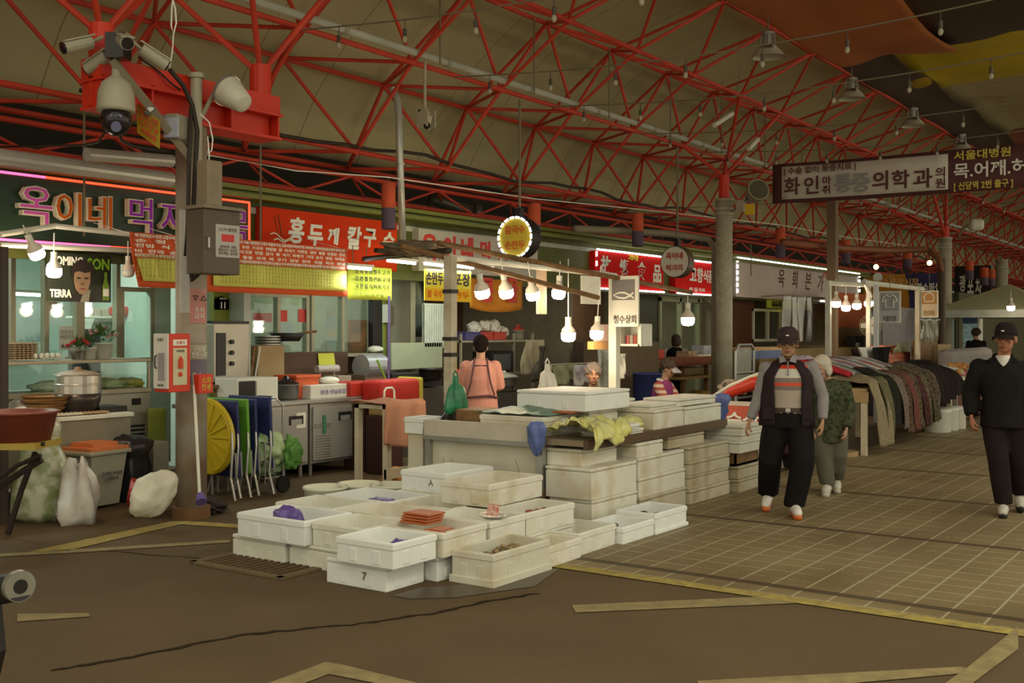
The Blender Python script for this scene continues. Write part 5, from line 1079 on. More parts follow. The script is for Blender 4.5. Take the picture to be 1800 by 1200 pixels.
# ovens, cookers, pots
t = group_thing('steam_oven', 'tall old steel steam oven behind the microwave', 'oven', 405, 680, 9.4); v0 = 9.5; a0, a1 = uat(376, v0), uat(438, v0)
b = MB(); b.box(a0, a1, v0, v0+.5, 1.08, 1.72, bev=.006); b.build('body', M('oven_steel', (.36, .35, .30), .4, .4, scale=3), t, world=True); b = MB(); b.box(a0+.03, a0+.16, v0-.008, v0, 1.15, 1.62); b.build('oven_door', black, t, world=True)
for k in range(3): b = MB(); b.cyl((a0+.24, v0, 1.28+.12*k), (a0+.24, v0-.03, 1.28+.12*k), .025, n=10); b.build('knob', black, t, world=True)
b = MB(); b.ramp([(a0, v0), (a1, v0), (a1, v0+.5), (a0, v0+.5)], 1.72, 1.75); b.build('top_tray', black, t, world=True)
for k in range(2): b = MB(); b.cyl((a0+.5+.06*k, v0-.03, 1.12), (a0+.56+.08*k, v0-.02, 1.46), .012, n=6); tag(b.build('ladle', steel if k else wood), ('wooden ladle leaning on the steam oven', 'steel ladle leaning on the steam oven')[k], 'ladle')
b = MB(); b.box(uat(376, 9.35), uat(448, 9.35), 9.35, 10.0, 1.02, 1.06); 
for x in (380, 445): b.box(uat(x, 9.38), uat(x, 9.38)+.04, 9.38, 9.42, WT, 1.03); b.box(uat(x, 9.38), uat(x, 9.38)+.04, 9.9, 9.94, .8, 1.03)
tag(b.build('low_shelf', wood), 'low wooden shelf carrying the steam oven', 'shelf')
blk('cardboard_box', 'light brown cardboard sheet standing right of the steam oven', 'cardboard', 453, 500, 607, 656, 9.7, .12, M('cardboard', (.33, .24, .12), .8, scale=3), z0=WT)
blk('brown_box', 'wide dark brown box behind the orange basin', 'box', 500, 612, 619, 664, 9.75, .3, M('dark_brown_box', (.07, .035, .02), .6), z0=WT)
b = MB(); q0, q1 = P(560, 621, v=9.72), P(591, 651, v=9.72); b.sheet(lambda a, c: (q0.x+.03*c+(q1.x-q0.x-.03)*a, 9.735-.01*c*a, q0.z+(q1.z-q0.z)*c), 4, 4, .004); tag(b.build('yellow_paper', M('lime_paper', (.5, .52, .06), .8, var=.06)), 'yellow paper taped on the dark brown box', 'paper')
def pot(name, label, cat, x, y, v, r, h, m, z=None, lid=None, knob=True, waist=1.0):
    c = P(x, y, v=v); z = c.z if z is None else z
    t = thing(name, label, cat, (c.x, c.y, z)); b = MB(); b.lathe([(0, 0), (r*.8*waist, 0), (r*waist, .03), (r, h), (r+.012, h), (r+.012, h-.015)], 26); b.build('pot_body', m, t, smooth=True)
    if lid: b = MB(); b.lathe([(r+.015, h), (r*.9, h+.02), (r*.4, h+.05), (.03, h+.06), (.03, h+.085), (0, h+.09)], 26); b.build('lid', lid, t, smooth=True)
    return t
pot('rice_cooker', 'dark glass lidded cooker between the microwave and the orange basin', 'cooker', 503, 697, 9.2, .14, .18, M('cooker_grey', (.18, .18, .16), .4, .4), WT, camk)
t = thing('orange_basin', 'orange red square basin on the steel worktop', 'basin', P(541, 697, v=9.15)); ob = M('orange_basin', (.58, .10, .03), .45, var=.1); a0, a1 = uat(521, 9.15), uat(562, 9.15); b = MB(); b.box(a0, a1, 9.15, 9.5, WT, WT+.26, bev=.03); b.build('basin_body', ob, t, world=True)
b = MB(); b.box(a0-.015, a1+.015, 9.135, 9.515, WT+.23, WT+.27, bev=.012); b.build('rim', ob, t, world=True)
t = thing('wet_tissue_box', 'white printed carton on the edge of the steel worktop', 'carton', P(582, 698, v=9.05)); a0, a1 = uat(546, 9.02), uat(617, 9.02); b = MB(); b.box(a0, a1, 9.02, 9.3, WT, WT+.155, bev=.008); b.build('carton_body', M('carton_white', (.62, .61, .55), .6, var=.05), t, world=True)
lettering('lettering', '위생 비닐장갑', M('violet_ink', (.2, .18, .35), .7, var=0), t, ((a0+a1)/2+.03, 9.016, WT+.07), X1, h=.055, w=.42, bold=.02, ext=.002)
b = MB(); b.ell((uat(578, 9.2), 9.2, WT+.19), (.15, .1, .05), n=16); tag(b.build('food_bundle', M('white_bundle', (.66, .64, .55), .6), smooth=True), 'white wrapped bundle lying on the white carton', 'bundle')
b = MB(); b.box(uat(595, 9.35), uat(618, 9.35), 9.35, 9.6, WT, WT+.23, bev=.01); tag(b.build('tin_box', M('tin_grey', (.30, .29, .23), .4, .4)), 'grey tin box behind the white carton', 'tin')
t = thing('egg_carton_roll', 'grey roll of wire hooks hung in front of the dark brown box', 'hooks', P(573, 646, v=9.5)); b = MB(); c = P(573, 648, v=9.5); b.cyl(c-V(.16, 0, 0), c+V(.2, 0, 0), .045, n=12); b.build('roll', M('hook_grey', (.36, .34, .3), .5, scale=40), t, world=True)
b = MB(); b.cyl((c.x-.1, c.y, WT), c-V(.1, 0, 0), .008, n=6); b.cyl((c.x+.14, c.y, WT), c+V(.14, 0, 0), .008, n=6); b.build('stand', steel, t, world=True)
# red cloth boxes at the right of the counter
redcl = M('red_cloth', (.50, .025, .015), .6, var=.25, scale=14)
blk('red_box', 'bright red box at the right end of the steel worktop', 'box', 617, 673, 671, 700, 8.95, .4, M('red_plastic', (.45, .03, .015), .5, var=.12), z0=WT, bev=.015)
t = thing('red_cooler', 'red padded cooler bag with a yellow edge right of the red box', 'cooler bag', P(705, 712, v=8.6)); a0, a1 = uat(672, 8.6), uat(741, 8.6); b = MB(); b.box(a0, a1, 8.6, 8.95, .70, 1.06, bev=.05); b.build('bag_body', redcl, t, world=True, smooth=True); b = MB(); b.box(a1-.05, a1+.025, 8.58, 8.97, .72, 1.075, bev=.03); b.build('yellow_edge', M('yellow_edge', (.5, .42, .05), .6), t, world=True)
# maroon crates stack
mc = M('maroon_crate', (.045, .016, .012), .6, var=.15)
for r_ in range(4):
    for c_ in range(2):
        v = 8.75; u = uat(641, v)+.33*c_; lab = f'maroon plastic crate in the {("bottom", "second", "third", "top")[r_]} row of the stack by the pink towel, {("left", "right")[c_]} column'
        t = thing('plastic_crate', lab, 'crate', (u, v, .195*r_), group='maroon crates'); b = MB(); b.box(0, .315, 0, .34, 0, .185, bev=.012); b.build('crate_body', mc, t); b = MB(); b.box(-.005, .32, -.008, .345, .16, .19, bev=.006); b.build('crate_rim', mc, t)
b = MB(); b.box(uat(641, 8.75), uat(641, 8.75)+.7, 8.74, 9.0, .78, .80); tag(b.build('crate_board', wood), 'thin board lying on the maroon crates', 'board')
t = thing('handbasket', 'woven tan basket with a white handle on the maroon crates', 'basket', P(690, 742, v=8.3)); c = P(690, 740, v=8.35); b = MB(); b.box(c.x-.14, c.x+.14, 8.35, 8.6, .67, .85, bev=.02); b.build('basket_body', M('woven_tan', (.34, .24, .09), .8, scale=40), t, world=True); b = MB(); b.tube([V(c.x-.09, 8.40, .85), V(c.x-.085, 8.4, .95), V(c.x-.05, 8.4, .985), V(c.x+.05, 8.4, .985), V(c.x+.085, 8.4, .95), V(c.x+.09, 8.4, .85)], .012, 8); b.build('handle', paper, t, world=True)
b = MB(); b.box(c.x-.16, c.x+.16, 8.33, 8.62, 0, .67, bev=.01); tag(b.build('cabinet', mc), 'maroon block carrying the woven basket', 'block')
# pink towel on a stand
t = thing('wooden_stand', 'pale wooden stand under the pink towel', 'stand', P(712, 830, v=7.3)); q = P(712, 800, v=7.25); us, ue_ = q.x-.24, q.x+.26
b = MB()
for u in (us, ue_-.06): b.box(u, u+.06, 7.28, 7.34, 0, .90); b.box(u, u+.06, 7.66, 7.72, 0, .90)
b.box(us, ue_, 7.28, 7.72, .86, .90); b.box(us, ue_, 7.29, 7.32, .16, .26); b.build('frame', M('pale_wood', (.55, .48, .34), .7), t, world=True)
b = MB()
def tw(a, c):
    fold = .025*math.sin(a*13)+.012*math.sin(a*29+c*3)
    if c < .4: return (us-.06+(ue_-us+.1)*a, 7.74-.5*c/.4, .925+.01*math.sin(a*9+c*14))
    q_ = (c-.4)/.6; return (us-.06-.07*q_*(1-a)+(ue_-us+.1)*a, 7.24-.03*q_+fold*(.4+q_), .925-(.40+.12*a)*q_)
b.sheet(tw, 30, 24, .008); tag(b.build('towel', M('pink_towel', (.40, .20, .13), .9, scale=40, var=.15), smooth=True), 'dusty pink towel draped over a stand at the left stall end', 'towel')
bag('orange_net', P(700, 838, z=.06), (.2, .14, .1), M('orange_net', (.50, .22, .05), .8, scale=40), 'crumpled orange net lying behind the round tubs', 'net', 21, .35)
# hood, purple pole
t = thing('noodle_machine', 'round grey drum machine with a violet sheen on the worktop end', 'machine', P(655, 655, v=9.5)); c = P(655, 643, v=9.5); b = MB(); b.cyl((c.x-.22, 9.5, c.z), (c.x+.16, 9.5, c.z), .15, n=24); b.build('drum', M('drum_grey', (.28, .28, .30), .35, .3), t, world=True); b = MB(); b.box(c.x-.25, c.x+.2, 9.4, 9.7, WT, c.z-.1, bev=.01); b.build('base', M('machine_brown', (.12, .08, .05), .6), t, world=True)
b = MB(); b.cyl((c.x+.15, 9.5, c.z), (c.x+.17, 9.5, c.z), .12, n=20); b.build('drum_cap', viol, t, world=True)
for (xa, ya, xb, yb, v, m, lab) in ((684, 520, 683, 672, 8.8, M('violet_pole', (.14, .11, .30), .4), 'thin violet pole standing behind the red box'), (663, 632, 679, 670, 8.9, M('green_pole', (.22, .5, .08), .4), 'short slanted green pole beside the drum machine')):
    b = MB(); b.cyl(P(xa, ya, v=v), P(xb, yb, v=v), .014, n=8); tag(b.build('pole', m), lab, 'pole')
bag('plastic_jug', P(660, 614, v=9.95), (.12, .1, .05), whitep, 'white plastic bowl above the drum machine', 'bowl', 30, .05); 
# house number plate, aluminium pot stack and pans seen at the windows
t = thing('number_plate', 'dark house number plate reading 11 on the lime wall', 'number plate', P(389, 545, v=9.95)); a0, a1 = uat(377, 9.95), uat(402, 9.95); z0, z1 = zat(389, 544, 9.95), zat(389, 520, 9.95); b = MB(); n_ = [(a0, z0), (a1, z0), (a1, z1-.04), ((a0+a1)/2, z1), (a0, z1-.04)]
A_ = [b.bm.verts.new((x, 9.95, z)) for x, z in n_]; f0 = b.bm.faces.new(A_); bmesh.ops.solidify(b.bm, geom=[f0], thickness=.02); b.build('plate', M('plate_navy', (.05, .04, .07), .4, var=0), t, world=True)
lettering('number', '11', paper, t, ((a0+a1)/2, 9.925, z0+.05), X1, h=.075, bold=.03, ext=.003); lettering('street_name', '퇴계로85길', paper, t, ((a0+a1)/2, 9.925, z0+.125), X1, h=.02, ext=.003)
for k in range(7): b = MB(); c = P(470, 597-5*k, v=10.0); b.lathe([(0, 0), (.15, 0), (.19, .03), (.195, .03), (.15, -.005), (0, -.005)], 22, (c.x, c.y, 1.36+.032*k)); tag(b.build('steel_bowl', steel, smooth=True), f'{OR[k] if k else "lowest"} steel bowl up in the stack before the left window', 'bowl', 'stacked steel bowls')
t = thing('frying_pan', 'black frying pan with a long handle before the windows', 'pan', P(505, 600, v=9.9)); c = P(504, 598, v=9.9); b = MB(); b.lathe([(0, 0), (.15, 0), (.21, .09), (.215, .09), (.155, -.01), (0, -.01)], 22, c); b.build('pan_body', black, t, world=True, smooth=True); b = MB(); b.cyl(c+V(.2, 0, .08), c+V(.45, -.05, .11), .016, n=8); b.build('handle', wood, t, world=True)
b = MB(); b.box(uat(440, 9.8), uat(672, 9.8), 9.78, 10.18, 1.31, 1.345); tag(b.build('window_shelf', alu), 'metal shelf below the windows carrying the bowls and the pan', 'shelf')
for k, (x0, x1, y0, y1, m, lab) in enumerate(((575, 590, 545, 625, M('sky_poster', (.25, .38, .5), .6, rgb2=(.5, .3, .18), scale=5), 'blue and orange poster behind the middle window'), (612, 645, 562, 625, M('food_poster', (.35, .12, .05), .6, rgb2=(.1, .05, .03), scale=4), 'dark food poster behind the right window'), (492, 514, 566, 592, M('blue_notice', (.35, .42, .5), .7, rgb2=(.5, .5, .5)), 'pale blue notice behind the second window'), (492, 505, 545, 565, redl, 'small red card on the second window'), (525, 537, 543, 566, redl, 'small red card on the third window frame'), (445, 478, 550, 566, redl, 'wide red card behind the left window'))):
    blk('poster', lab, 'poster', x0, x1, y0, y1, 10.204 if k in (0, 1, 2, 5) else 10.184, .01, m, bev=0)
blk('wall_box', 'small pale box on the dark wall right of the windows', 'box', 681, 699, 535, 567, 10.12, .1, whitep)
# grey hood sheet left of the post and splash panel
t = thing('exhaust_hood', 'shiny grey plastic sheet over the dark kitchen opening', 'hood', P(720, 560, v=10.2)); b = MB(); b.sheet(lambda a, c: (uat(700, 10.3)+(uat(748, 10.3)-uat(700, 10.3))*a, 10.3+.1*math.sin(a*3)+.04*math.sin(a*17+c*5), 1.55+1.43*c), 20, 8, .006); b.build('sheet', M('shiny_grey', (.16, .19, .17), .25, .3, scale=3), t, world=True, smooth=True)
blk('splash_panel', 'pale green splash panel behind the stall post', 'panel', 688, 778, 602, 648, 9.6, .04, M('splash_green', (.26, .29, .2), .5, var=.1)); blk('gas_range', 'black gas range with pans below the splash panel', 'range', 690, 778, 655, 682, 9.3, .45, black, z0=.9)
blk('range_base', 'dark steel base under the gas range', 'range base', 690, 800, 682, 760, 9.3, .45, M('dark_cabinet', (.06, .05, .04)), z0=0)
pot('wok', 'large black wok leaning on the gas range', 'wok', 757, 668, 9.25, .16, .16, M('wok', (.03, .025, .02), .4, .5))
# ------------------------------------------------------------------ kitchen behind the stall
kv = 9.6
b = MB(); b.box(uat(812, kv), uat(940, kv), kv, kv+.35, 1.47, 1.5)
for x in (812, 905, 938): b.box(uat(x, kv), uat(x, kv)+.035, kv+.02, kv+.05, 0, 1.6)
b.box(uat(812, kv), uat(940, kv), kv, kv+.45, .98, 1.01); tag(b.build('kitchen_shelf', alu), 'tall metal kitchen shelf behind the woman in pink', 'shelf')
for (x0, x1, y0, lab, m) in ((823, 848, 585, 'blue plastic basket on the kitchen shelf', M('blue_basket', (.07, .06, .2), .5)), (849, 870, 586, 'red plastic basket with bags on the kitchen shelf', M('red_basket', (.5, .05, .03), .5)), (872, 893, 588, 'second red plastic basket on the kitchen shelf, right', M('red_basket', (.5, .05, .03)))):
    t = thing('basket', lab, 'basket', P((x0+x1)/2, 600, v=kv)); a0, a1 = uat(x0, kv), uat(x1, kv); b = MB(); b.box(a0, a1, kv+.03, kv+.3, 1.5, 1.5+.12, bev=.01); b.build('basket_body', m, t, world=True); b = MB(); b.box(a0-.01, a1+.01, kv+.02, kv+.31, 1.605, 1.625, bev=.005); b.build('rim', m, t, world=True)
wbag = M('white_bag', (.62, .60, .52))
for k, (x, y, r_) in enumerate(((833, 576, .1), (851, 573, .1), (868, 576, .13), (883, 584, .1))): bag('plastic_bag', P(x, y, v=kv+.15), (r_, .09, r_*.9), wbag, f'{OR[k] if k else "leftmost"} white plastic bag heaped over the baskets on the kitchen shelf', seed=40+k, amp=.4)
t = pot('jar', 'glass jar with a red lid on the kitchen shelf', 'jar', 911, 598, kv+.15, .085, .15, M('jar_glass', (.3, .28, .22), .2), 1.5, M('red_lid', (.5, .06, .03), .4))
t = thing('microwave', 'black microwave oven on the kitchen shelf right of the woman in pink', 'microwave', P(887, 640, v=kv)); a0, a1 = uat(868, kv), uat(905, kv); b = MB(); b.box(a0, a1, kv+.02, kv+.4, 1.01, 1.33, bev=.01); b.build('body', black, t, world=True); b = MB(); b.box(a0+.03, a1-.1, kv+.005, kv+.02, 1.05, 1.29, bev=.004); b.build('door_window', M('grey_window', (.10, .10, .1), .15, var=0), t, world=True)
pot('stock_pot', 'steel stock pot with a white cloth below the black microwave', 'pot', 886, 668, kv-.1, .2, .16, steel, .8, whitep)
blk('counter', 'dark kitchen counter behind the stall table', 'counter', 800, 1000, 690, 720, kv-.36, .33, M('dark_cabinet', (.06, .05, .04)), z0=0); blk('fire_bottle', 'red bottle beside the woman in pink', 'bottle', 797, 809, 648, 680, kv-.3, .1, redc, bev=.03, z0=.83)
blk('back_board', 'brown wooden board standing behind the row of lit bulbs', 'board', 985, 1052, 600, 700, 10.2, .05, M('brown_wall', (.07, .04, .022)), z0=0)
def hang_cloth(name, label, cat, x0, x1, y0, y1, v, m, taper=.0, seed=0):
    a0, a1 = uat(x0, v), uat(x1, v); zt, zb = zat((x0+x1)/2, y0, v), zat((x0+x1)/2, y1, v); b = MB(); um = (a0+a1)/2
    def f(a, c):
        k = 1-taper*(c**1.5); return (um+(a-.5)*(a1-a0)*k+.02*math.sin(c*7+seed), v+.035*math.sin(a*11+seed+c*2)+.02*math.sin(a*23+c*6), zb+(zt-zb)*c-.03*math.sin(a*math.pi*2+seed)*(1-c))
    b.sheet(f, 22, 12, .006); return tag(b.build(name, m, smooth=True), label, cat)
hang_cloth('cloth', 'beige cloth hanging from the kitchen shelf end', 'cloth', 919, 962, 597, 655, 9.2, M('beige_cloth', (.38, .33, .22), .8, scale=12), .2, 1)
hang_cloth('plastic_bag', 'dark pointed bag hanging left of the lower lit bulb', 'plastic bag', 937, 972, 608, 668, 8.9, M('dark_cloth', (.05, .045, .03), .5), .92, 2)
hang_cloth('apron', 'pale checked apron hanging behind the old seller', 'apron', 1045, 1078, 612, 690, 7.2, M('checked_cloth', (.42, .42, .36), .8, scale=25, rgb2=(.28, .30, .27)), .35, 3)
hang_cloth('towel', 'white towel hanging left of the brown cabinet', 'towel', 1078, 1101, 622, 662, 7.0, paper, .5, 4)
hang_cloth('cloth', 'grey green cloth over a rail left of the old seller', 'cloth', 972, 1012, 641, 672, 8.2, M('greygreen_cloth', (.26, .27, .17), .8), 0, 5)
hang_cloth('cloth', 'violet striped cloth right beside the old seller', 'cloth', 1010, 1032, 641, 675, 8.15, M('violet_cloth', (.22, .19, .3), .8, rgb2=(.5, .5, .44), scale=8), .1, 6)
blk('brown_cabinet', 'tall plain brown cabinet right of the middle stall post', 'cabinet', 1092, 1158, 601, 690, 8.6, .7, M('cabinet_brown', (.15, .105, .06), .7, var=.12), z0=0)
t = pot('barrel', 'blue plastic barrel before the brown cabinet', 'barrel', 1140, 700, 8.2, .25, .62, M('blue_barrel', (.05, .07, .22), .4), .35); b = MB(); c = P(1140, 700, v=8.2); b.box(c.x-.3, c.x+.3, 7.95, 8.45, 0, .35); tag(b.build('platform', wood), 'low wooden platform under the blue barrel', 'platform')
# ------------------------------------------------------------------ left shop: display case, pots, eggs, plants
dv_ = 10.05
t = thing('display_case', 'glass display case on a steel base in front of the left shop', 'display case', (5.6, dv_, 0)); a0, a1 = 3.2, uat(264, dv_); zs = zat(140, 636, dv_); zb = zat(140, 690, dv_)
b = MB(); b.box(a0, a1, dv_, dv_+.6, .12, zb-.03); b.build('base', M('case_steel', (.33, .32, .26), .4, .4, scale=2), t, world=True)
b = MB(); b.box(a0, a1, dv_-.03, dv_+.62, zb-.03, zb+.02, bev=.006); b.build('ledge', alu, t, world=True); b = MB(); b.box(a0, a1, dv_-.02, dv_+.62, zs-.015, zs+.02, bev=.005); b.build('top', alu, t, world=True)
b = MB(); b.box(a0, a1, dv_, dv_+.006, zb+.02, zs-.015); b.build('glass_front', glassm, t, world=True)
b = MB()
for u in (a0+.7, a0+1.5, a1-.03): b.box(u, u+.025, dv_-.005, dv_+.02, zb, zs)
b.build('mullion', alu, t, world=True)
cp = uat(240, dv_); b = MB(); b.box(cp-.06, cp+.05, dv_-.012, dv_, zb-.16, zb-.09, bev=.004); b.build('control_panel', dark, t, world=True); b = MB()
for k in range(8): b.box(cp-.1, cp+.1, dv_-.008, dv_, .3+.045*k, .32+.045*k)
o = b.build('vent_slot', black, t, world=True); o['kind'] = 'stuff'
for k, (x, y, r_, m, lab) in enumerate(((190, 676, .16, M('salad_green', (.26, .34, .14), .6, rgb2=(.5, .5, .4), scale=14), 'mixed salad heap'), (228, 672, .14, M('yellow_food', (.5, .4, .06), .6), 'yellow pickles heap'), (100, 672, .3, M('pale_food', (.42, .45, .36), .6, scale=10), 'pale noodles heap'))):
    bag('food_heap', (uat(x, dv_+.3), dv_+.3, zb+.06), (r_, .18, .06), m, lab+' inside the glass display case', 'food', 50+k, .3)
# sill things
sz = zs+.02
def plant(x, v, r, h, potm, leafm, label, flower=None):
    u = uat(x, v); t = thing('potted_plant', label, 'potted plant', (u, v, sz)); b = MB(); b.lathe([(0, 0), (r*.75, 0), (r, h), (r*1.05, h), (r*.9, h-.015), (0, h-.02)], 20); b.build('pot', potm, t, smooth=True)
    b = MB(); rg = random.Random(x)
    for k in range(70):
        a, e = rg.uniform(0, 6.28), rg.uniform(.1, 1.4); d = V(math.cos(a)*math.cos(e), math.sin(a)*math.cos(e), math.sin(e)); L = rg.uniform(.6, 1.15)*r*1.5; c = d*L+V(0, 0, h); s = V(-d.y, d.x, 0).normalized()*r*.16
        b.poly([c-d*.03, c+s, c+d*.045, c-s])
    o = b.build('foliage', leafm, t); o['kind'] = 'stuff'
    if flower:
        b = MB()
        for k in range(9): a, e = rg.uniform(0, 6.28), rg.uniform(.3, 1.4); d = V(math.cos(a)*math.cos(e), math.sin(a)*math.cos(e), math.sin(e)); b.ell(d*r*1.6+V(0, 0, h), (.022, .022, .018), n=6)
        o = b.build('blossom', flower, t); o['kind'] = 'stuff'
leaf = M('leaf', (.09, .16, .04), .6, var=.4, scale=20)
plant(136, 10.3, .075, .10, M('dotted_pot', (.5, .5, .45), .4, rgb2=(.08, .05, .05), scale=14), leaf, 'small red flowering plant in a spotted pot on the display case', M('red_blossom', (.5, .03, .03), .6, var=0)); plant(157, 10.3, .08, .12, whitep, leaf, 'green plant in a white pot, middle of the three on the display case'); plant(180, 10.3, .11, .17, whitep, leaf, 'pink flowering plant in the largest white pot on the display case', M('pink_blossom', (.5, .25, .2), .6, var=0))
eggt = M('egg_tray', (.33, .24, .14), .85, var=.1); eggw = M('egg', (.58, .50, .40), .5, var=.1)
def egg_tray(c, n, m, rows=(5, 6), s=.045):
    b = MB(); W_, D_ = rows[1]*s, rows[0]*s
    for k in range(n):
        z = k*.022
        def f(a, q): return (-W_/2+W_*a, -D_/2+D_*q, z+.02*abs(math.sin(a*math.pi*rows[1]))*abs(math.sin(q*math.pi*rows[0]))+.012)
        b.sheet(f, rows[1]*4, rows[0]*4, .003)
    b.xf(Matrix.Translation(c)); return b.build('egg_tray', m)
o = egg_tray((uat(36, 10.3), 10.3, sz), 8, eggt); tag(o, 'tall stack of brown egg trays on the display case', 'egg tray')
o = egg_tray((uat(85, 10.3), 10.3, sz), 1, M('tray_clear', (.5, .55, .5), .3)); tag(o, 'clear egg tray with white eggs on the display case', 'egg tray')
for k in range(10): b = MB(); b.ell((uat(62+5*k, 10.2), 10.2+.03*(k % 2), sz+.045), (.024, .024, .03), n=8); tag(b.build('egg', whitep, smooth=True), f'{OR[k]} white egg from the left on the clear tray', 'egg', 'white eggs on the clear tray')
t = thing('price_paper', 'white price paper reading 6,000 on the left shop window', 'paper', P(117, 614, v=10.66)); a0, a1 = uat(104, 10.66), uat(131, 10.66); b = MB(); b.box(a0, a1, 10.66, 10.665, zat(117, 615, 10.66), zat(117, 573, 10.66)); b.build('sheet', paper, t, world=True)
lettering('price', '6,000', dark, t, (a0+(a1-a0)*.5, 10.655, zat(117, 608, 10.66)), X1, h=.05, ext=.002, bold=.01); lettering('lettering', '잔치국수\n비빔국수', greyp, t, (a0+(a1-a0)*.5, 10.655, zat(117, 588, 10.66)), X1, h=.1, ext=.002, maxw=.16)
# interior of the left shop
blk('shelf', 'white wall shelf inside the left shop', 'shelf', 140, 262, 556, 560, 12.0, .3, whitep); blk('red_bowl_stack', 'stack of red plastic bowls inside the left shop', 'bowl', 214, 256, 538, 556, 11.9, .3, redc, bev=.04)
for k in range(3): blk('carton', f'{OR[k]} small pale carton on the wall shelf of the left shop', 'carton', 154+13*k, 165+13*k, 542, 556, 12.02, .2, M('carton_pink', (.5, .4, .32), .7, scale=20), group='cartons on the wall shelf')
blk('refrigerator', 'white cold cabinet with a dark round door inside the left shop', 'refrigerator', 176, 203, 560, 640, 12.2, .5, whitep, z0=0); blk('black_drape', 'black cloth over a stove inside the left shop', 'cloth', 142, 180, 578, 640, 11.8, .3, black, bev=.05, z0=0)
blk('picture_frame', 'dark framed picture on the wall of the left shop', 'picture', 86, 101, 530, 546, 13.17, .03, wood)
blk('wall_board', 'grey board behind the first window of the left shop', 'board', 20, 76, 530, 600, 12.5, .03, M('board_grey', (.2, .24, .22), .4)); tube_lamp(P(19, 516, v=11.5), P(76, 519, v=11.5), 'tube lamp glowing behind the first window of the left shop', 8)
# dark post at the left edge, ducts, awning bars and bulbs
b = MB(); b.box(uat(3, 8.9), uat(15, 8.9), 8.9, 9.0, 0, 2.36); tag(b.build('post', M('dark_post', (.06, .04, .03), .5)), 'dark awning post at the left edge of the left shop', 'post')
ductm = M('duct_metal', (.50, .51, .46), .32, .45, var=.1)
b = MB(); b.cyl(P(-30, 272, v=9.1), P(300, 316, v=9.1), .075, n=16); tag(b.build('duct', ductm), 'long shiny metal duct under the eave at the far left', 'duct'); b = MB(); b.cyl(P(152, 271, v=8.8), P(302, 283, v=8.8), .06, n=16); tag(b.build('duct', ductm), 'short shiny duct ending at the weathered column', 'duct')
for k, (pts, lab) in enumerate(((((0, 412), (96, 397)), 'white awning bar at the far left below the green sign'), (((96, 397), (232, 412)), 'white awning bar running right to the short menu banner'), (((0, 430), (234, 440)), 'white bar carrying the bulbs of the left shop'))):
    b = MB(); b.cyl(P(*pts[0], v=9.2-.2*(k == 0)), P(*pts[1], v=9.2), .025, n=8); tag(b.build('awning_bar', whitep), lab, 'bar')
bulb_lamp(P(62, 440, v=9.05), 'lit bulb tilted to the right, leftmost under the green sign', .07, -.5, 12, .1); bulb_lamp(P(95, 472, v=9.05), 'lit bulb in front of the poster', .068, 0, 12, .18); bulb_lamp(P(225, 474, v=9.05), 'unlit white bulb left of the short menu banner', .06, 0, 0, .15, lit=False)
# table of pots in front
t = thing('prep_table', 'low white topped table carrying the steamer in front of the left shop', 'table', P(150, 830, v=7.9)); v0 = 9.2; a0, a1 = 4.1, uat(236, v0); zt = zat(180, 728, v0)
b = MB(); b.box(a0, a1, v0, v0+.75, zt-.04, zt, bev=.006); b.build('table_top', whitep, t, world=True); b = MB(); b.box(a0, a1-.02, v0+.03, v0+.7, .25, zt-.04); b.build('body', M('table_grey', (.24, .22, .16), .5), t, world=True)
for u in (a0+.03, a1-.08): b = MB(); b.box(u, u+.05, v0+.05, v0+.1, 0, .27); b.build('leg', steel, t, world=True)
vv_ = v0+.32; c = P(137, 722, v=vv_); r_ = .215
t = thing('steamer', 'stacked aluminium steamer on a dark round pot', 'steamer', (c.x, c.y, zt)); b = MB(); b.lathe([(0, 0), (r_*.68, 0), (r_*.85, .05), (r_*.96, .12), (r_, .19), (0, .19)], 32); b.build('pot', M('dark_pot', (.06, .045, .04), .3, .4), t, smooth=True); alm = M('steamer_aluminium', (.55, .53, .48), .3, .85, var=.08)
b = MB(); b.lathe([(r_*.96, .19), (r_*1.0, .195), (r_*1.0, .27), (r_*1.02, .275), (r_*1.02, .285), (r_*1.0, .29), (r_*1.0, .365), (r_*1.02, .37), (r_*1.0, .375), (0, .375)], 32); b.build('steamer_tier', alm, t, smooth=False)
b = MB(); b.lathe([(r_*1.02, .375), (r_*.7, .40), (.03, .425), (.03, .445), (0, .45)], 32); b.build('lid', M('lid_brown', (.24, .16, .09), .5), t, smooth=True)
straw = M('straw', (.32, .17, .06), .8, scale=50, rgb2=(.2, .1, .03))
for k in range(7):
    c = P(80+(-2 if k % 2 else 2), 716, v=vv_+.05); rr = .15+.012*k; b = MB(); b.lathe([(0, 0), (rr-.02, 0), (rr, .022), (rr+.01, .03), (rr-.015, .02), (0, .01)], 26, (c.x, c.y, zt+.026*k)); tag(b.build('straw_basket', straw, smooth=True), f'{OR[k] if k else "lowest"} straw tray up in the stack left of the steamer', 'basket', 'straw trays')
c = P(42, 716, v=vv_+.2); b = MB(); b.lathe([(.0, .15), (.06, .15), (.14, .1), (.16, 0), (.165, 0), (.15, .1), (.07, .16), (0, .16)], 24, (c.x, c.y, zt)); tag(b.build('steel_bowl', alm, smooth=True), 'upturned aluminium bowl left of the straw trays', 'bowl')
o = egg_tray((uat(28, v0+.12), v0+.12, zt), 3, M('pink_tray', (.45, .32, .26), .8)); tag(o, 'pinkish egg trays at the left end of the low table', 'egg tray'); o = egg_tray((uat(118, v0+.1), v0+.1, zt), 1, M('tray_pale', (.5, .45, .36), .8), (3, 6)); tag(o, 'single pale egg tray in front of the steamer', 'egg tray'); o = egg_tray((uat(165, v0+.1), v0+.1, zt), 1, eggt, (3, 6)); tag(o, 'single brown egg tray at the right foot of the steamer', 'egg tray')
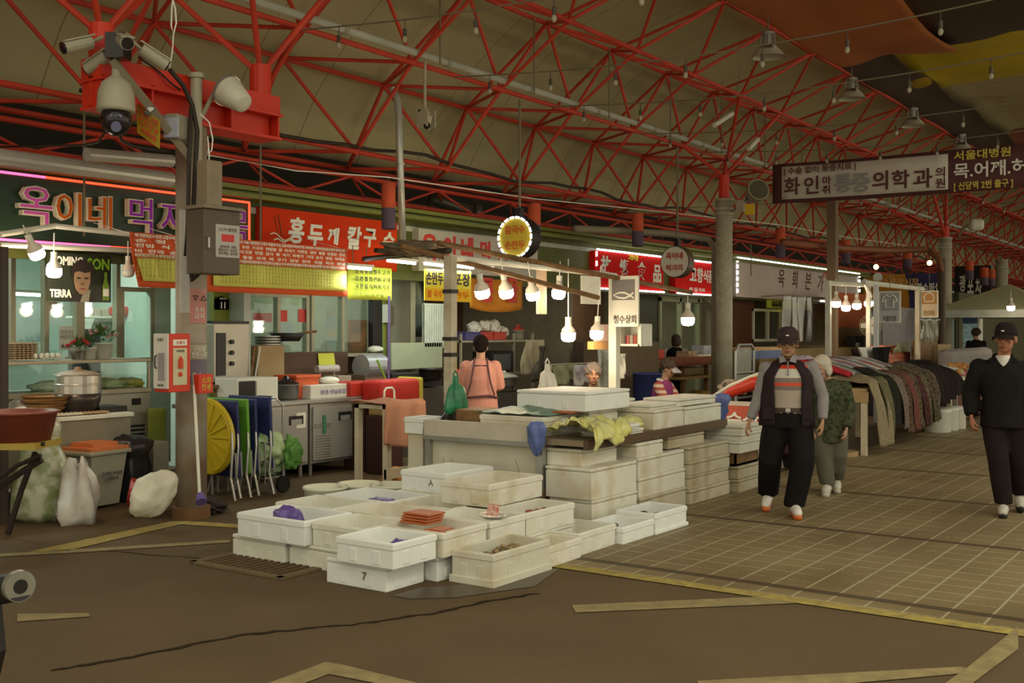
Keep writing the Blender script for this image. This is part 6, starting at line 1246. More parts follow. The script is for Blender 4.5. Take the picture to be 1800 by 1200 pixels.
blk('black_tray', 'flat black tray on the right end of the low table', 'tray', 175, 224, 714, 727, v0+.15, .3, black, z0=zt)
# cart with basin at the left edge
t = thing('handcart', 'dark metal handcart with a yellow board at the left edge', 'cart', P(30, 930, z=0)); dm = M('dark_iron', (.035, .025, .02), .6, .3)
Pt = lambda x, y, d: P(x, y, d=d)
b = MB(); b.tube([Pt(78, 940, 8.75), Pt(18, 935, 8.75)], .02, 6) if 0 else None
b.tube([Pt(14, 938, 8.75), Pt(38, 860, 8.7), Pt(62, 796, 8.6)], .024, 6); b.tube([Pt(-15, 850, 8.6), Pt(30, 818, 8.6), Pt(72, 800, 8.6)], .02, 6); b.tube([Pt(-15, 868, 8.65), Pt(40, 828, 8.65), Pt(74, 808, 8.65)], .026, 6); b.tube([Pt(-30, 780, 8.6), Pt(78, 780, 8.6)], .018, 6); b.build('frame', dm, t, world=True)
b = MB(); c0, c1 = Pt(-60, 790, 8.5), Pt(81, 789, 8.5); b.obox((c0+c1)/2+V(.15, .2, .02), ((c1-c0).length, .5, .05), math.atan2((c1-c0).y, (c1-c0).x)); b.build('yellow_board', M('yellow_board', (.40, .28, .05), .6), t, world=True)
c = Pt(30, 778, 8.75); b = MB(); b.lathe([(0, 0), (.25, 0), (.30, .215), (.32, .22), (.32, .235), (.285, .235), (.24, .02), (0, .02)], 30, (c.x, c.y, c.z+.02)); tag(b.build('basin', M('rust_basin', (.22, .05, .03), .4, var=.15), smooth=True), 'big rust red basin standing on the handcart at the left edge', 'basin')
# rubbish: clear bag with vegetables, white bags, food waste bin, black sack
clearbag = M('garbage_bag', (.48, .48, .36), .3, scale=9, rgb2=(.20, .25, .09), spec=.5, pos=(.4, .6))
c = P(85, 915, z=0); b = MB(); jit = lambda p: V(p.x*(1+.25*noise.noise(p*3)), p.y*(1+.25*noise.noise(p*3+V(3, 1, 0))), p.z+.02*noise.noise(p*8))
b.lathe([(0, 0), (.20, 0), (.26, .08), (.25, .3), (.21, .48), (.17, .6), (.14, .66), (.16, .72), (.16, .82), (.11, .9), (.05, .93), (0, .93)], 36, (c.x, c.y+.1, 0), jit); o = b.build('garbage_bag', clearbag, smooth=True); tag(o, 'tall clear bag stuffed with vegetable waste at the left', 'garbage bag')
def crumple(b, seed, k=.03):
    for v in b.bm.verts: v.co += V(noise.noise(v.co*9+V(seed, 0, 0)), noise.noise(v.co*9+V(0, seed, 0)), noise.noise(v.co*7+V(0, 0, seed)))*k
for (x, y, w_, h_, m, lab, sd) in ((138, 918, .17, .48, M('white_bag2', (.60, .60, .56), .35, scale=6, rgb2=(.42, .36, .30)), 'white tied plastic bag standing before the food waste bin', 3),):
    c = P(x, y, z=0); b = MB(); b.lathe([(0, 0), (w_*.85, 0), (w_, .08), (w_*.95, .2), (w_*.7, .33), (w_*.62, .42), (w_*.45, .52), (.02, .5), (0, .48)], 40, (c.x, c.y, 0), lambda p: V(p.x*(1+.25*math.sin(4*math.atan2(p.y, p.x)+p.z*7)), p.y*(1+.25*math.sin(3*math.atan2(p.y, p.x)+p.z*5)), p.z+.05*math.sin(3*math.atan2(p.y, p.x))*(p.z > .3))); crumple(b, sd, .04); tag(b.build('plastic_bag', m, smooth=True), lab, 'plastic bag')
t = thing('food_waste_bin', 'grey food waste bin with an orange lid beside the rubbish bags', 'waste bin', P(188, 893, z=0)); c = P(188, 893, z=0); t.rotation_euler.z = .15; bm_ = M('bin_grey', (.30, .29, .22), .5, var=.1); om = M('bin_orange', (.55, .17, .06), .45, var=.1)
b = MB(); b.loft([((0, .18, .03), .23, .23, math.pi/4), ((0, .18, .50), .30, .30, math.pi/4)], 4); b.build('body', bm_, t); b = MB(); b.box(-.25, .25, -.06, .42, .50, .54, bev=.012); b.build('rim', bm_, t)
b = MB(); b.ramp([(-.23, -.05), (.22, -.05), (.22, .38), (-.23, .38)], .54, .57); b.ramp([(-.15, .02), (.15, .02), (.15, .3), (-.15, .3)], .57, .61); b.build('lid', om, t); b = MB(); b.tube([V(-.17, .40, .55), V(-.17, .44, .66), V(.17, .44, .66), V(.17, .40, .55)], .018, 8); b.build('handle', om, t)
lettering('lettering', '음식물 쓰레기', M('bin_ink', (.12, .11, .12), .7, var=0), t, c+V(.02*0, -.0, 0)+V(-.04*0, 0, .33)+Vector((0, -.072, 0)), V(math.cos(.15), math.sin(.15), 0), h=.035, w=.24, ext=.01); lettering('lettering', '수거용기', M('bin_ink', (.12, .11, .12)), t, c+V(0, -.065, .28), V(math.cos(.15), math.sin(.15), 0), h=.032, w=.15, ext=.01)
c = P(240, 880, z=0); b = MB(); b.lathe([(0, 0), (.17, 0), (.2, .1), (.2, .35), (.19, .44), (.21, .5), (.2, .58), (.12, .63), (0, .6)], 34, (c.x, c.y+.12, 0), lambda p: V(p.x*(1+.1*math.sin(6*math.atan2(p.y, p.x))), p.y*(1+.1*math.sin(5*math.atan2(p.y, p.x))), p.z)); crumple(b, 5, .05); tag(b.build('trash_sack', M('black_sack', (.018, .016, .018), .35), smooth=True), 'black waste sack standing right of the food waste bin', 'garbage bag')
t = thing('red_bucket', 'tilted red bucket holding a white sack at the foot of the column', 'bucket', P(240, 905, z=0)); c = P(250, 905, z=0); b = MB(); b.lathe([(0, 0), (.14, 0), (.2, .2), (.205, .2), (.15, -.01), (0, -.01)], 26); b.xf(Matrix.Translation((c.x, c.y, .06)) @ Matrix.Rotation(.35, 4, 'Y') @ Matrix.Rotation(.3, 4, 'X')); b.build('bucket_body', M('bucket_red', (.36, .025, .02), .45), t, world=True, smooth=True)
c = P(268, 868, d=9.15); b = MB(); b.blob((0, 0, 0), (.24, .13, .17), .2, 1.2, 9, 4, flat=False); b.xf(Matrix.Translation(c) @ Matrix.Rotation(-.5, 4, 'Y')); crumple(b, 2, .02); tag(b.build('white_sack', M('white_sack', (.60, .58, .46), .45, scale=4), smooth=True), 'bulging white sack lying in the tilted red bucket', 'sack')
blk('metal_can', 'tall grey can with a yellow top between the black sack and the column', 'can', 270, 297, 776, 860, 9.3, .3, greyp, z0=0); blk('lime_board', 'lime yellow board standing behind the metal can', 'board', 262, 292, 717, 775, 9.9, .03, M('lime_wall', (.22, .27, .04)), z0=.02)
# muffler at bottom left
t = thing('muffler', 'round metal muffler end poking in at the lower left corner', 'muffler', P(20, 1100, d=4.6)); c = P(34, 1030, d=4.6); ax = V(-SY*.9, CY*.9, -.25).normalized(); ax2 = (V(CY, SY, 0)*-.45+V(SY, -CY, 0)*.55).normalized()
b = MB(); b.cyl(c, c-ax2*.5-V(0, 0, .12), .062, n=22); b.build('muffler_body', black, t, world=True); b = MB(); b.cyl(c+ax2*.01, c-ax2*.02, .066, n=24); b.build('end_cap', M('cap_metal', (.4, .39, .33), .3, .7), t, world=True); b = MB(); b.cyl(c+ax2*.014, c-ax2*.01, .03, n=16); b.build('exhaust_hole', dark, t, world=True)
b = MB(); b.tube([c-ax2*.25+V(0, 0, -.06), c-ax2*.2+V(0, 0, -.3), c-ax2*.3-V(0, 0, c.z*.9)], .04, 8); b.build('stand', black, t, world=True)
# ================================================================== PEOPLE
skinm = M('skin', (.36, .19, .11), .55, var=.15, scale=14); skin2 = M('skin_pale', (.40, .23, .15), .55, var=.15, scale=14)
def hand(b, wr, d, palm_n, thumb, curl=.5, s=1.0):
    """five fingers; d along the forearm, palm_n out of the palm, thumb = side of the thumb (unit vectors)"""
    d = d.normalized(); n = palm_n.normalized(); w_ = thumb.normalized()
    for k in range(4):
        f = (k-1.5)*.0195*s; b.tube([wr+d*.01*s+w_*f*.55, wr+d*.05*s+w_*f, wr+d*.088*s+w_*f*1.05], [.015*s, .0145*s, .0115*s], 8)
    for k, L in enumerate((.062, .074, .080, .072)):
        f = (k-1.5)*.0215*s; p = wr+d*.088*s+w_*f; pts = [p]; a = 0
        for q, part in enumerate((.42, .33, .25)):
            a += curl*(.55+.2*q+.05*k); p = p+(d*math.cos(a)+n*math.sin(a))*L*s*part; pts.append(p)
        b.tube(pts, [.0100*s, .0094*s, .0088*s, .0072*s], 8)
    p = wr+d*.028*s+w_*.026*s; b.tube([p, p+(d*.7+w_*.55+n*.25)*.034*s, p+(d*.95+w_*.25+n*.4)*.062*s, p+(d+n*.6)*.085*s], [.0135*s, .0115*s, .0098*s, .0078*s], 8)
def head_mesh(b, c, R, s=1.0):
    """cranium, jaw, nose, brow, ears; R turns the head (faces -Y)"""
    T = lambda p: c+R @ (Vector(p)*s); rot = R.to_4x4()
    b.ell(T((0, .012, .03)), (.074*s, .092*s, .088*s), rot, 18); b.ell(T((0, -.02, -.045)), (.058*s, .068*s, .075*s), rot, 16); b.ell(T((0, -.058, -.095)), (.026*s, .022*s, .02*s), rot, 10)
    b.tube([T((0, -.083, .012)), T((0, -.100, -.015)), T((0, -.108, -.034))], [.008*s, .011*s, .015*s], 8); b.ell(T((0, -.094, -.036)), (.019*s, .013*s, .010*s), rot, 8)
    b.ell(T((0, -.078, .022)), (.052*s, .016*s, .011*s), rot, 10); b.ell(T((0, -.08, -.068)), (.024*s, .012*s, .010*s), rot, 8)
    for q in (-1, 1):
        b.ell(T((q*.075, .01, -.012)), (.012*s, .022*s, .034*s), rot, 8); b.ell(T((q*.042, -.065, -.022)), (.022*s, .018*s, .018*s), rot, 8)
def face_parts(t, c, R, s=1.0, glasses=False):
    T = lambda p: c+R @ (Vector(p)*s)
    for q in (-1, 1):
        b = MB(); b.ell(T((q*.031, -.077, .002)), (.013*s, .008*s, .007*s), R.to_4x4(), 10); e = b.build('eye', M('eye_white', (.5, .45, .38), .3, var=0), t, smooth=True)
        b = MB(); b.ell(T((q*.031, -.0835, .002)), (.0058*s, .003*s, .0058*s), R.to_4x4(), 8); b.build('iris', M('iris', (.02, .012, .008), .2, var=0), e)
        b = MB(); b.tube([T((q*.048, -.081, .021)), T((q*.032, -.090, .027)), T((q*.014, -.092, .023))], .0042*s, 6); b.build('eyebrow', M('eyebrow', (.05, .035, .025), .8, var=0), t)
    b = MB(); b.tube([T((-.022, -.089, -.066)), T((-.008, -.0955, -.063)), T((.008, -.0955, -.063)), T((.022, -.089, -.066))], .0042*s, 6); b.tube([T((-.018, -.09, -.071)), T((0, -.096, -.072)), T((.018, -.09, -.071))], .0045*s, 6); b.build('mouth', M('lips', (.24, .08, .06), .5, var=0), t, smooth=True)
    if glasses:
        b = MB()
        for q in (-1, 1):
            b.tube([T((q*.033+.024*math.cos(k*.524), -.098, .0+.017*math.sin(k*.524))) for k in range(12)], .0022*s, 5, closed=True); b.tube([T((q*.057, -.096, .005)), T((q*.078, -.03, .006)), T((q*.08, .02, 0))], .002*s, 5)
        b.tube([T((-.009, -.099, .004)), T((.009, -.099, .004))], .002*s, 5); b.build('glasses', M('glasses', (.05, .04, .035), .3, .4, var=0), t)
def cap(t, c, R, m, s=1.0):
    T = lambda p: c+R @ (Vector(p)*s); b = MB(); rings = []
    b.lathe([(.082, .022), (.088, .03), (.088, .055), (.078, .10), (.05, .128), (.0, .136)], 24, (0, 0, 0), None, 1, 1.14); Mx = Matrix.Translation(c) @ R.to_4x4() @ Matrix.Diagonal((s, s, s, 1)) @ Matrix.Translation((0, .008, .0)); b.xf(Mx)
    o = b.build('cap', m, t, smooth=True); b = MB()
    def br(a, q): x = (a-.5)*.165; return T((x, -.078-.068*q*math.cos(a*math.pi-math.pi/2)-.012*q, .030-.028*q-(x*x)*3.4+.004))
    b.sheet(br, 12, 5, .005); b.build('brim', m, o, smooth=True)
    b = MB(); b.ell(T((0, -.098, .062)), (.014*s, .004*s, .006*s), R.to_4x4(), 8); b.build('badge', paper, o)
def person(label, loc, rz, J, top_m, leg_m, skin=skinm, shoe_m=None, sole_m=None, fit=.02, voxel=.008, headR=None, hs=1.0, glasses=False, face=True, sleeve_m=None, legfit=.03, hem=None, cuff=.03, curl=.55, shape=(1, 1), grip=None, sleeve_end=1.0):
    """J: joints in the person's own frame (faces -Y, +X is the person's left); the body is one surface, clothes are parts over it"""
    t = thing('person', label, 'person', loc, rz); v = {k: Vector(p) for k, p in J.items()}; R = headR or Matrix.Identity(3); sx, sy = shape
    hip = (v['hl']+v['hr'])/2; sh = (v['sl']+v['sr'])/2; sw = (v['sl']-v['sr']).length/2; hw = (v['hl']-v['hr']).length/2; mid = hip.lerp(sh, .45)
    ang = math.atan2((v['sl']-v['sr']).y, (v['sl']-v['sr']).x)
    def torso(b, g, z0=None, ztop=.045):
        lo = hip+V(0, 0, -.06); secs = [(lo, hw+.055+g, (.10+g)*sy, ang*.5), (hip+V(0, 0, .04), (hw+.06+g)*sx, (.115+g)*sy, ang*.5), (hip.lerp(sh, .3), (hw+.045+g)*sx, (.112+g)*sy, ang*.6), (hip.lerp(sh, .6), (sw*.82+g)*sx, (.122+g)*sy, ang*.8), (hip.lerp(sh, .85), sw*.95+g, .112+g, ang), (sh+V(0, 0, .0), sw*.92+g, .085+g, ang), (sh+V(0, 0, .035), sw*.55+g, .065+g, ang), (sh+V(0, -.005, ztop+.02), .058+g*.6, .06+g*.5, ang)]
        if z0: secs = [(Vector((hip.x, hip.y, z0)), (hw+.075+g)*sx, (.13+g)*sy, ang*.4)]+secs[1:]
        b.loft(secs, 20)
    b = MB(); head_mesh(b, v['hd'], R, hs); b.tube([sh+V(0, .0, .0), sh.lerp(v['hd'], .55)+V(0, .008, 0), v['hd']+R @ V(0, .012, -.04)], [.062, .052, .055], 12); torso(b, -.022)
    for q in 'lr':
        s_, e_, w_ = v['s'+q]+V(0, 0, -.035), v['e'+q], v['w'+q]; b.tube([s_, s_.lerp(e_, .5), e_, e_.lerp(w_, .4), w_], [.036, .038, .034, .036, .024], 10); b.ell(s_, (.036, .036, .036))
        d = (w_-e_).normalized(); inn = V(-1 if q == 'l' else 1, 0, 0); th = V(0, -1, 0)
        th = (th-d*th.dot(d)).normalized(); nn = (inn-d*inn.dot(d)-th*inn.dot(th)).normalized(); hand(b, w_, d, nn, th, curl, hs)
        h_, k_, a_ = v['h'+q], v['k'+q], v['a'+q]; b.tube([h_, h_.lerp(k_, .5), k_, k_.lerp(a_, .35), a_], [.082, .068, .05, .05, .034], 10)
        to = v.get('t'+q, a_+V(0, -.16, -.06)); b.tube([a_+V(0, .02, -.02), a_.lerp(to, .5)+V(0, 0, -.01), to], [.035, .034, .022], 8)
    fuse(b, voxel, 3).build('body', skin, t, smooth=True)
    if face: face_parts(t, v['hd'], R, hs, glasses)
    b = MB(); torso(b, fit, hem)
    sl = MB() if sleeve_m else b
    for q in 'lr':
        s_, e_, w_ = v['s'+q], v['e'+q], v['w'+q]; w_ = e_.lerp(w_, sleeve_end-.08); g = fit
        s_ = s_+V(0, 0, -g*.8-.004); sl.ell(s_, (.052+g*.9,)*3); sl.tube([s_+(sh-s_)*.35+V(0, 0, -.01), s_, s_.lerp(e_, .5), e_, e_.lerp(w_, .5), w_, w_+(w_-e_).normalized()*.02], [.045+g*.8, .051+g*.9, .047+g, .042+g, .040+g, .034+g*.8, .033+g*.6], 12)
    fuse(b, .012, 4).build('top', top_m, t, smooth=True)
    if sleeve_m: fuse(sl, .011, 3).build('sleeves', sleeve_m, t, smooth=True)
    b = MB(); b.loft([(hip+V(0, 0, -.10), hw+.06+legfit, .115+legfit*.6, 0), (hip+V(0, 0, .0), (hw+.07+fit*.6)*sx, (.125+fit*.5)*sy, 0), (hip+V(0, 0, .10), (hw+.05+fit*.4)*sx, (.118+fit*.4)*sy, 0)], 18)
    for q in 'lr':
        h_, k_, a_ = v['h'+q], v['k'+q], v['a'+q]; g = legfit; b.tube([h_+V(0, 0, -.02), h_.lerp(k_, .5), k_, k_.lerp(a_, .5), a_+V(0, .01, cuff+.02), a_+V(0, .01, cuff-.01)], [.085+g*.7, .075+g, .058+g*1.1, .05+g*1.15, .042+g*1.2, .04+g*1.2], 14)
    fuse(b, .012, 4).build('trousers', leg_m, t, smooth=True)
    if shoe_m:
        for q in 'lr':
            a_ = v['a'+q]; to = v.get('t'+q, a_+V(0, -.16, -.06)); d = (to-a_); dh = V(d.x, d.y, 0).normalized(); hl = a_-dh*.05+V(0, 0, -.055); b = MB()
            b.tube([hl+V(0, 0, .045), a_+V(0, 0, -.02), a_.lerp(to, .5)+V(0, 0, .005), to+V(0, 0, .012), to+dh*.035], [.036, .045, .046, .04, .02], 12); b.ell(a_+V(0, 0, -.01), (.042, .05, .04))
            s_ = fuse(b, .008, 3).build('shoe', shoe_m, t, smooth=True); b = MB(); b.tube([hl-dh*.015-V(0, 0, .005), a_.lerp(to, .5)+V(0, 0, -.042), to+V(0, 0, -.022), to+dh*.045+V(0, 0, -.012)], [.03, .037, .038, .018], 10)
            for vv in b.bm.verts: pass
            b.build('sole', sole_m or shoe_m, s_, smooth=True)
    return t, v, sh, hip, R
def hair(t, c, R, m, s=1.0, kind='short', name='hair'):
    T = lambda p: c+R @ (Vector(p)*s); b = MB(); rot = R.to_4x4()
    b.ell(T((0, .028, .040)), (.083*s, .092*s, .088*s), rot, 18)
    if kind == 'bob': b.ell(T((0, .05, -.02)), (.082*s, .062*s, .085*s), rot, 14); [b.ell(T((q*.068, .012, -.015)), (.022*s, .04*s, .062*s), rot, 10) for q in (-1, 1)]
    if kind == 'bun': b.ell(T((0, .085, .07)), (.04*s, .04*s, .04*s), rot, 10); b.ell(T((0, .05, -.01)), (.07*s, .055*s, .06*s), rot, 12)
    if kind == 'curly':
        for k in range(40):
            a = k*2.4; e = math.acos(1-1.25*(k+.5)/40); d = V(math.sin(e)*math.cos(a), math.sin(e)*math.sin(a), math.cos(e)); b.ell(T((d.x*.083, .03+d.y*.088, .035+d.z*.088)), (.024*s,)*3, None, 7)
    o = fuse(b, .008, 2).build(name, m, t, smooth=True); return o
def face_cam(p, turn=0): return math.atan2(-p.x, p.y)+turn if False else math.atan2(-p[0], p[1])*1.0+0*turn
def rz_to_cam(p): # heading so that -Y local points to the camera
    return math.atan2(-p.x, p.y)
def Rz(a): return Matrix.Rotation(a, 3, 'Z')
def Rx(a): return Matrix.Rotation(a, 3, 'X')
# ---- walking man in the middle
L = P(1385, 905, z=0); grey_lav = M('lavender_grey_knit', (.24, .22, .22), .9, scale=30, var=.15); blackc = M('black_cloth', (.012, .010, .010), .9, var=.2, scale=8); vestm = M('dark_vest', (.030, .020, .022), .85, var=.3, scale=9)
polo = stripes('striped_polo', [(.6, (.34, .29, .24)), (1.12, (.17, .13, .12)), (1.155, (.50, .07, .03)), (1.183, (.18, .14, .12)), (1.228, (.48, .46, .40)), (1.307, (.50, .04, .02)), (1.338, (.015, .01, .01)), (1.8, (.015, .01, .01))])
J = dict(hd=(0, -.03, 1.535), sl=(.205, .0, 1.335), sr=(-.19, .0, 1.325), el=(.30, .03, 1.06), er=(-.25, .02, 1.05), wl=(.295, -.05, .865), wr=(-.325, -.04, .86), hl=(.095, 0, .88), hr=(-.095, 0, .88), kl=(.125, -.10, .48), kr=(-.155, .0, .49), al=(.055, -.08, .095), ar=(-.175, .25, .145), tl=(.085, -.245, .045), tr=(-.195, .10, .055))
t, v, sh, hip, R = person('elderly man walking in the middle, dark cap and vest over a striped polo shirt', (L.x, L.y, 0), math.atan2(L.x, -L.y)+math.pi, J, polo, blackc, skinm, M('white_shoe', (.62, .58, .54), .5, var=.1), M('orange_sole', (.60, .14, .03), .5), fit=.014, voxel=.007, glasses=True, sleeve_m=grey_lav, legfit=.044, cuff=.005, hs=1.08, curl=.45, shape=(1.12, 1.12), headR=Rz(-.05))
cap(t, v['hd'], R, M('cap_brown', (.045, .030, .030), .85, scale=12), 1.1); hair(t, v['hd']+V(0, .008, -.022), R, M('grey_hair', (.16, .13, .11), .8, scale=20), 1.0)
b = MB()
def vest(a, c):
    z = .80+.58*c; k = max(0, c-.72)/.28; rx = (.225+.012*math.sin(a*25))*(1-.52*k*k)+.02*(1-c); ry = .165*(1-.42*k*k)+.01*math.sin(a*31+c*5); g = .50+.10*c-.25*k; th = -math.pi/2+g+(2*math.pi-2*g)*a
    return (rx*math.cos(th)*(1.0), ry*math.sin(th)+.005, z+.0)
b.sheet(vest, 40, 16, .012); vo = b.build('vest', vestm, t, smooth=True)
for q in (-1, 1): b = MB(); b.box(q*.17-.05, q*.17+.05, -.14, -.128, .86, .97, bev=.005); b.build('pocket', vestm, vo)
b = MB(); b.tube([V(-.045, -.075, 1.395), V(-.06, -.04, 1.425), V(0, .05, 1.44), V(.06, -.04, 1.425), V(.045, -.075, 1.395)], .014, 6)
for q in (-1, 1): b.poly([V(q*.012, -.125, 1.375), V(q*.07, -.118, 1.36), V(q*.078, -.075, 1.41), V(q*.04, -.08, 1.43)])
b.build('collar', grey_lav, t); b = MB(); b.box(-.006, .006, -.152, -.14, 1.25, 1.38); b.build('placket', M('placket', (.2, .16, .15), .8, var=0), t)
b = MB(); b.loft([((0, 0, .925), .186, .158, 0), ((0, 0, .965), .186, .158, 0)], 28); bo = b.build('belt', M('belt', (.05, .028, .018), .5), t); b = MB(); b.box(-.022, .022, -.168, -.152, .928, .962, bev=.004); b.build('buckle', steel, bo)
b = MB(); d = (v['wl']-v['el']).normalized(); c = v['wl']-d*.012; b.cyl(c-d*.012, c+d*.012, .031, n=14); b.build('wrist_watch', M('gold_watch', (.5, .36, .12), .3, .8), t)
# ---- old woman behind him
L = P(1457, 868, z=0); camo = M('camo_print', (.085, .095, .05), .9, scale=30, rgb2=(.02, .026, .016)); 
J = dict(hd=(-.075, -.13, 1.265), sl=(.15, -.02, 1.10), sr=(-.17, -.03, 1.10), el=(.19, .02, .86), er=(-.20, -.02, .86), wl=(.17, -.08, .68), wr=(-.18, -.12, .68), hl=(.08, .03, .72), hr=(-.08, .03, .72), kl=(.09, .0, .40), kr=(-.055, -.05, .40), al=(.075, .16, .11), ar=(-.015, -.05, .085), tl=(.08, .02, .05), tr=(-.035, -.21, .04))
t, v, sh, hip, R = person('stooped white haired woman in a dark leaf print blouse behind the walking man', (L.x, L.y, 0), math.atan2(L.x, -L.y)+math.pi, J, camo, M('grey_trousers', (.12, .115, .085), .9, scale=10), skin2, M('pale_shoe', (.50, .48, .40), .6), None, fit=.028, voxel=.009, headR=Rz(-.55) @ Rx(.25), hem=.52, legfit=.03, hs=.98)
hair(t, v['hd'], R, M('white_hair', (.50, .46, .36), .9, scale=25), 1.08, 'bob')
# ---- man in black at the right edge
L = P(1764, 903, z=0)
J = dict(hd=(.02, -.04, 1.575), sl=(.195, .02, 1.335), sr=(-.205, -.02, 1.345), el=(.265, .08, 1.08), er=(-.275, .02, 1.08), wl=(.27, .02, .87), wr=(-.265, -.06, .885), hl=(.09, 0, .90), hr=(-.09, 0, .90), kl=(.11, .06, .48), kr=(-.04, -.10, .48), al=(.13, .25, .13), ar=(.0, -.10, .085), tl=(.14, .10, .06), tr=(-.005, -.26, .04))
jack = M('black_jacket', (.014, .012, .011), .9, scale=9, var=.3)
t, v, sh, hip, R = person('man in a black jacket and dark cap walking at the right edge of the street', (L.x, L.y, 0), math.atan2(L.x, -L.y)+math.pi, J, jack, M('dark_trousers', (.018, .012, .012), .9), M('skin_red', (.34, .14, .08), .55, scale=14), M('grey_shoe', (.42, .40, .34), .6), dark, fit=.035, voxel=.008, headR=Rz(-.25), hem=.78, legfit=.03, hs=1.08)
cap(t, v['hd'], R, M('cap_black', (.02, .015, .014), .85), 1.1); hair(t, v['hd']+V(0, .008, -.022), R, M('dark_hair', (.03, .02, .015), .9), 1.0)
b = MB(); b.loft([(sh+V(0, -.10, -.16), .012, .05, 0), (sh+V(0, -.075, -.05), .05, .06, 0), (sh+V(.0, -.05, .04), .062, .06, 0), (sh+V(0, -.03, .085), .06, .06, 0)], 16); b.build('white_shirt', M('white_shirt', (.55, .52, .46), .8), t, smooth=True)
b = MB(); b.tube([sh+V(-.075, -.045, .055), sh+V(-.07, .05, .075), sh+V(0, .085, .085), sh+V(.07, .05, .075), sh+V(.075, -.045, .055)], .024, 8); b.build('collar', jack, t, smooth=True)
for q in (-1, 1): b = MB(); b.sheet(lambda a, c: sh+V(q*(.02+.075*c+.02*a), -.128+.04*c, -.2+.26*c), 3, 5, .008); b.build('lapel', jack, t, smooth=True)
# ---- woman in pink at the kitchen, seen from behind
pinkc = M('pink_top', (.50, .24, .19), .9, scale=14, var=.12); L = P(845, 700, v=7.6); 
J = dict(hd=(0, -.03, 1.455), sl=(.165, 0, 1.25), sr=(-.165, 0, 1.25), el=(.215, -.06, 1.00), er=(-.215, -.06, 1.0), wl=(.13, -.24, .96), wr=(-.13, -.24, .96), hl=(.09, 0, .82), hr=(-.09, 0, .82), kl=(.09, -.02, .44), kr=(-.09, -.02, .44), al=(.09, .02, .09), ar=(-.09, .02, .09))
t, v, sh, hip, R = person('woman in a pink top and apron seen from behind at the kitchen shelf', (L.x, L.y, 0), math.atan2(L.x, -L.y), J, pinkc, M('grey_trousers', (.12, .115, .085)), skin2, dark, None, fit=.03, voxel=.01, face=False, hem=.66, shape=(1.08, 1.05), headR=Rx(.15))
hair(t, v['hd'], R, M('black_hair', (.012, .008, .007), .9), 1.12, 'bun'); 
aps = M('apron_strap', (.09, .04, .045), .8, var=0); b = MB()
for q in (-1, 1): b.tube([V(q*.07, .045, 1.325), V(q*.085, .13, 1.22), V(q*.11, .165, 1.06), V(q*.16, .14, .90)], .011, 6)
b.tube([V(-.075, .11, 1.24), V(.075, .11, 1.24)], .011, 6); b.tube([V(-.2, .06, .87), V(-.1, .165, .90), V(.0, .18, .895), V(.1, .165, .885), V(.2, .06, .87)], .012, 6); b.build('apron_straps', aps, t)
# ---- seated sellers
def seated(label, L, rz, top, seat, headz, hairm, hk, R, sleeve=None, skin=skin2, face=True, lean=.05):
    z = seat; J = dict(hd=(0, -.06-lean, headz-.12), sl=(.165, -lean*.5, headz-.34), sr=(-.165, -lean*.5, headz-.34), el=(.20, -.10-lean, headz-.56), er=(-.2, -.10-lean, headz-.56), wl=(.09, -.28, headz-.62), wr=(-.09, -.28, headz-.62), hl=(.09, .03, z+.08), hr=(-.09, .03, z+.08), kl=(.12, -.36, z+.06), kr=(-.12, -.36, z+.06), al=(.12, -.34, .09), ar=(-.12, -.34, .09))
    t, v, sh, hip, R = person(label, L, rz, J, top, M('dark_trousers', (.018, .012, .012)), skin, dark, None, fit=.025, voxel=.01, headR=R, face=face, sleeve_m=sleeve)
    hair(t, v['hd'], R, hairm, 1.08, hk)
    s = thing('stool', 'round stool under the '+' '.join(label.split()[:4])+' seller', 'stool', L, rz); b = MB(); b.cyl((0, .03, z-.07), (0, .03, z-.02), .16, n=20); b.build('seat', M('stool_seat', (.25, .04, .03), .5), s)
    for k in range(4): a = k*math.pi/2+.78; b = MB(); b.cyl((.15*math.cos(a), .03+.15*math.sin(a), 0), (.11*math.cos(a), .03+.11*math.sin(a), z-.06), .013, n=6); b.build('leg', steel, s)
    return t, v, sh, R
L = P(1043, 700, v=6.75); L.z = 0
seated('old grey haired seller whose face shows above the big white foam box', L, math.atan2(L.x, -L.y)+math.pi, M('brown_top', (.14, .09, .06), .9), .42, 1.24, M('grey_hair', (.16, .13, .11)), 'curly', Rz(.1), skin=skinm)
L = P(1163, 700, v=7.0); L.z = 0; hd_ = math.atan2(L.x, -L.y)+math.pi
t, v, sh, R = seated('woman in a violet vest and a pale visor bending to the right behind the stall', L, hd_+1.15, M('violet_vest', (.26, .04, .16), .8, scale=20), .40, 1.24, M('brown_hair', (.06, .04, .025), .8), 'curly', Rx(.35), stripes('striped_sleeve', [(.3, (.5, .36, .28))]+[(.55+.04*k, ((.35, .08, .06) if k % 2 else (.55, .45, .36))) for k in range(13)]), face=True)
b = MB(); c = v['hd']; T = lambda p: c+R @ (Vector(p)*1.1); b.sheet(lambda a, q: T(((a-.5)*.19, -.075-.10*q*math.cos((a-.5)*2.6), .045-.035*q-((a-.5)*.19)**2*3)), 12, 5, .006); b.build('visor', M('visor_grey', (.38, .36, .40), .5), t, smooth=True)
b = MB(); b.tube([sh+V(-.085, -.03, .05), sh+V(-.05, .065, .07), sh+V(.05, .065, .07), sh+V(.085, -.03, .05)], .018, 6); b.build('collar', paper, t)
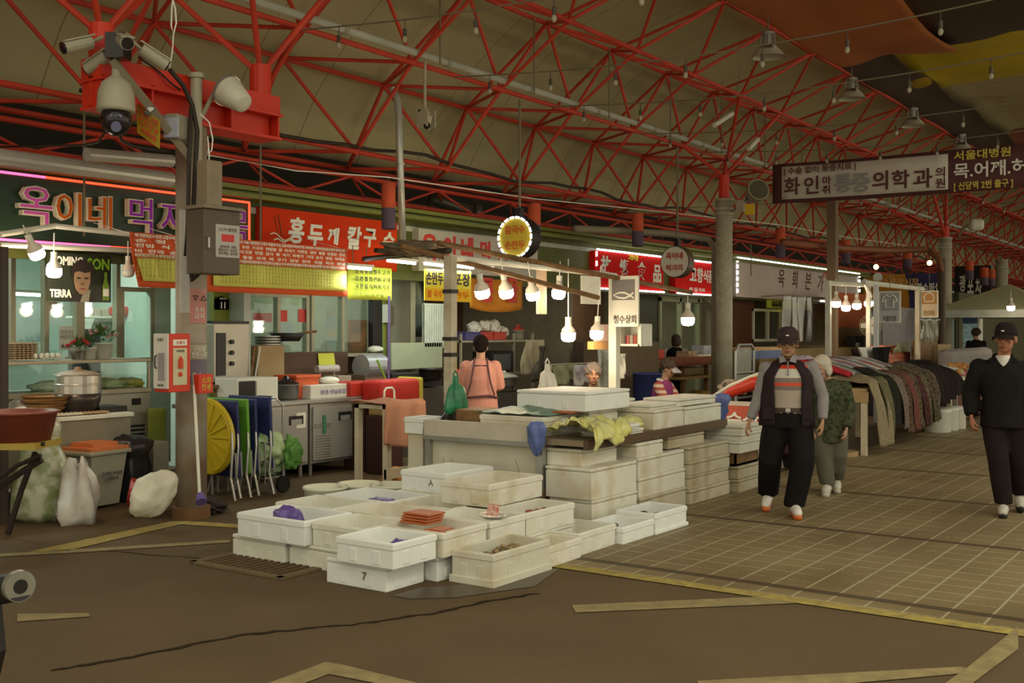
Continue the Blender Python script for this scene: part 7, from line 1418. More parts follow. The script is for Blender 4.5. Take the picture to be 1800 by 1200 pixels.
# person in the black vest at the red shop
L = P(1188, 640, v=9.62); L.z = 0
J = dict(hd=(0, -.05, 1.43), sl=(.18, 0, 1.25), sr=(-.18, 0, 1.25), el=(.25, -.05, 1.0), er=(-.22, -.05, .95), wl=(.12, -.24, .9), wr=(-.1, -.24, .9), hl=(.09, 0, .78), hr=(-.09, 0, .78), kl=(.09, 0, .42), kr=(-.09, 0, .42), al=(.09, .02, .09), ar=(-.09, .02, .09))
t, v, sh, hip, R = person('dark haired person in a black vest with pale sleeves, from behind, at the red shop', L, math.atan2(L.x, -L.y)-.3, J, jack, M('dark_trousers', (.018, .012, .012)), skin2, dark, None, voxel=.012, face=False, sleeve_m=M('white_shirt', (.55, .52, .46)), fit=.03); hair(t, v['hd'], R, M('brown_hair2', (.05, .022, .016), .7), 1.12, 'bob')
L = P(1716, 640, d=27); L.z = 0
t, v, sh, hip, R = person('distant person with dark hair in dark clothes standing at the drinks fridge', L, math.atan2(L.x, -L.y)+.4, dict(J, hd=(0, -.04, 1.55), sl=(.18, 0, 1.35), sr=(-.18, 0, 1.35), el=(.23, -.02, 1.08), er=(-.22, -.02, 1.08), wl=(.2, -.14, .9), wr=(-.2, -.14, .9), hl=(.09, 0, .85), hr=(-.09, 0, .85), kl=(.09, 0, .46), kr=(-.09, 0, .46)), blackc, M('dark_trousers', (.018, .012, .012)), skin2, dark, None, voxel=.014, face=False); hair(t, v['hd'], R, M('brown_hair', (.06, .04, .025)), 1.15, 'curly')
L = P(1640, 640, d=24.5); L.z = 0
t, v, sh, hip, R = person('distant grey haired seller whose head shows behind the brown panel', L, math.atan2(L.x, -L.y)+math.pi, dict(J, hd=(0, -.04, 1.41)), greyp, M('dark_trousers', (.018, .012, .012)), skin2, dark, None, voxel=.014); hair(t, v['hd'], R, M('grey_hair', (.16, .13, .11)), 1.1, 'curly')
# ================================================================== RIGHT SIDE
def post(x0, x1, y0, y1, v, label, m=whitep, z0=0, name='stall_post', cat='post'):
    a = P((x0+x1)/2, y0, v=v); d = a.x*CY+a.y*SY; w_ = (x1-x0)*d/F
    b = MB(); b.obox((a.x, v, (a.z+z0)/2), (w_*.75, w_*.75, a.z-z0), 0, bev=.004); return tag(b.build(name, m), label, cat)
gv = 6.3   # line of the far stalls
post(1453, 1474, 350, 495, 7.4, 'square brown roof pillar above the far white stall post', M('pillar_brown', (.17, .12, .07), .7, scale=3), 0, 'pillar', 'pillar')
post(1450, 1462, 493, 700, 6.6, 'white stall post right of the plastic curtain'); post(1522, 1531, 500, 660, 6.5, 'thin white stall post left of the shirt sign'); post(1535, 1545, 500, 700, 5.9, 'bluish white stall post at the left edge of the shirt sign', M('bluish_white', (.55, .58, .60), .5)); post(1608, 1618, 505, 680, 5.9, 'cream stall post left of the orange box sign', M('cream_post', (.56, .52, .38), .5))
for k, (p, q, lab) in enumerate(((P(1453, 497, v=6.6), P(1532, 501, v=6.5), 'white beam over the far row of bulbs'), (P(1518, 496, v=6.0), P(1622, 508, v=5.9), 'white beam over the shirt sign'), (P(1520, 494, v=6.0), P(1530, 520, v=6.5), 'short white cross beam at the thin stall post'))):
    b = MB(); b.cyl(p, q, .045, n=8); tag(b.build('stall_beam', whitep), lab, 'beam')
for k, (x, y) in enumerate(((1470, 530), (1487, 537), (1506, 534), (1527, 530))): bulb_lamp(P(x, y, v=6.55), f'{OR[k] if k else "leftmost"} lit bulb of the far row before the orange stall, from the left', .085, 0, 12, .25)
def hung_sign(name, label, x0, x1, y0, y1, u, m_top, frac, m_bot, txt, ink, draw):
    t = thing(name, label, 'stall sign', P((x0+x1)/2, y1, u=u)); a, c = P(x0, y0, u=u), P(x1, y1, u=u); zm = a.z-(a.z-c.z)*frac
    b = MB(); b.box(u, u+.03, c.y, a.y, c.z, a.z); b.build('board', M('sign_white', (.62, .62, .54)), t, world=True); g_ = .025
    b = MB(); b.box(u-.005, u, c.y+g_, a.y-g_, zm, a.z-g_); b.build('picture_field', m_top, t, world=True); b = MB(); b.box(u-.005, u, c.y+g_, a.y-g_, c.z+g_, zm); b.build('text_field', m_bot, t, world=True)
    cy, cz = (a.y+c.y)/2, (zm+a.z)/2; s_ = (a.y-c.y)*.3; b = MB(); b.tube([V(u-.012, cy-p[0]*s_, cz+p[1]*s_) for p in draw], .012, 6, closed=True); b.build('outline_drawing', paper, t, world=True)
    lettering('lettering', txt, ink, t, (u-.008, cy, c.z+(zm-c.z)*.35), XP, h=.1, w=(a.y-c.y)*.62, bold=.02, ext=.003); b = MB(); b.cyl((u+.015, cy, a.z), (u+.015, cy, a.z+.35), .006, n=5); b.build('hanging_wire', wire_m, t, world=True); return t
hung_sign('shirt_sign', 'pale grey stall sign with a shirt outline by the bluish post', 1545, 1583, 512, 567, 19.0, M('silver_grey', (.30, .32, .33), .5, var=.05), .62, M('silver_light', (.42, .44, .44), .5, var=.05), '이불의류', M('sign_ink', (.12, .1, .09)), [(-.35, 1), (-.9, .65), (-1.15, -.1), (-.85, -.2), (-.6, .3), (-.6, -1), (.6, -1), (.6, .3), (.85, -.2), (1.15, -.1), (.9, .65), (.35, 1), (.2, .7), (-.2, .7)])
hung_sign('orange_sign', 'orange and cream stall sign with a basket outline far right of the shirt sign', 1618, 1649, 511, 558, 22.5, M('sign_orange', (.42, .20, .05), .5, var=.08), .5, M('sign_cream', (.58, .48, .30), .5, var=.05), '중앙과일', M('sign_brown', (.25, .12, .05), .6, var=0), [(-1, .1), (-.6, .7), (0, .95), (.6, .7), (1, .1), (.75, -.8), (-.75, -.8)])
# orange lit back wall of the far stall, wall fans, tarps
blk('orange_backdrop', 'orange red cloth backdrop behind the far row of bulbs', 'backdrop', 1462, 1524, 515, 575, 8.6, .05, M('orange_backdrop', (.50, .12, .03), .8, var=.3, scale=3)); blk('wooden_backboard', 'brown wooden backboard under the orange backdrop', 'board', 1462, 1524, 575, 612, 8.6, .05, wood)
blk('grey_backdrop', 'lavender grey sheet behind the shirt sign', 'backdrop', 1552, 1608, 540, 640, 7.4, .05, M('lav_sheet', (.30, .28, .30), .7), bev=0); blk('counter_box', 'long tan counter panel behind the walking man', 'counter', 1376, 1530, 612, 645, 8.2, .5, M('tan_counter', (.34, .24, .11), .7, scale=3), z0=0)
t = thing('stall_table', 'long tan topped table with a blue cloth behind the walking man', 'table', P(1335, 640, v=7.6)); b = MB(); a0, a1 = uat(1297, 7.7), uat(1378, 7.7); b.box(a0, a1, 7.7, 8.2, 1.28, 1.33); b.build('table_top', M('tan_top', (.38, .24, .09), .6, scale=4), t, world=True); b = MB(); b.box(a0+.1, a1, 7.68, 7.7, 1.13, 1.28); b.build('blue_cloth', M('blue_cloth', (.08, .12, .25), .8), t, world=True)
for u in (a0+.05, a1-.1): b = MB(); b.box(u, u+.06, 7.75, 7.81, 0, 1.28); b.build('leg', alu, t, world=True)
t = thing('standing_fan', 'round pale standing fan behind the thin stall posts', 'fan', P(1528, 640, v=6.9)); c = P(1530, 572, v=6.9); b = MB(); b.cyl((c.x, 6.9, .9), c, .015, n=8); b.cyl((c.x, 6.9, 0), (c.x, 6.9, .9), .02, n=8); b.cyl((c.x, 6.9, 0), (c.x, 6.9, .03), .16, n=16); b.build('stand', alu, t, world=True); b = MB()
for k in range(5): b.tube([c+V(0, .09*(k+1)/2*math.cos(q*.4), .09*(k+1)/2*math.sin(q*.4)) for q in range(16)], .006, 4, closed=True)
for q in range(12): a = q*.5236; b.cyl(c, c+V(0, .225*math.cos(a), .225*math.sin(a)), .004, n=4)
b.build('fan_grille', M('fan_cream', (.5, .45, .32), .5), t, world=True); b = MB()
for q in range(3): b.obox(c+V(-.02, .1*math.cos(q*2.1), .1*math.sin(q*2.1)), (.012, .1, .18), Matrix.Rotation(q*2.1-1.57, 4, 'X'))
b.build('fan_blade', paper, t, world=True)
# rolled green lemon things, hand truck, A-board
t = thing('hand_truck', 'grey metal hand truck with a plate standing by the middle column', 'hand truck', P(1308, 700, v=6.6)); q = P(1310, 690, v=6.2); b = MB(); x0 = P(1293, 640, v=6.2); x1 = P(1325, 640, v=6.2); zt = zat(1309, 606, 6.2)
b.tube([V(x0.x, 6.2, .05), V(x0.x, 6.2, zt-.08), V(x0.x+.1, 6.2, zt), V(x1.x-.1, 6.2, zt), V(x1.x, 6.2, zt-.08), V(x1.x, 6.2, .05)], .022, 8)
for z in (.35, .7, 1.05): b.cyl((x0.x, 6.2, z), (x1.x, 6.2, z), .018, n=8)
b.build('frame', steel, t, world=True); b = MB(); b.box(x0.x+.05, x1.x-.05, 6.215, 6.225, .95, zt-.05); b.build('back_plate', M('truck_grey', (.33, .33, .28), .6), t, world=True)
for u in (x0.x-.04, x1.x+.01): b = MB(); b.cyl((u, 6.12, .11), (u+.04, 6.12, .11), .11, n=18); b.build('wheel', black, t, world=True)
t = thing('sandwich_board', 'white sandwich board with a red sign panel behind the walking man', 'sign board', P(1305, 780, z=0)); c = P(1312, 783, d=12.9); zt = .78; sg = M('board_white', (.55, .52, .44), .6)
for s in (-1, 1):
    b = MB(); b.sheet(lambda a, cc: (c.x+s*(.26*(1-cc)+.02), c.y+.34-.68*a, .02+zt*cc), 2, 2, .02); b.build('leaf_panel', sg, t, world=True)
b = MB(); b.sheet(lambda a, cc: (c.x-.026-.26*(1-(.55+.4*cc))-.005, c.y+.29-.58*a, .02+zt*(.55+.4*cc)), 2, 2, .006); b.build('red_panel', M('board_red', (.48, .08, .04), .6, var=.05), t, world=True)
nrm = V(zt, 0, .26).normalized(); lettering('lettering', '수산', paper, t, (c.x-.026-.26*.25-.02, c.y, .02+zt*.755), XP, h=.17, w=.42, bold=.03, ext=.004, up=(.26, 0, zt)); lettering('lettering', '회 포장\n됩니다', dark, t, (c.x-.026-.26*.7-.015, c.y, .02+zt*.3), XP, h=.26, w=.45, bold=.02, ext=.004, up=(.26, 0, zt))
bag('cloth_heap', P(1292, 682, d=13.6), (.18, .2, .1), M('dark_heap', (.06, .04, .035), .8, rgb2=(.3, .25, .2), scale=14), 'dark speckled heap beside the hand truck', 'heap', 61, .4)
t = thing('motor_scooter', 'red and white scooter front half hidden behind the walking man', 'scooter', P(1330, 800, d=13.2)); c = P(1325, 690, d=13.2); b = MB(); b.tube([c+V(.0, .5, -.12), c+V(0, .3, 0), c+V(0, 0, .12), c+V(0, -.3, .2)], [.04, .07, .09, .05], 10); b.build('red_fairing', redc, t, world=True, smooth=True); b = MB(); b.tube([c+V(-.03, .52, -.07), c+V(-.03, .3, .07), c+V(-.03, 0, .2), c+V(-.03, -.3, .3)], .025, 8); b.build('white_trim', whitep, t, world=True, smooth=True)
b = MB(); b.box(c.x-.12, c.x+.2, c.y-.6, c.y+.3, .18, c.z-.12, bev=.05); b.build('lower_body', M('scooter_maroon', (.10, .04, .04), .5), t, world=True)
for dv in (-.5, .25): b = MB(); b.cyl((c.x-.02, c.y+dv, .2), (c.x+.08, c.y+dv, .2), .2, n=20); b.build('wheel', black, t, world=True)
# ---- clothes table
ct = thing('clothes_table', 'long wooden market table hidden under hanging clothes on the right', 'table', (16.7, 4.9, 0)); b = MB(); b.box(14.45, 19.3, 4.45, 5.5, .84, .88); b.box(14.5, 17.1, 4.9, 5.5, .88, 1.02); b.build('table_top', M('tan_board', (.36, .25, .12)), ct, world=True)
b = MB(); b.box(14.4, 14.46, 4.42, 5.5, .70, .84); b.build('end_board', M('tan_board', (.36, .25, .12)), ct, world=True)
for u, v in ((14.42, 4.44), (14.42, 5.42), (16.9, 5.3), (19.2, 4.5), (19.2, 5.4)): b = MB(); b.box(u, u+.07, v, v+.07, 0, .84); b.build('leg', M('pale_wood', (.55, .48, .34)), ct, world=True)
t = thing('round_board', 'round tan wooden board lying on the ground at the table leg', 'board', P(1490, 801, z=0)); b = MB(); b.cyl((0, .15, 0), (0, .15, .06), .28, n=26); b.build('board', M('tan_board', (.36, .25, .12)), t)
def garment(u0, u1, m, label, z_end, top=1.0, v_top=4.95, v_edge=4.36, seed=0, bulge=.05, cat='clothes', out=.0):
    b = MB()
    def f(a, c):
        u = u0+(u1-u0)*a+.03*math.sin(c*6+seed); n1 = noise.noise(V(a*2.2, c*4, seed)); n2 = .022*math.sin(a*9+seed*3+c*2)
        L1 = .55
        if c < L1: q = c/L1; return (u, v_top-(v_top-v_edge-.06)*q, top-(top-.95)*q*q+bulge*n1+.06*math.sin(math.pi*a)*.7+n2*.4)
        q = (c-L1)/(1-L1); return (u+.02*n1*q, v_edge+.06-.10*math.sin(min(1, q*2)*math.pi/2)-out*q-n2-.02*n1, .95-.03*math.sin(q*3)-(.95-z_end)*q+.05*math.sin(math.pi*a)*(1-q))
    b.sheet(f, 18, 30, .014); return tag(b.build('garment', m, smooth=True), label, cat, 'clothes hung over the table')
gp = lambda n, a, b_, s=18: M(n, a, .95, scale=s, rgb2=b_)
garment(14.5, 15.0, gp('beige_knit', (.26, .22, .14), (.20, .16, .10)), 'beige grey knit garment hanging at the near end of the clothes table', .12, .98, seed=1, out=.05)
garment(14.85, 15.25, gp('olive_tweed', (.14, .13, .07), (.09, .08, .045)), 'olive tweed garment second from the near end of the clothes table', .22, 1.0, seed=2)
garment(15.2, 15.6, gp('dark_green_coat', (.025, .026, .018), (.015, .015, .012)), 'black green coat third from the near end of the clothes table', .35, 1.08, seed=3, out=.02)
garment(15.55, 15.85, gp('taupe_coat', (.17, .135, .11), (.13, .10, .08)), 'taupe coat next to the black green one on the clothes table', .28, 1.04, seed=4, out=.04)
pats = [((.14, .09, .06), (.03, .02, .015)), ((.12, .08, .06), (.16, .03, .03)), ((.16, .12, .07), (.03, .025, .018)), ((.10, .04, .04), (.03, .015, .015)), ((.17, .14, .08), (.04, .03, .02)), ((.13, .10, .06), (.02, .018, .012)), ((.15, .12, .09), (.035, .025, .02))]
for k in range(7): garment(15.85+.25*k, 16.12+.25*k, gp(f'print{k}', *pats[k], 30), f'{OR[k] if k else "nearest"} of the seven speckled brown blouses hanging side by side, from the left', .2+.015*k, 1.03+.01*k, seed=5+k, out=.05+.01*(k % 2), bulge=.03)
for k in range(3): garment(17.6+.5*k, 18.12+.5*k, gp('black_coat', (.022, .017, .014), (.012, .01, .009)), f'{("left", "middle", "right")[k]} black coat at the far end of the clothes table', .5+.05*k, 1.10, seed=14+k, out=.04)
# folded clothes on top
cols = [(.40, .03, .04), (.30, .27, .24), (.10, .13, .10), (.45, .43, .38), (.22, .22, .32), (.45, .12, .14), (.46, .45, .42), (.16, .16, .22), (.5, .48, .44), (.40, .10, .10), (.30, .32, .30), (.48, .46, .42), (.2, .13, .14), (.46, .42, .40)]
for k, c in enumerate(cols):
    u = 14.6+.17*k; b = MB(); b.sheet(lambda a, q: (u+.12*a+.10*q, 5.6-.85*q, 1.16-.16*q+.06*math.sin(math.pi*q)+.05*math.sin(math.pi*a)+.012*noise.noise(V(a*3, q*6, k))), 6, 14, .03); tag(b.build('folded_shirt', M(f'shirt{k}', c, .9, scale=16, var=.3), smooth=True), f'folded shirt {("at the near end", "second", "third", "fourth", "fifth", "sixth", "seventh", "eighth", "ninth", "tenth", "eleventh", "twelfth", "thirteenth", "at the far end")[k]} of the colourful row on the clothes table', 'shirt', 'folded shirts')
bag('clothes_pile', (15.0, 5.5, 1.24), (.25, .12, .06), M('lilac_cloth', (.42, .36, .46), .8), 'lilac folded cloth on the back edge of the clothes table', 'clothes', 71, .25)
hang_cloth('dark_garment', 'black peaked garment hanging behind the colourful shirts, right', 'clothes', 1537, 1562, 610, 672, 5.75, blackc, -.5, 2); hang_cloth('dark_garment', 'dark brown garment peeping up left of the white paper', 'clothes', 1503, 1522, 612, 700, 6.0, M('dark_brown_cloth', (.05, .03, .02), .9), -.4, 4); hang_cloth('white_paper', 'white pointed paper between the dark garments', 'paper', 1516, 1532, 610, 648, 5.85, paper, -.5, 5); blk('dark_box', 'small dark box on the far stall counter', 'box', 1503, 1520, 590, 612, 8.22, .2, black, z0=zat(1450, 612, 8.2)); blk('white_slip', 'narrow white card on the far stall counter', 'card', 1505, 1511, 602, 614, 8.21, .02, paper, z0=zat(1450, 612, 8.2))
# stacked red gift boxes
rb = M('gift_red', (.40, .05, .03), .6, rgb2=(.50, .28, .18), scale=12)
for r_ in range(4):
    for c_ in range(4):
        if r_ == 3 and c_ == 3: continue
        x0 = 1553+12*c_; blk('gift_box', f'red printed box in row {("one", "two", "three", "four")[r_]} from below, {("left", "second", "third", "right")[c_]} column of the red pile', 'box', x0, x0+11.5, 640-11*r_, 650.5-11*r_, 6.2, .25, rb if (r_+c_) % 2 else M('gift_orange', (.50, .20, .08), .6, rgb2=(.4, .06, .03), scale=10), group='red printed boxes')
blk('box_stand', 'dark stand under the red printed boxes', 'stand', 1553, 1602, 651, 700, 6.2, .3, black, z0=0); hang_cloth('cloth', 'pale grey cloth thrown over the red box pile', 'cloth', 1574, 1598, 602, 618, 6.1, M('greygreen_cloth', (.26, .27, .17)), .2, 8)
blk('wooden_screen', 'brown wooden panel behind the fruit, left', 'panel', 1606, 1648, 598, 645, 6.0, .05, wood, z0=0); blk('tan_carton', 'tan carton standing right of the brown panel', 'carton', 1649, 1672, 605, 645, 5.9, .3, M('cardboard', (.33, .24, .12)), z0=0)
# fruit stand
fv = 5.0; t = thing('fruit_stand', 'fruit stand table beyond the clothes table', 'table', P(1650, 700, v=fv)); a0, a1 = 19.6, 23.6; b = MB(); b.box(a0, a1, 4.5, 5.4, .78, .82); b.build('table_top', whitep, t, world=True); b = MB(); b.box(a0+.05, a1-.05, 4.6, 5.3, .1, .78); b.build('skirt', M('fruit_skirt', (.10, .035, .025), .8), t, world=True)
for u in (a0, a1-.06): b = MB(); b.box(u, u+.06, 4.5, 4.56, 0, .78); b.build('leg', alu, t, world=True)
fr_ = M('orange_fruit', (.50, .22, .05), .5, var=.3, scale=12); ap = M('pale_fruit', (.50, .42, .22), .5, var=.25, scale=12)
rg = random.Random(4); n = 0
for k in range(60):
    u = 19.75+rg.random()*3.6; v = 4.6+rg.random()*.7; m = fr_ if (k % 3) else ap; b = MB(); b.ell((u, v, .82+.05+rg.random()*.10), (.06, .06, .055), n=9); tag(b.build('fruit', m, smooth=True), 'small orange fruit lying in the heap on the fruit stand' if k % 3 else 'small pale yellow fruit lying in the heap on the fruit stand', 'fruit', 'orange fruit on the stand' if k % 3 else 'pale fruit on the stand')
for k, (x, y, m, lab) in enumerate(((1672, 655, M('clear_bag', (.6, .62, .58)), 'clear bagged produce heap on the far end of the fruit stand'), (1655, 652, M('pale_food', (.42, .45, .36)), 'pale bagged produce heap in the middle of the fruit stand'))): bag('produce_bag', P(x, y, v=4.9), (.3, .2, .1), m, lab, 'produce', 80+k)
rbk = M('fruit_basket_red', (.22, .04, .03), .6)
for k, (x, y, lab, m) in enumerate(((1681, 718, 'dark red basket of pale fruit low at the right end of the fruit stand', ap),)):
    c = P(x, 722, d=20.6); t = thing('fruit_basket', lab, 'basket', (c.x, c.y, .12)); b = MB(); b.lathe([(0, 0), (.18, 0), (.23, .3), (.24, .3), (.2, .02), (0, .02)], 22); b.build('basket_body', rbk, t, smooth=True); b = MB()
    for q in range(14): b.ell((.14*math.cos(q*2.4)*(q/14)**.5, .14*math.sin(q*2.4)*(q/14)**.5, .32), (.06, .06, .05), n=8)
    o = b.build('fruit_heap', m, t, smooth=True); o['kind'] = 'stuff'; b = MB(); b.box(c.x-.22, c.x+.22, c.y-.2, c.y+.22, 0, .12, bev=.01); tag(b.build('crate', wood), 'wooden crate under the dark red fruit basket', 'crate')
blk('red_carton', 'dark red carton on the fruit stand beside the man in black', 'carton', 1677, 1703, 652, 672, 4.7, .3, M('carton_red', (.25, .04, .03), .6))
wt = M('white_tub', (.55, .54, .46), .5, var=.06)
for k, (x, r_, lab) in enumerate(((1660, .2, 'big white plastic tub at the foot of the clothes table end'), (1678, .16, 'middle white plastic tub beyond the big one'), (1692, .15, 'right white plastic tub by the man in black'))):
    c = P(x, 760-3*k, z=0); b = MB(); b.lathe([(0, 0), (r_*.95, 0), (r_, .02), (r_, .32), (r_*1.04, .33), (r_*1.04, .37), (r_*.9, .38), (0, .385)], 24, (c.x, c.y+.1, 0)); tag(b.build('plastic_tub', wt, smooth=True), lab, 'tub')
# tent, drinks fridge, grey cover
t = thing('market_tent', 'pale green pitched tent roof at the right end of the street', 'tent', P(1745, 600, d=26)); c = P(1762, 560, d=26.5); zt = P(1780, 505, d=26).z; ze = P(1690, 545, d=26).z; pg = M('tent_green', (.36, .36, .22), .7, var=.1); W_ = 1.35
b = MB(); q = [V(c.x-W_, c.y-W_, ze), V(c.x+W_, c.y-W_, ze), V(c.x+W_, c.y+W_, ze), V(c.x-W_, c.y+W_, ze)]; ap_ = V(c.x, c.y-.15, zt+.1)
for k in range(4): b.poly([q[k], q[(k+1) % 4], ap_])
b.build('tent_roof', pg, t, world=True); b = MB()
for k in range(4): b.poly([q[k], q[(k+1) % 4], q[(k+1) % 4]-V(0, 0, .18), q[k]-V(0, 0, .18)])
b.build('valance', M('valance_grey', (.36, .40, .36), .6), t, world=True)
for k in range(4): b = MB(); b.cyl((q[k].x, q[k].y, 0), q[k], .025, n=8); b.build('leg', alu, t, world=True)
bulb_lamp(P(1777, 538, d=24.5), 'lit bulb under the front edge of the pale green tent', .085, 0, 14, .2)
t = thing('drinks_fridge', 'glass fronted drinks fridge with a blue header under the tent', 'fridge', P(1705, 640, d=28)); c = P(1705, 640, d=28); u0 = c.x; b = MB(); zt = P(1705, 556, d=28).z; y0, y1 = P(1720, 600, u=u0).y, P(1691, 600, u=u0).y; b.box(u0, u0+.5, y0, y1, .1, zt); b.build('body', paper, t, world=True); b = MB(); b.box(u0-.02, u0, y0+.04, y1-.04, .2, zt-.2); b.build('glass_door', M('fridge_glow', (.22, .30, .28), .3, emit=.35, rgb2=(.08, .16, .12), scale=9), t, world=True); b = MB(); b.box(u0-.025, u0, y0+.03, y1-.03, zt-.18, zt-.03); b.build('header', M('header_blue', (.10, .2, .42), .4, var=.2), t, world=True)
for k in range(4): b = MB(); b.box(u0-.03, u0-.015, y0+.04, y1-.04, .4+.3*k, .42+.3*k); b.build('shelf', alu, t, world=True)
blk('covered_goods', 'grey covered goods heap in front of the tent', 'goods', 1676, 1748, 612, 660, 5.3, .35, M('grey_cover', (.22, .20, .20), .8, var=.2), bev=.15, z0=0); blk('dark_back_wall', 'dark green shop front behind the tent', 'shop front', 1686, 1800, 520, 640, 7.4, .1, M('tent_back', (.08, .08, .035), .8), z0=0)
hang_cloth('clear_sheet', 'clear plastic sheet hanging under the orange sign', 'plastic sheet', 1618, 1650, 560, 600, 5.6, plastic_clear, 0, 4)
b = MB(); b.cyl(P(1655, 455, v=6.2), V(P(1655, 455, v=6.2).x, 6.2, .5), .09, n=12); tag(b.build('downpipe', M('dark_pipe', (.06, .035, .02), .6)), 'dark brown downpipe left of the far right column', 'pipe')
b = MB(); b.tube([P(1375, 425, v=8), P(1480, 436, v=7.5), P(1560, 440, v=7), P(1630, 438, v=6.5), P(1650, 455, v=6.2), P(1655, 480, v=6.2)], .07, 8); tag(b.build('roof_drain', M('drain_rust', (.20, .07, .03), .6), smooth=True), 'rust brown roof drain pipe bending down at the far right column', 'pipe')
for k, (x, y, v) in enumerate(((1540, 469, 8.5), (1634, 462, 7.5))): b = MB(); b.ell(P(x, y, v=v), (.07, .07, .07), n=10); tag(b.build('amber_bulb', M('amber_glow', (1, .62, .22), var=0, emit=5), smooth=True), ('small amber bulb above the left end of the orange street banner', 'small amber bulb above the right part of the street banner')[k], 'bulb'); b = MB(); b.cyl(P(x, y, v=v)+V(0, 0, .06), P(x, y, v=v)+V(0, 0, 1.2), .006, n=5); tag(b.build('bulb_wire', wire_m), ('wire of the left amber bulb', 'wire of the right amber bulb')[k]+' above the street banner', 'wire')
# ================================================================== LANTERNS, LAMPS AND DEVICES UNDER THE ROOF
lr = M('lantern_red', (.52, .09, .035), .8, var=.12); lb = M('lantern_blue', (.10, .07, .11), .8, var=.12); LA = ['nearest', 'second', 'third', 'fourth', 'fifth', 'sixth', 'seventh', 'eighth', 'ninth']
lant = [(683, 322, 403, 25), (939, 358, 428, 23), (1121, 375, 433, 20), (1372, 401, 453, 17), (1487, 422, 464, 16), (1595, 436, 472, 15), (1704, 457, 492, 14), (1730, 470, 502, 14), (1743, 473, 504, 12)]
pw = []
for k, (x, y0, y1, w_) in enumerate(lant):
    v = 8.55 if k < 6 else 7.4; top = P(x, y0, v=v); d = top.x*CY+top.y*SY; r_ = w_*d/F/2; h = (y1-y0)*d/F; pw.append(top+V(0, 0, .07))
    t = thing('silk_lantern', f'{LA[k]} red and blue cloth lantern of the row hanging along the shops', 'lantern', (top.x, top.y, top.z-h), group='red and blue lanterns')
    b = MB(); b.lathe([(r_*.9, h*.45), (r_, h*.46), (r_, h*.99), (r_*.9, h)], 18); b.lathe([(0, h*.99), (r_*.92, h*.99)], 18); b.build('red_half', lr, t, smooth=True); b = MB(); b.lathe([(r_, h*.46), (r_, .01), (r_*.92, 0), (r_*.92, h*.44)], 18); b.build('blue_half', lb, t, smooth=True); b = MB(); b.cyl((0, 0, h), (0, 0, h+.07), .006, n=5); b.build('hook', wire_m, t)
b = MB(); pw = [P(340, 268, v=8.2), P(520, 300, v=8.5)]+pw[:6]; b.tube(pw, .008, 5); tag(b.build('lantern_wire', paper), 'thin pale wire carrying the red and blue lanterns along the shops', 'wire')
# vertical shiny duct
t = thing('vertical_duct', 'tall shiny vertical flue pipe with an elbow before the red sign', 'duct', P(708, 430, v=8.85)); b = MB(); b.tube([P(693, 160, v=9.0), P(698, 175, v=8.95), P(701, 200, v=8.9), P(703, 280, v=8.88), P(708, 432, v=8.85)], .045, 12); b.build('pipe', ductm, t, world=True, smooth=True)
b = MB(); b.cyl(P(704, 286, v=8.88), P(704, 291, v=8.88), .055, n=12); b.cyl(P(690, 152, v=9), P(694, 165, v=9), .05, n=10); b.build('joint', steel, t, world=True)
# small camera hanging
t = thing('hanging_camera', 'small surveillance camera hanging on a thin pole under the conduit', 'surveillance camera', P(746, 225, v=8.2)); c = P(747, 200, v=8.2); b = MB(); b.cyl((c.x, 8.2, c.z), (c.x, 8.2, 4.8), .018, n=8); b.build('pole', camw, t, world=True); b = MB(); b.box(c.x-.06, c.x+.06, 8.16, 8.24, c.z-.02, c.z+.03); b.obox(c+V(-.02, -.02, -.1), (.1, .1, .16), Matrix.Rotation(.25, 4, 'X')); b.build('housing', camw, t, world=True); b = MB(); b.ell(c+V(-.04, -.06, -.15), (.045, .045, .045), n=10); b.build('lens', camk, t, world=True)
b = MB(); b.box(c.x-.08, c.x+.08, 8.2, 8.24, c.z+.02, c.z+.05); b.box(c.x-.08, c.x-.066, 8.1, 8.26, c.z-.16, c.z+.04); b.box(c.x+.066, c.x+.08, 8.1, 8.26, c.z-.16, c.z+.04); b.build('bracket', camw, t, world=True)
# bell lamps along the roof edge
for k, (x, y) in enumerate(((1350, 98), (1497, 172), (1605, 220), (1690, 262))):
    c = P(x, y, v=6.1); t = thing('bell_lamp', f'{OR[k] if k else "nearest"} unlit bell shaped lamp hanging from the roof edge', 'lamp', c, group='bell lamps on the roof edge'); b = MB(); b.lathe([(.24, -.02), (.22, .02), (.14, .08), (.11, .14), (.10, .15), (.2, .05), (.22, -.02)], 20); b.build('shade', M('bell_glass', (.45, .44, .34), .3, var=.08), t, smooth=True); b = MB()
    for q in range(6): a = q*1.047; b.cyl((.11*math.cos(a), .11*math.sin(a), .12), (.09*math.cos(a), .09*math.sin(a), .3), .012, n=6)
    b.cyl((0, 0, .1), (0, 0, .34), .05, n=10); b.cyl((0, 0, .3), (0, 0, .34), .1, n=12); b.build('lamp_housing', steel, t); b = MB(); b.cyl((0, 0, .34), (0, 0, max(.4, 6.2-c.z)), .012, n=6); b.build('hanger', wire_m, t)
for k, (xa, ya, xb, yb) in enumerate(((1256, 220, 1288, 199), (1316, 262, 1332, 245))):
    a, c = P(xa, ya, v=7.4), P(xb, yb, v=7.4); t = thing('strip_lamp', ('unlit white strip lamp fixed in the roof lattice left of the middle column arms', 'second unlit strip lamp lower in the roof lattice behind the column arms')[k], 'lamp', a); b = MB(); b.cyl(a, c, .04, n=8); b.build('housing', whitep, t, world=True)
    for e in (a, c): b = MB(); b.cyl(e, e+V(0, -.15, .75), .006, n=5); b.build('hanger', wire_m, t, world=True)
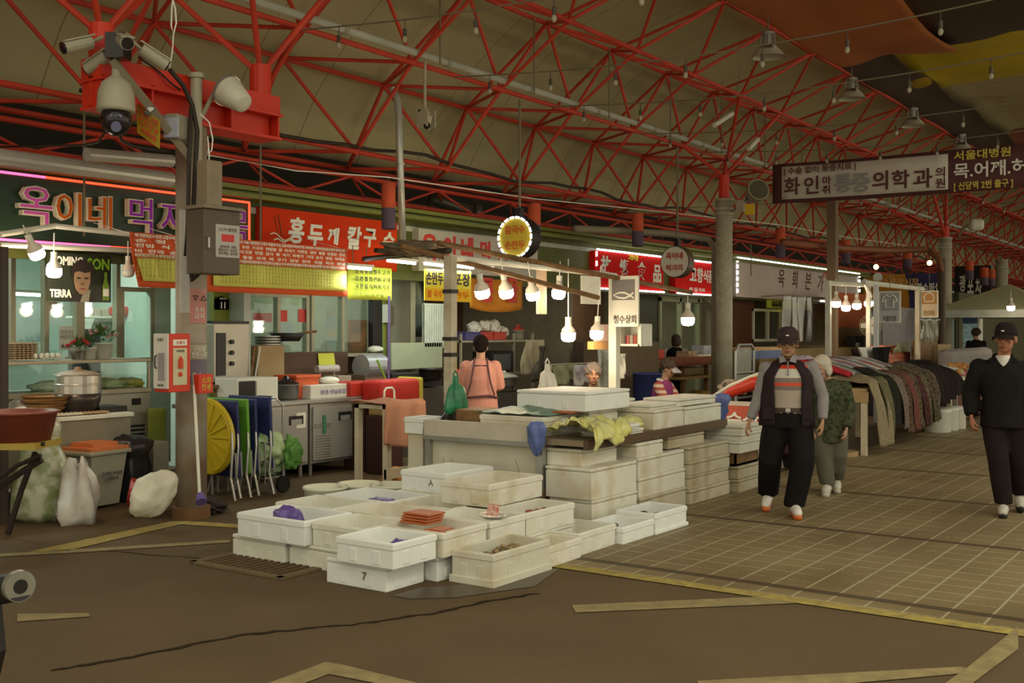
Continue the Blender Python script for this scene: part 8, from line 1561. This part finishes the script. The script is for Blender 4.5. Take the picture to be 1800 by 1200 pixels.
# loudspeaker drum by the middle column
t = thing('loudspeaker', 'round blue and cream loudspeaker drum on the middle column', 'loudspeaker', P(1325, 360, d=18.6)); c = P(1327, 340, d=18.4); ax = V(-.62, -.62, .25).normalized(); b = MB(); b.cyl(c+ax*.17, c, .19, .17, n=22); b.build('drum', M('drum_cream', (.26, .24, .16), .6), t, world=True); b = MB(); b.cyl(c, c-ax*.16, .165, .11, n=22); b.build('blue_back', M('speaker_blue', (.05, .06, .22), .4), t, world=True); b = MB(); b.cyl(c+ax*.15, c+ax*.18, .16, n=20); b.build('grille', M('grille_dark', (.09, .08, .05), .7), t, world=True); b = MB(); b.cyl(c, (17.62, 7.87, 3.6), .02, n=6); b.build('bracket', steel, t, world=True)
b = MB(); p = P(1318, 368, d=18.4); b.box(p.x-.02, p.x, p.y-.08, p.y+.08, p.z-.09, p.z+.09); tag(b.build('orange_plate', M('amber_cloth', (.68, .45, .02))), 'small amber plate hanging below the loudspeaker drum', 'plate'); b = MB(); p = P(1302, 362, d=18.6); b.box(p.x-.05, p.x+.05, p.y-.07, p.y+.07, p.z-.1, p.z+.1, bev=.01); tag(b.build('grey_box', camw), 'small grey box beside the amber plate on the middle column', 'box')
t = thing('floodlight', 'white floodlight on a curved arm at the far right column', 'floodlight', P(1715, 400, d=27.5)); c = P(1716, 395, d=27.5); b = MB(); b.obox(c, (.3, .34, .3), Matrix.Rotation(.5, 4, 'Z'), bev=.08); b.build('lamp_body', M('flood_white', (.58, .56, .46)), t, world=True); b = MB(); b.tube([P(1686, 415, d=28), P(1692, 402, d=27.8), P(1703, 394, d=27.6), c], .03, 8); b.build('arm', tube_m, t, world=True)
b = MB(); p = P(808, 360, v=10.0); b.tube([P(755, 350, v=10.2), P(775, 355, v=10.1), P(800, 365, v=10.0), P(836, 375, v=9.9)], .1, 12); b.cyl(P(832, 373, v=9.9), P(842, 376, v=9.85), .13, n=16); tag(b.build('exhaust_duct', M('dark_duct', (.10, .09, .07), .4, .5), smooth=True), 'dark exhaust duct end sticking out above the off white shop sign', 'duct')
b = MB(); b.tube([P(1010, 402, v=9), P(1100, 406, v=8.8), P(1180, 411, v=8.6), P(1245, 420, v=8.2), P(1256, 436, v=8.12), P(1256, 560, v=8.12), P(1256, 690, v=8.12)], .06, 8); tag(b.build('conduit', M('grey_tube', (.24, .21, .14), .6), smooth=True), 'thick grey tube bending down along the middle column', 'pipe')

for k, (x, y0, y1, v, lab) in enumerate(((148, 190, 415, 9.3, 'thin rod hanging in front of the dark green sign'), (458, 245, 440, 9.2, 'thin rod hanging between the green and the red sign'), (1320, 428, 485, 9.0, 'thin lamp rod hanging before the pale sign'))):
    a, c = P(x, y0, v=v), P(x, y1, v=v); b = MB(); b.cyl((a.x, v, a.z), (a.x, v, c.z), .012, n=6); tag(b.build('hanger_rod', wire_m), lab, 'rod')
# goods in front of the red shop
t = thing('shop_counter', 'long red brown counter before the red shop door', 'counter', P(1205, 660, v=8.9)); a0, a1 = uat(1156, 8.9), uat(1252, 8.9); zt = zat(1205, 628, 8.9)
b = MB(); b.box(a0, a1, 8.9, 9.4, zt-.16, zt); b.build('counter_top', M('red_brown', (.22, .06, .025), .6, scale=5), t, world=True); b = MB(); b.box(a0+.8, a1, 8.86, 9.3, .75, .80); b.build('lower_shelf', M('tan_top', (.38, .24, .09)), t, world=True)
for u in (a0+.05, (a0+a1)/2, a1-.12): b = MB(); b.box(u, u+.07, 8.95, 9.02, 0, zt-.16); b.build('leg', wood, t, world=True)
for k, (x0, x1, y0, y1, m, lab) in enumerate(((1210, 1226, 617, 628, M('side_dish', (.45, .36, .22), .6, rgb2=(.3, .1, .05), scale=10), 'trays of side dishes on the left of the red brown counter'), (1227, 1250, 622, 628, whitep, 'flat white tray on the right of the red brown counter'), (1237, 1252, 607, 622, M('blue_pack', (.25, .35, .5), .4, rgb2=(.5, .5, .48), scale=6), 'blue and white plastic pack on the red brown counter'), (1158, 1168, 614, 628, redc, 'small red tub at the left end of the red brown counter'))):
    blk('food_tray', lab, 'tray', x0, x1, y0, y1, 8.95, .25, m, z0=zt if k != 2 else zt+.05)
for k, (x0, x1, z0, h, m, lab) in enumerate(((1206, 1240, .80, .16, M('tan_sack', (.34, .26, .13), .8, scale=8), 'tan sack on the low shelf of the red brown counter'), (1205, 1236, .0, .45, M('straw_crate', (.36, .27, .13), .8, scale=8), 'straw coloured crate under the red brown counter'), (1237, 1250, .0, .5, M('ochre_sack', (.36, .22, .04), .8), 'ochre sack right of the straw coloured crate'))):
    a, c = uat(x0, 8.92), uat(x1, 8.92); b = MB(); b.box(a, c, 8.92, 9.25, z0, z0+h, bev=.06); tag(b.build('goods_sack', m, smooth=True), lab, 'sack')
b = MB(); b.box(8.55+.9, 8.55+1.5, 5.80, 6.15, .86, .98, bev=.01); tag(b.build('tan_box', M('cardboard', (.33, .24, .12))), 'tan box behind the right end of the big white foam box', 'box')
b = MB()
u0, u1 = uat(968, 8.22), uat(1036, 8.22); zr = zat(1000, 640, 8.22); b.cyl((u0, 8.22, zr), (u1, 8.22, zr), .015, n=8)
for u in (u0, u1): b.cyl((u, 8.22, 0), (u, 8.22, zr), .015, n=8)
tag(b.build('clothes_rail', alu), 'low metal rail carrying cloths left of the old seller', 'rail')
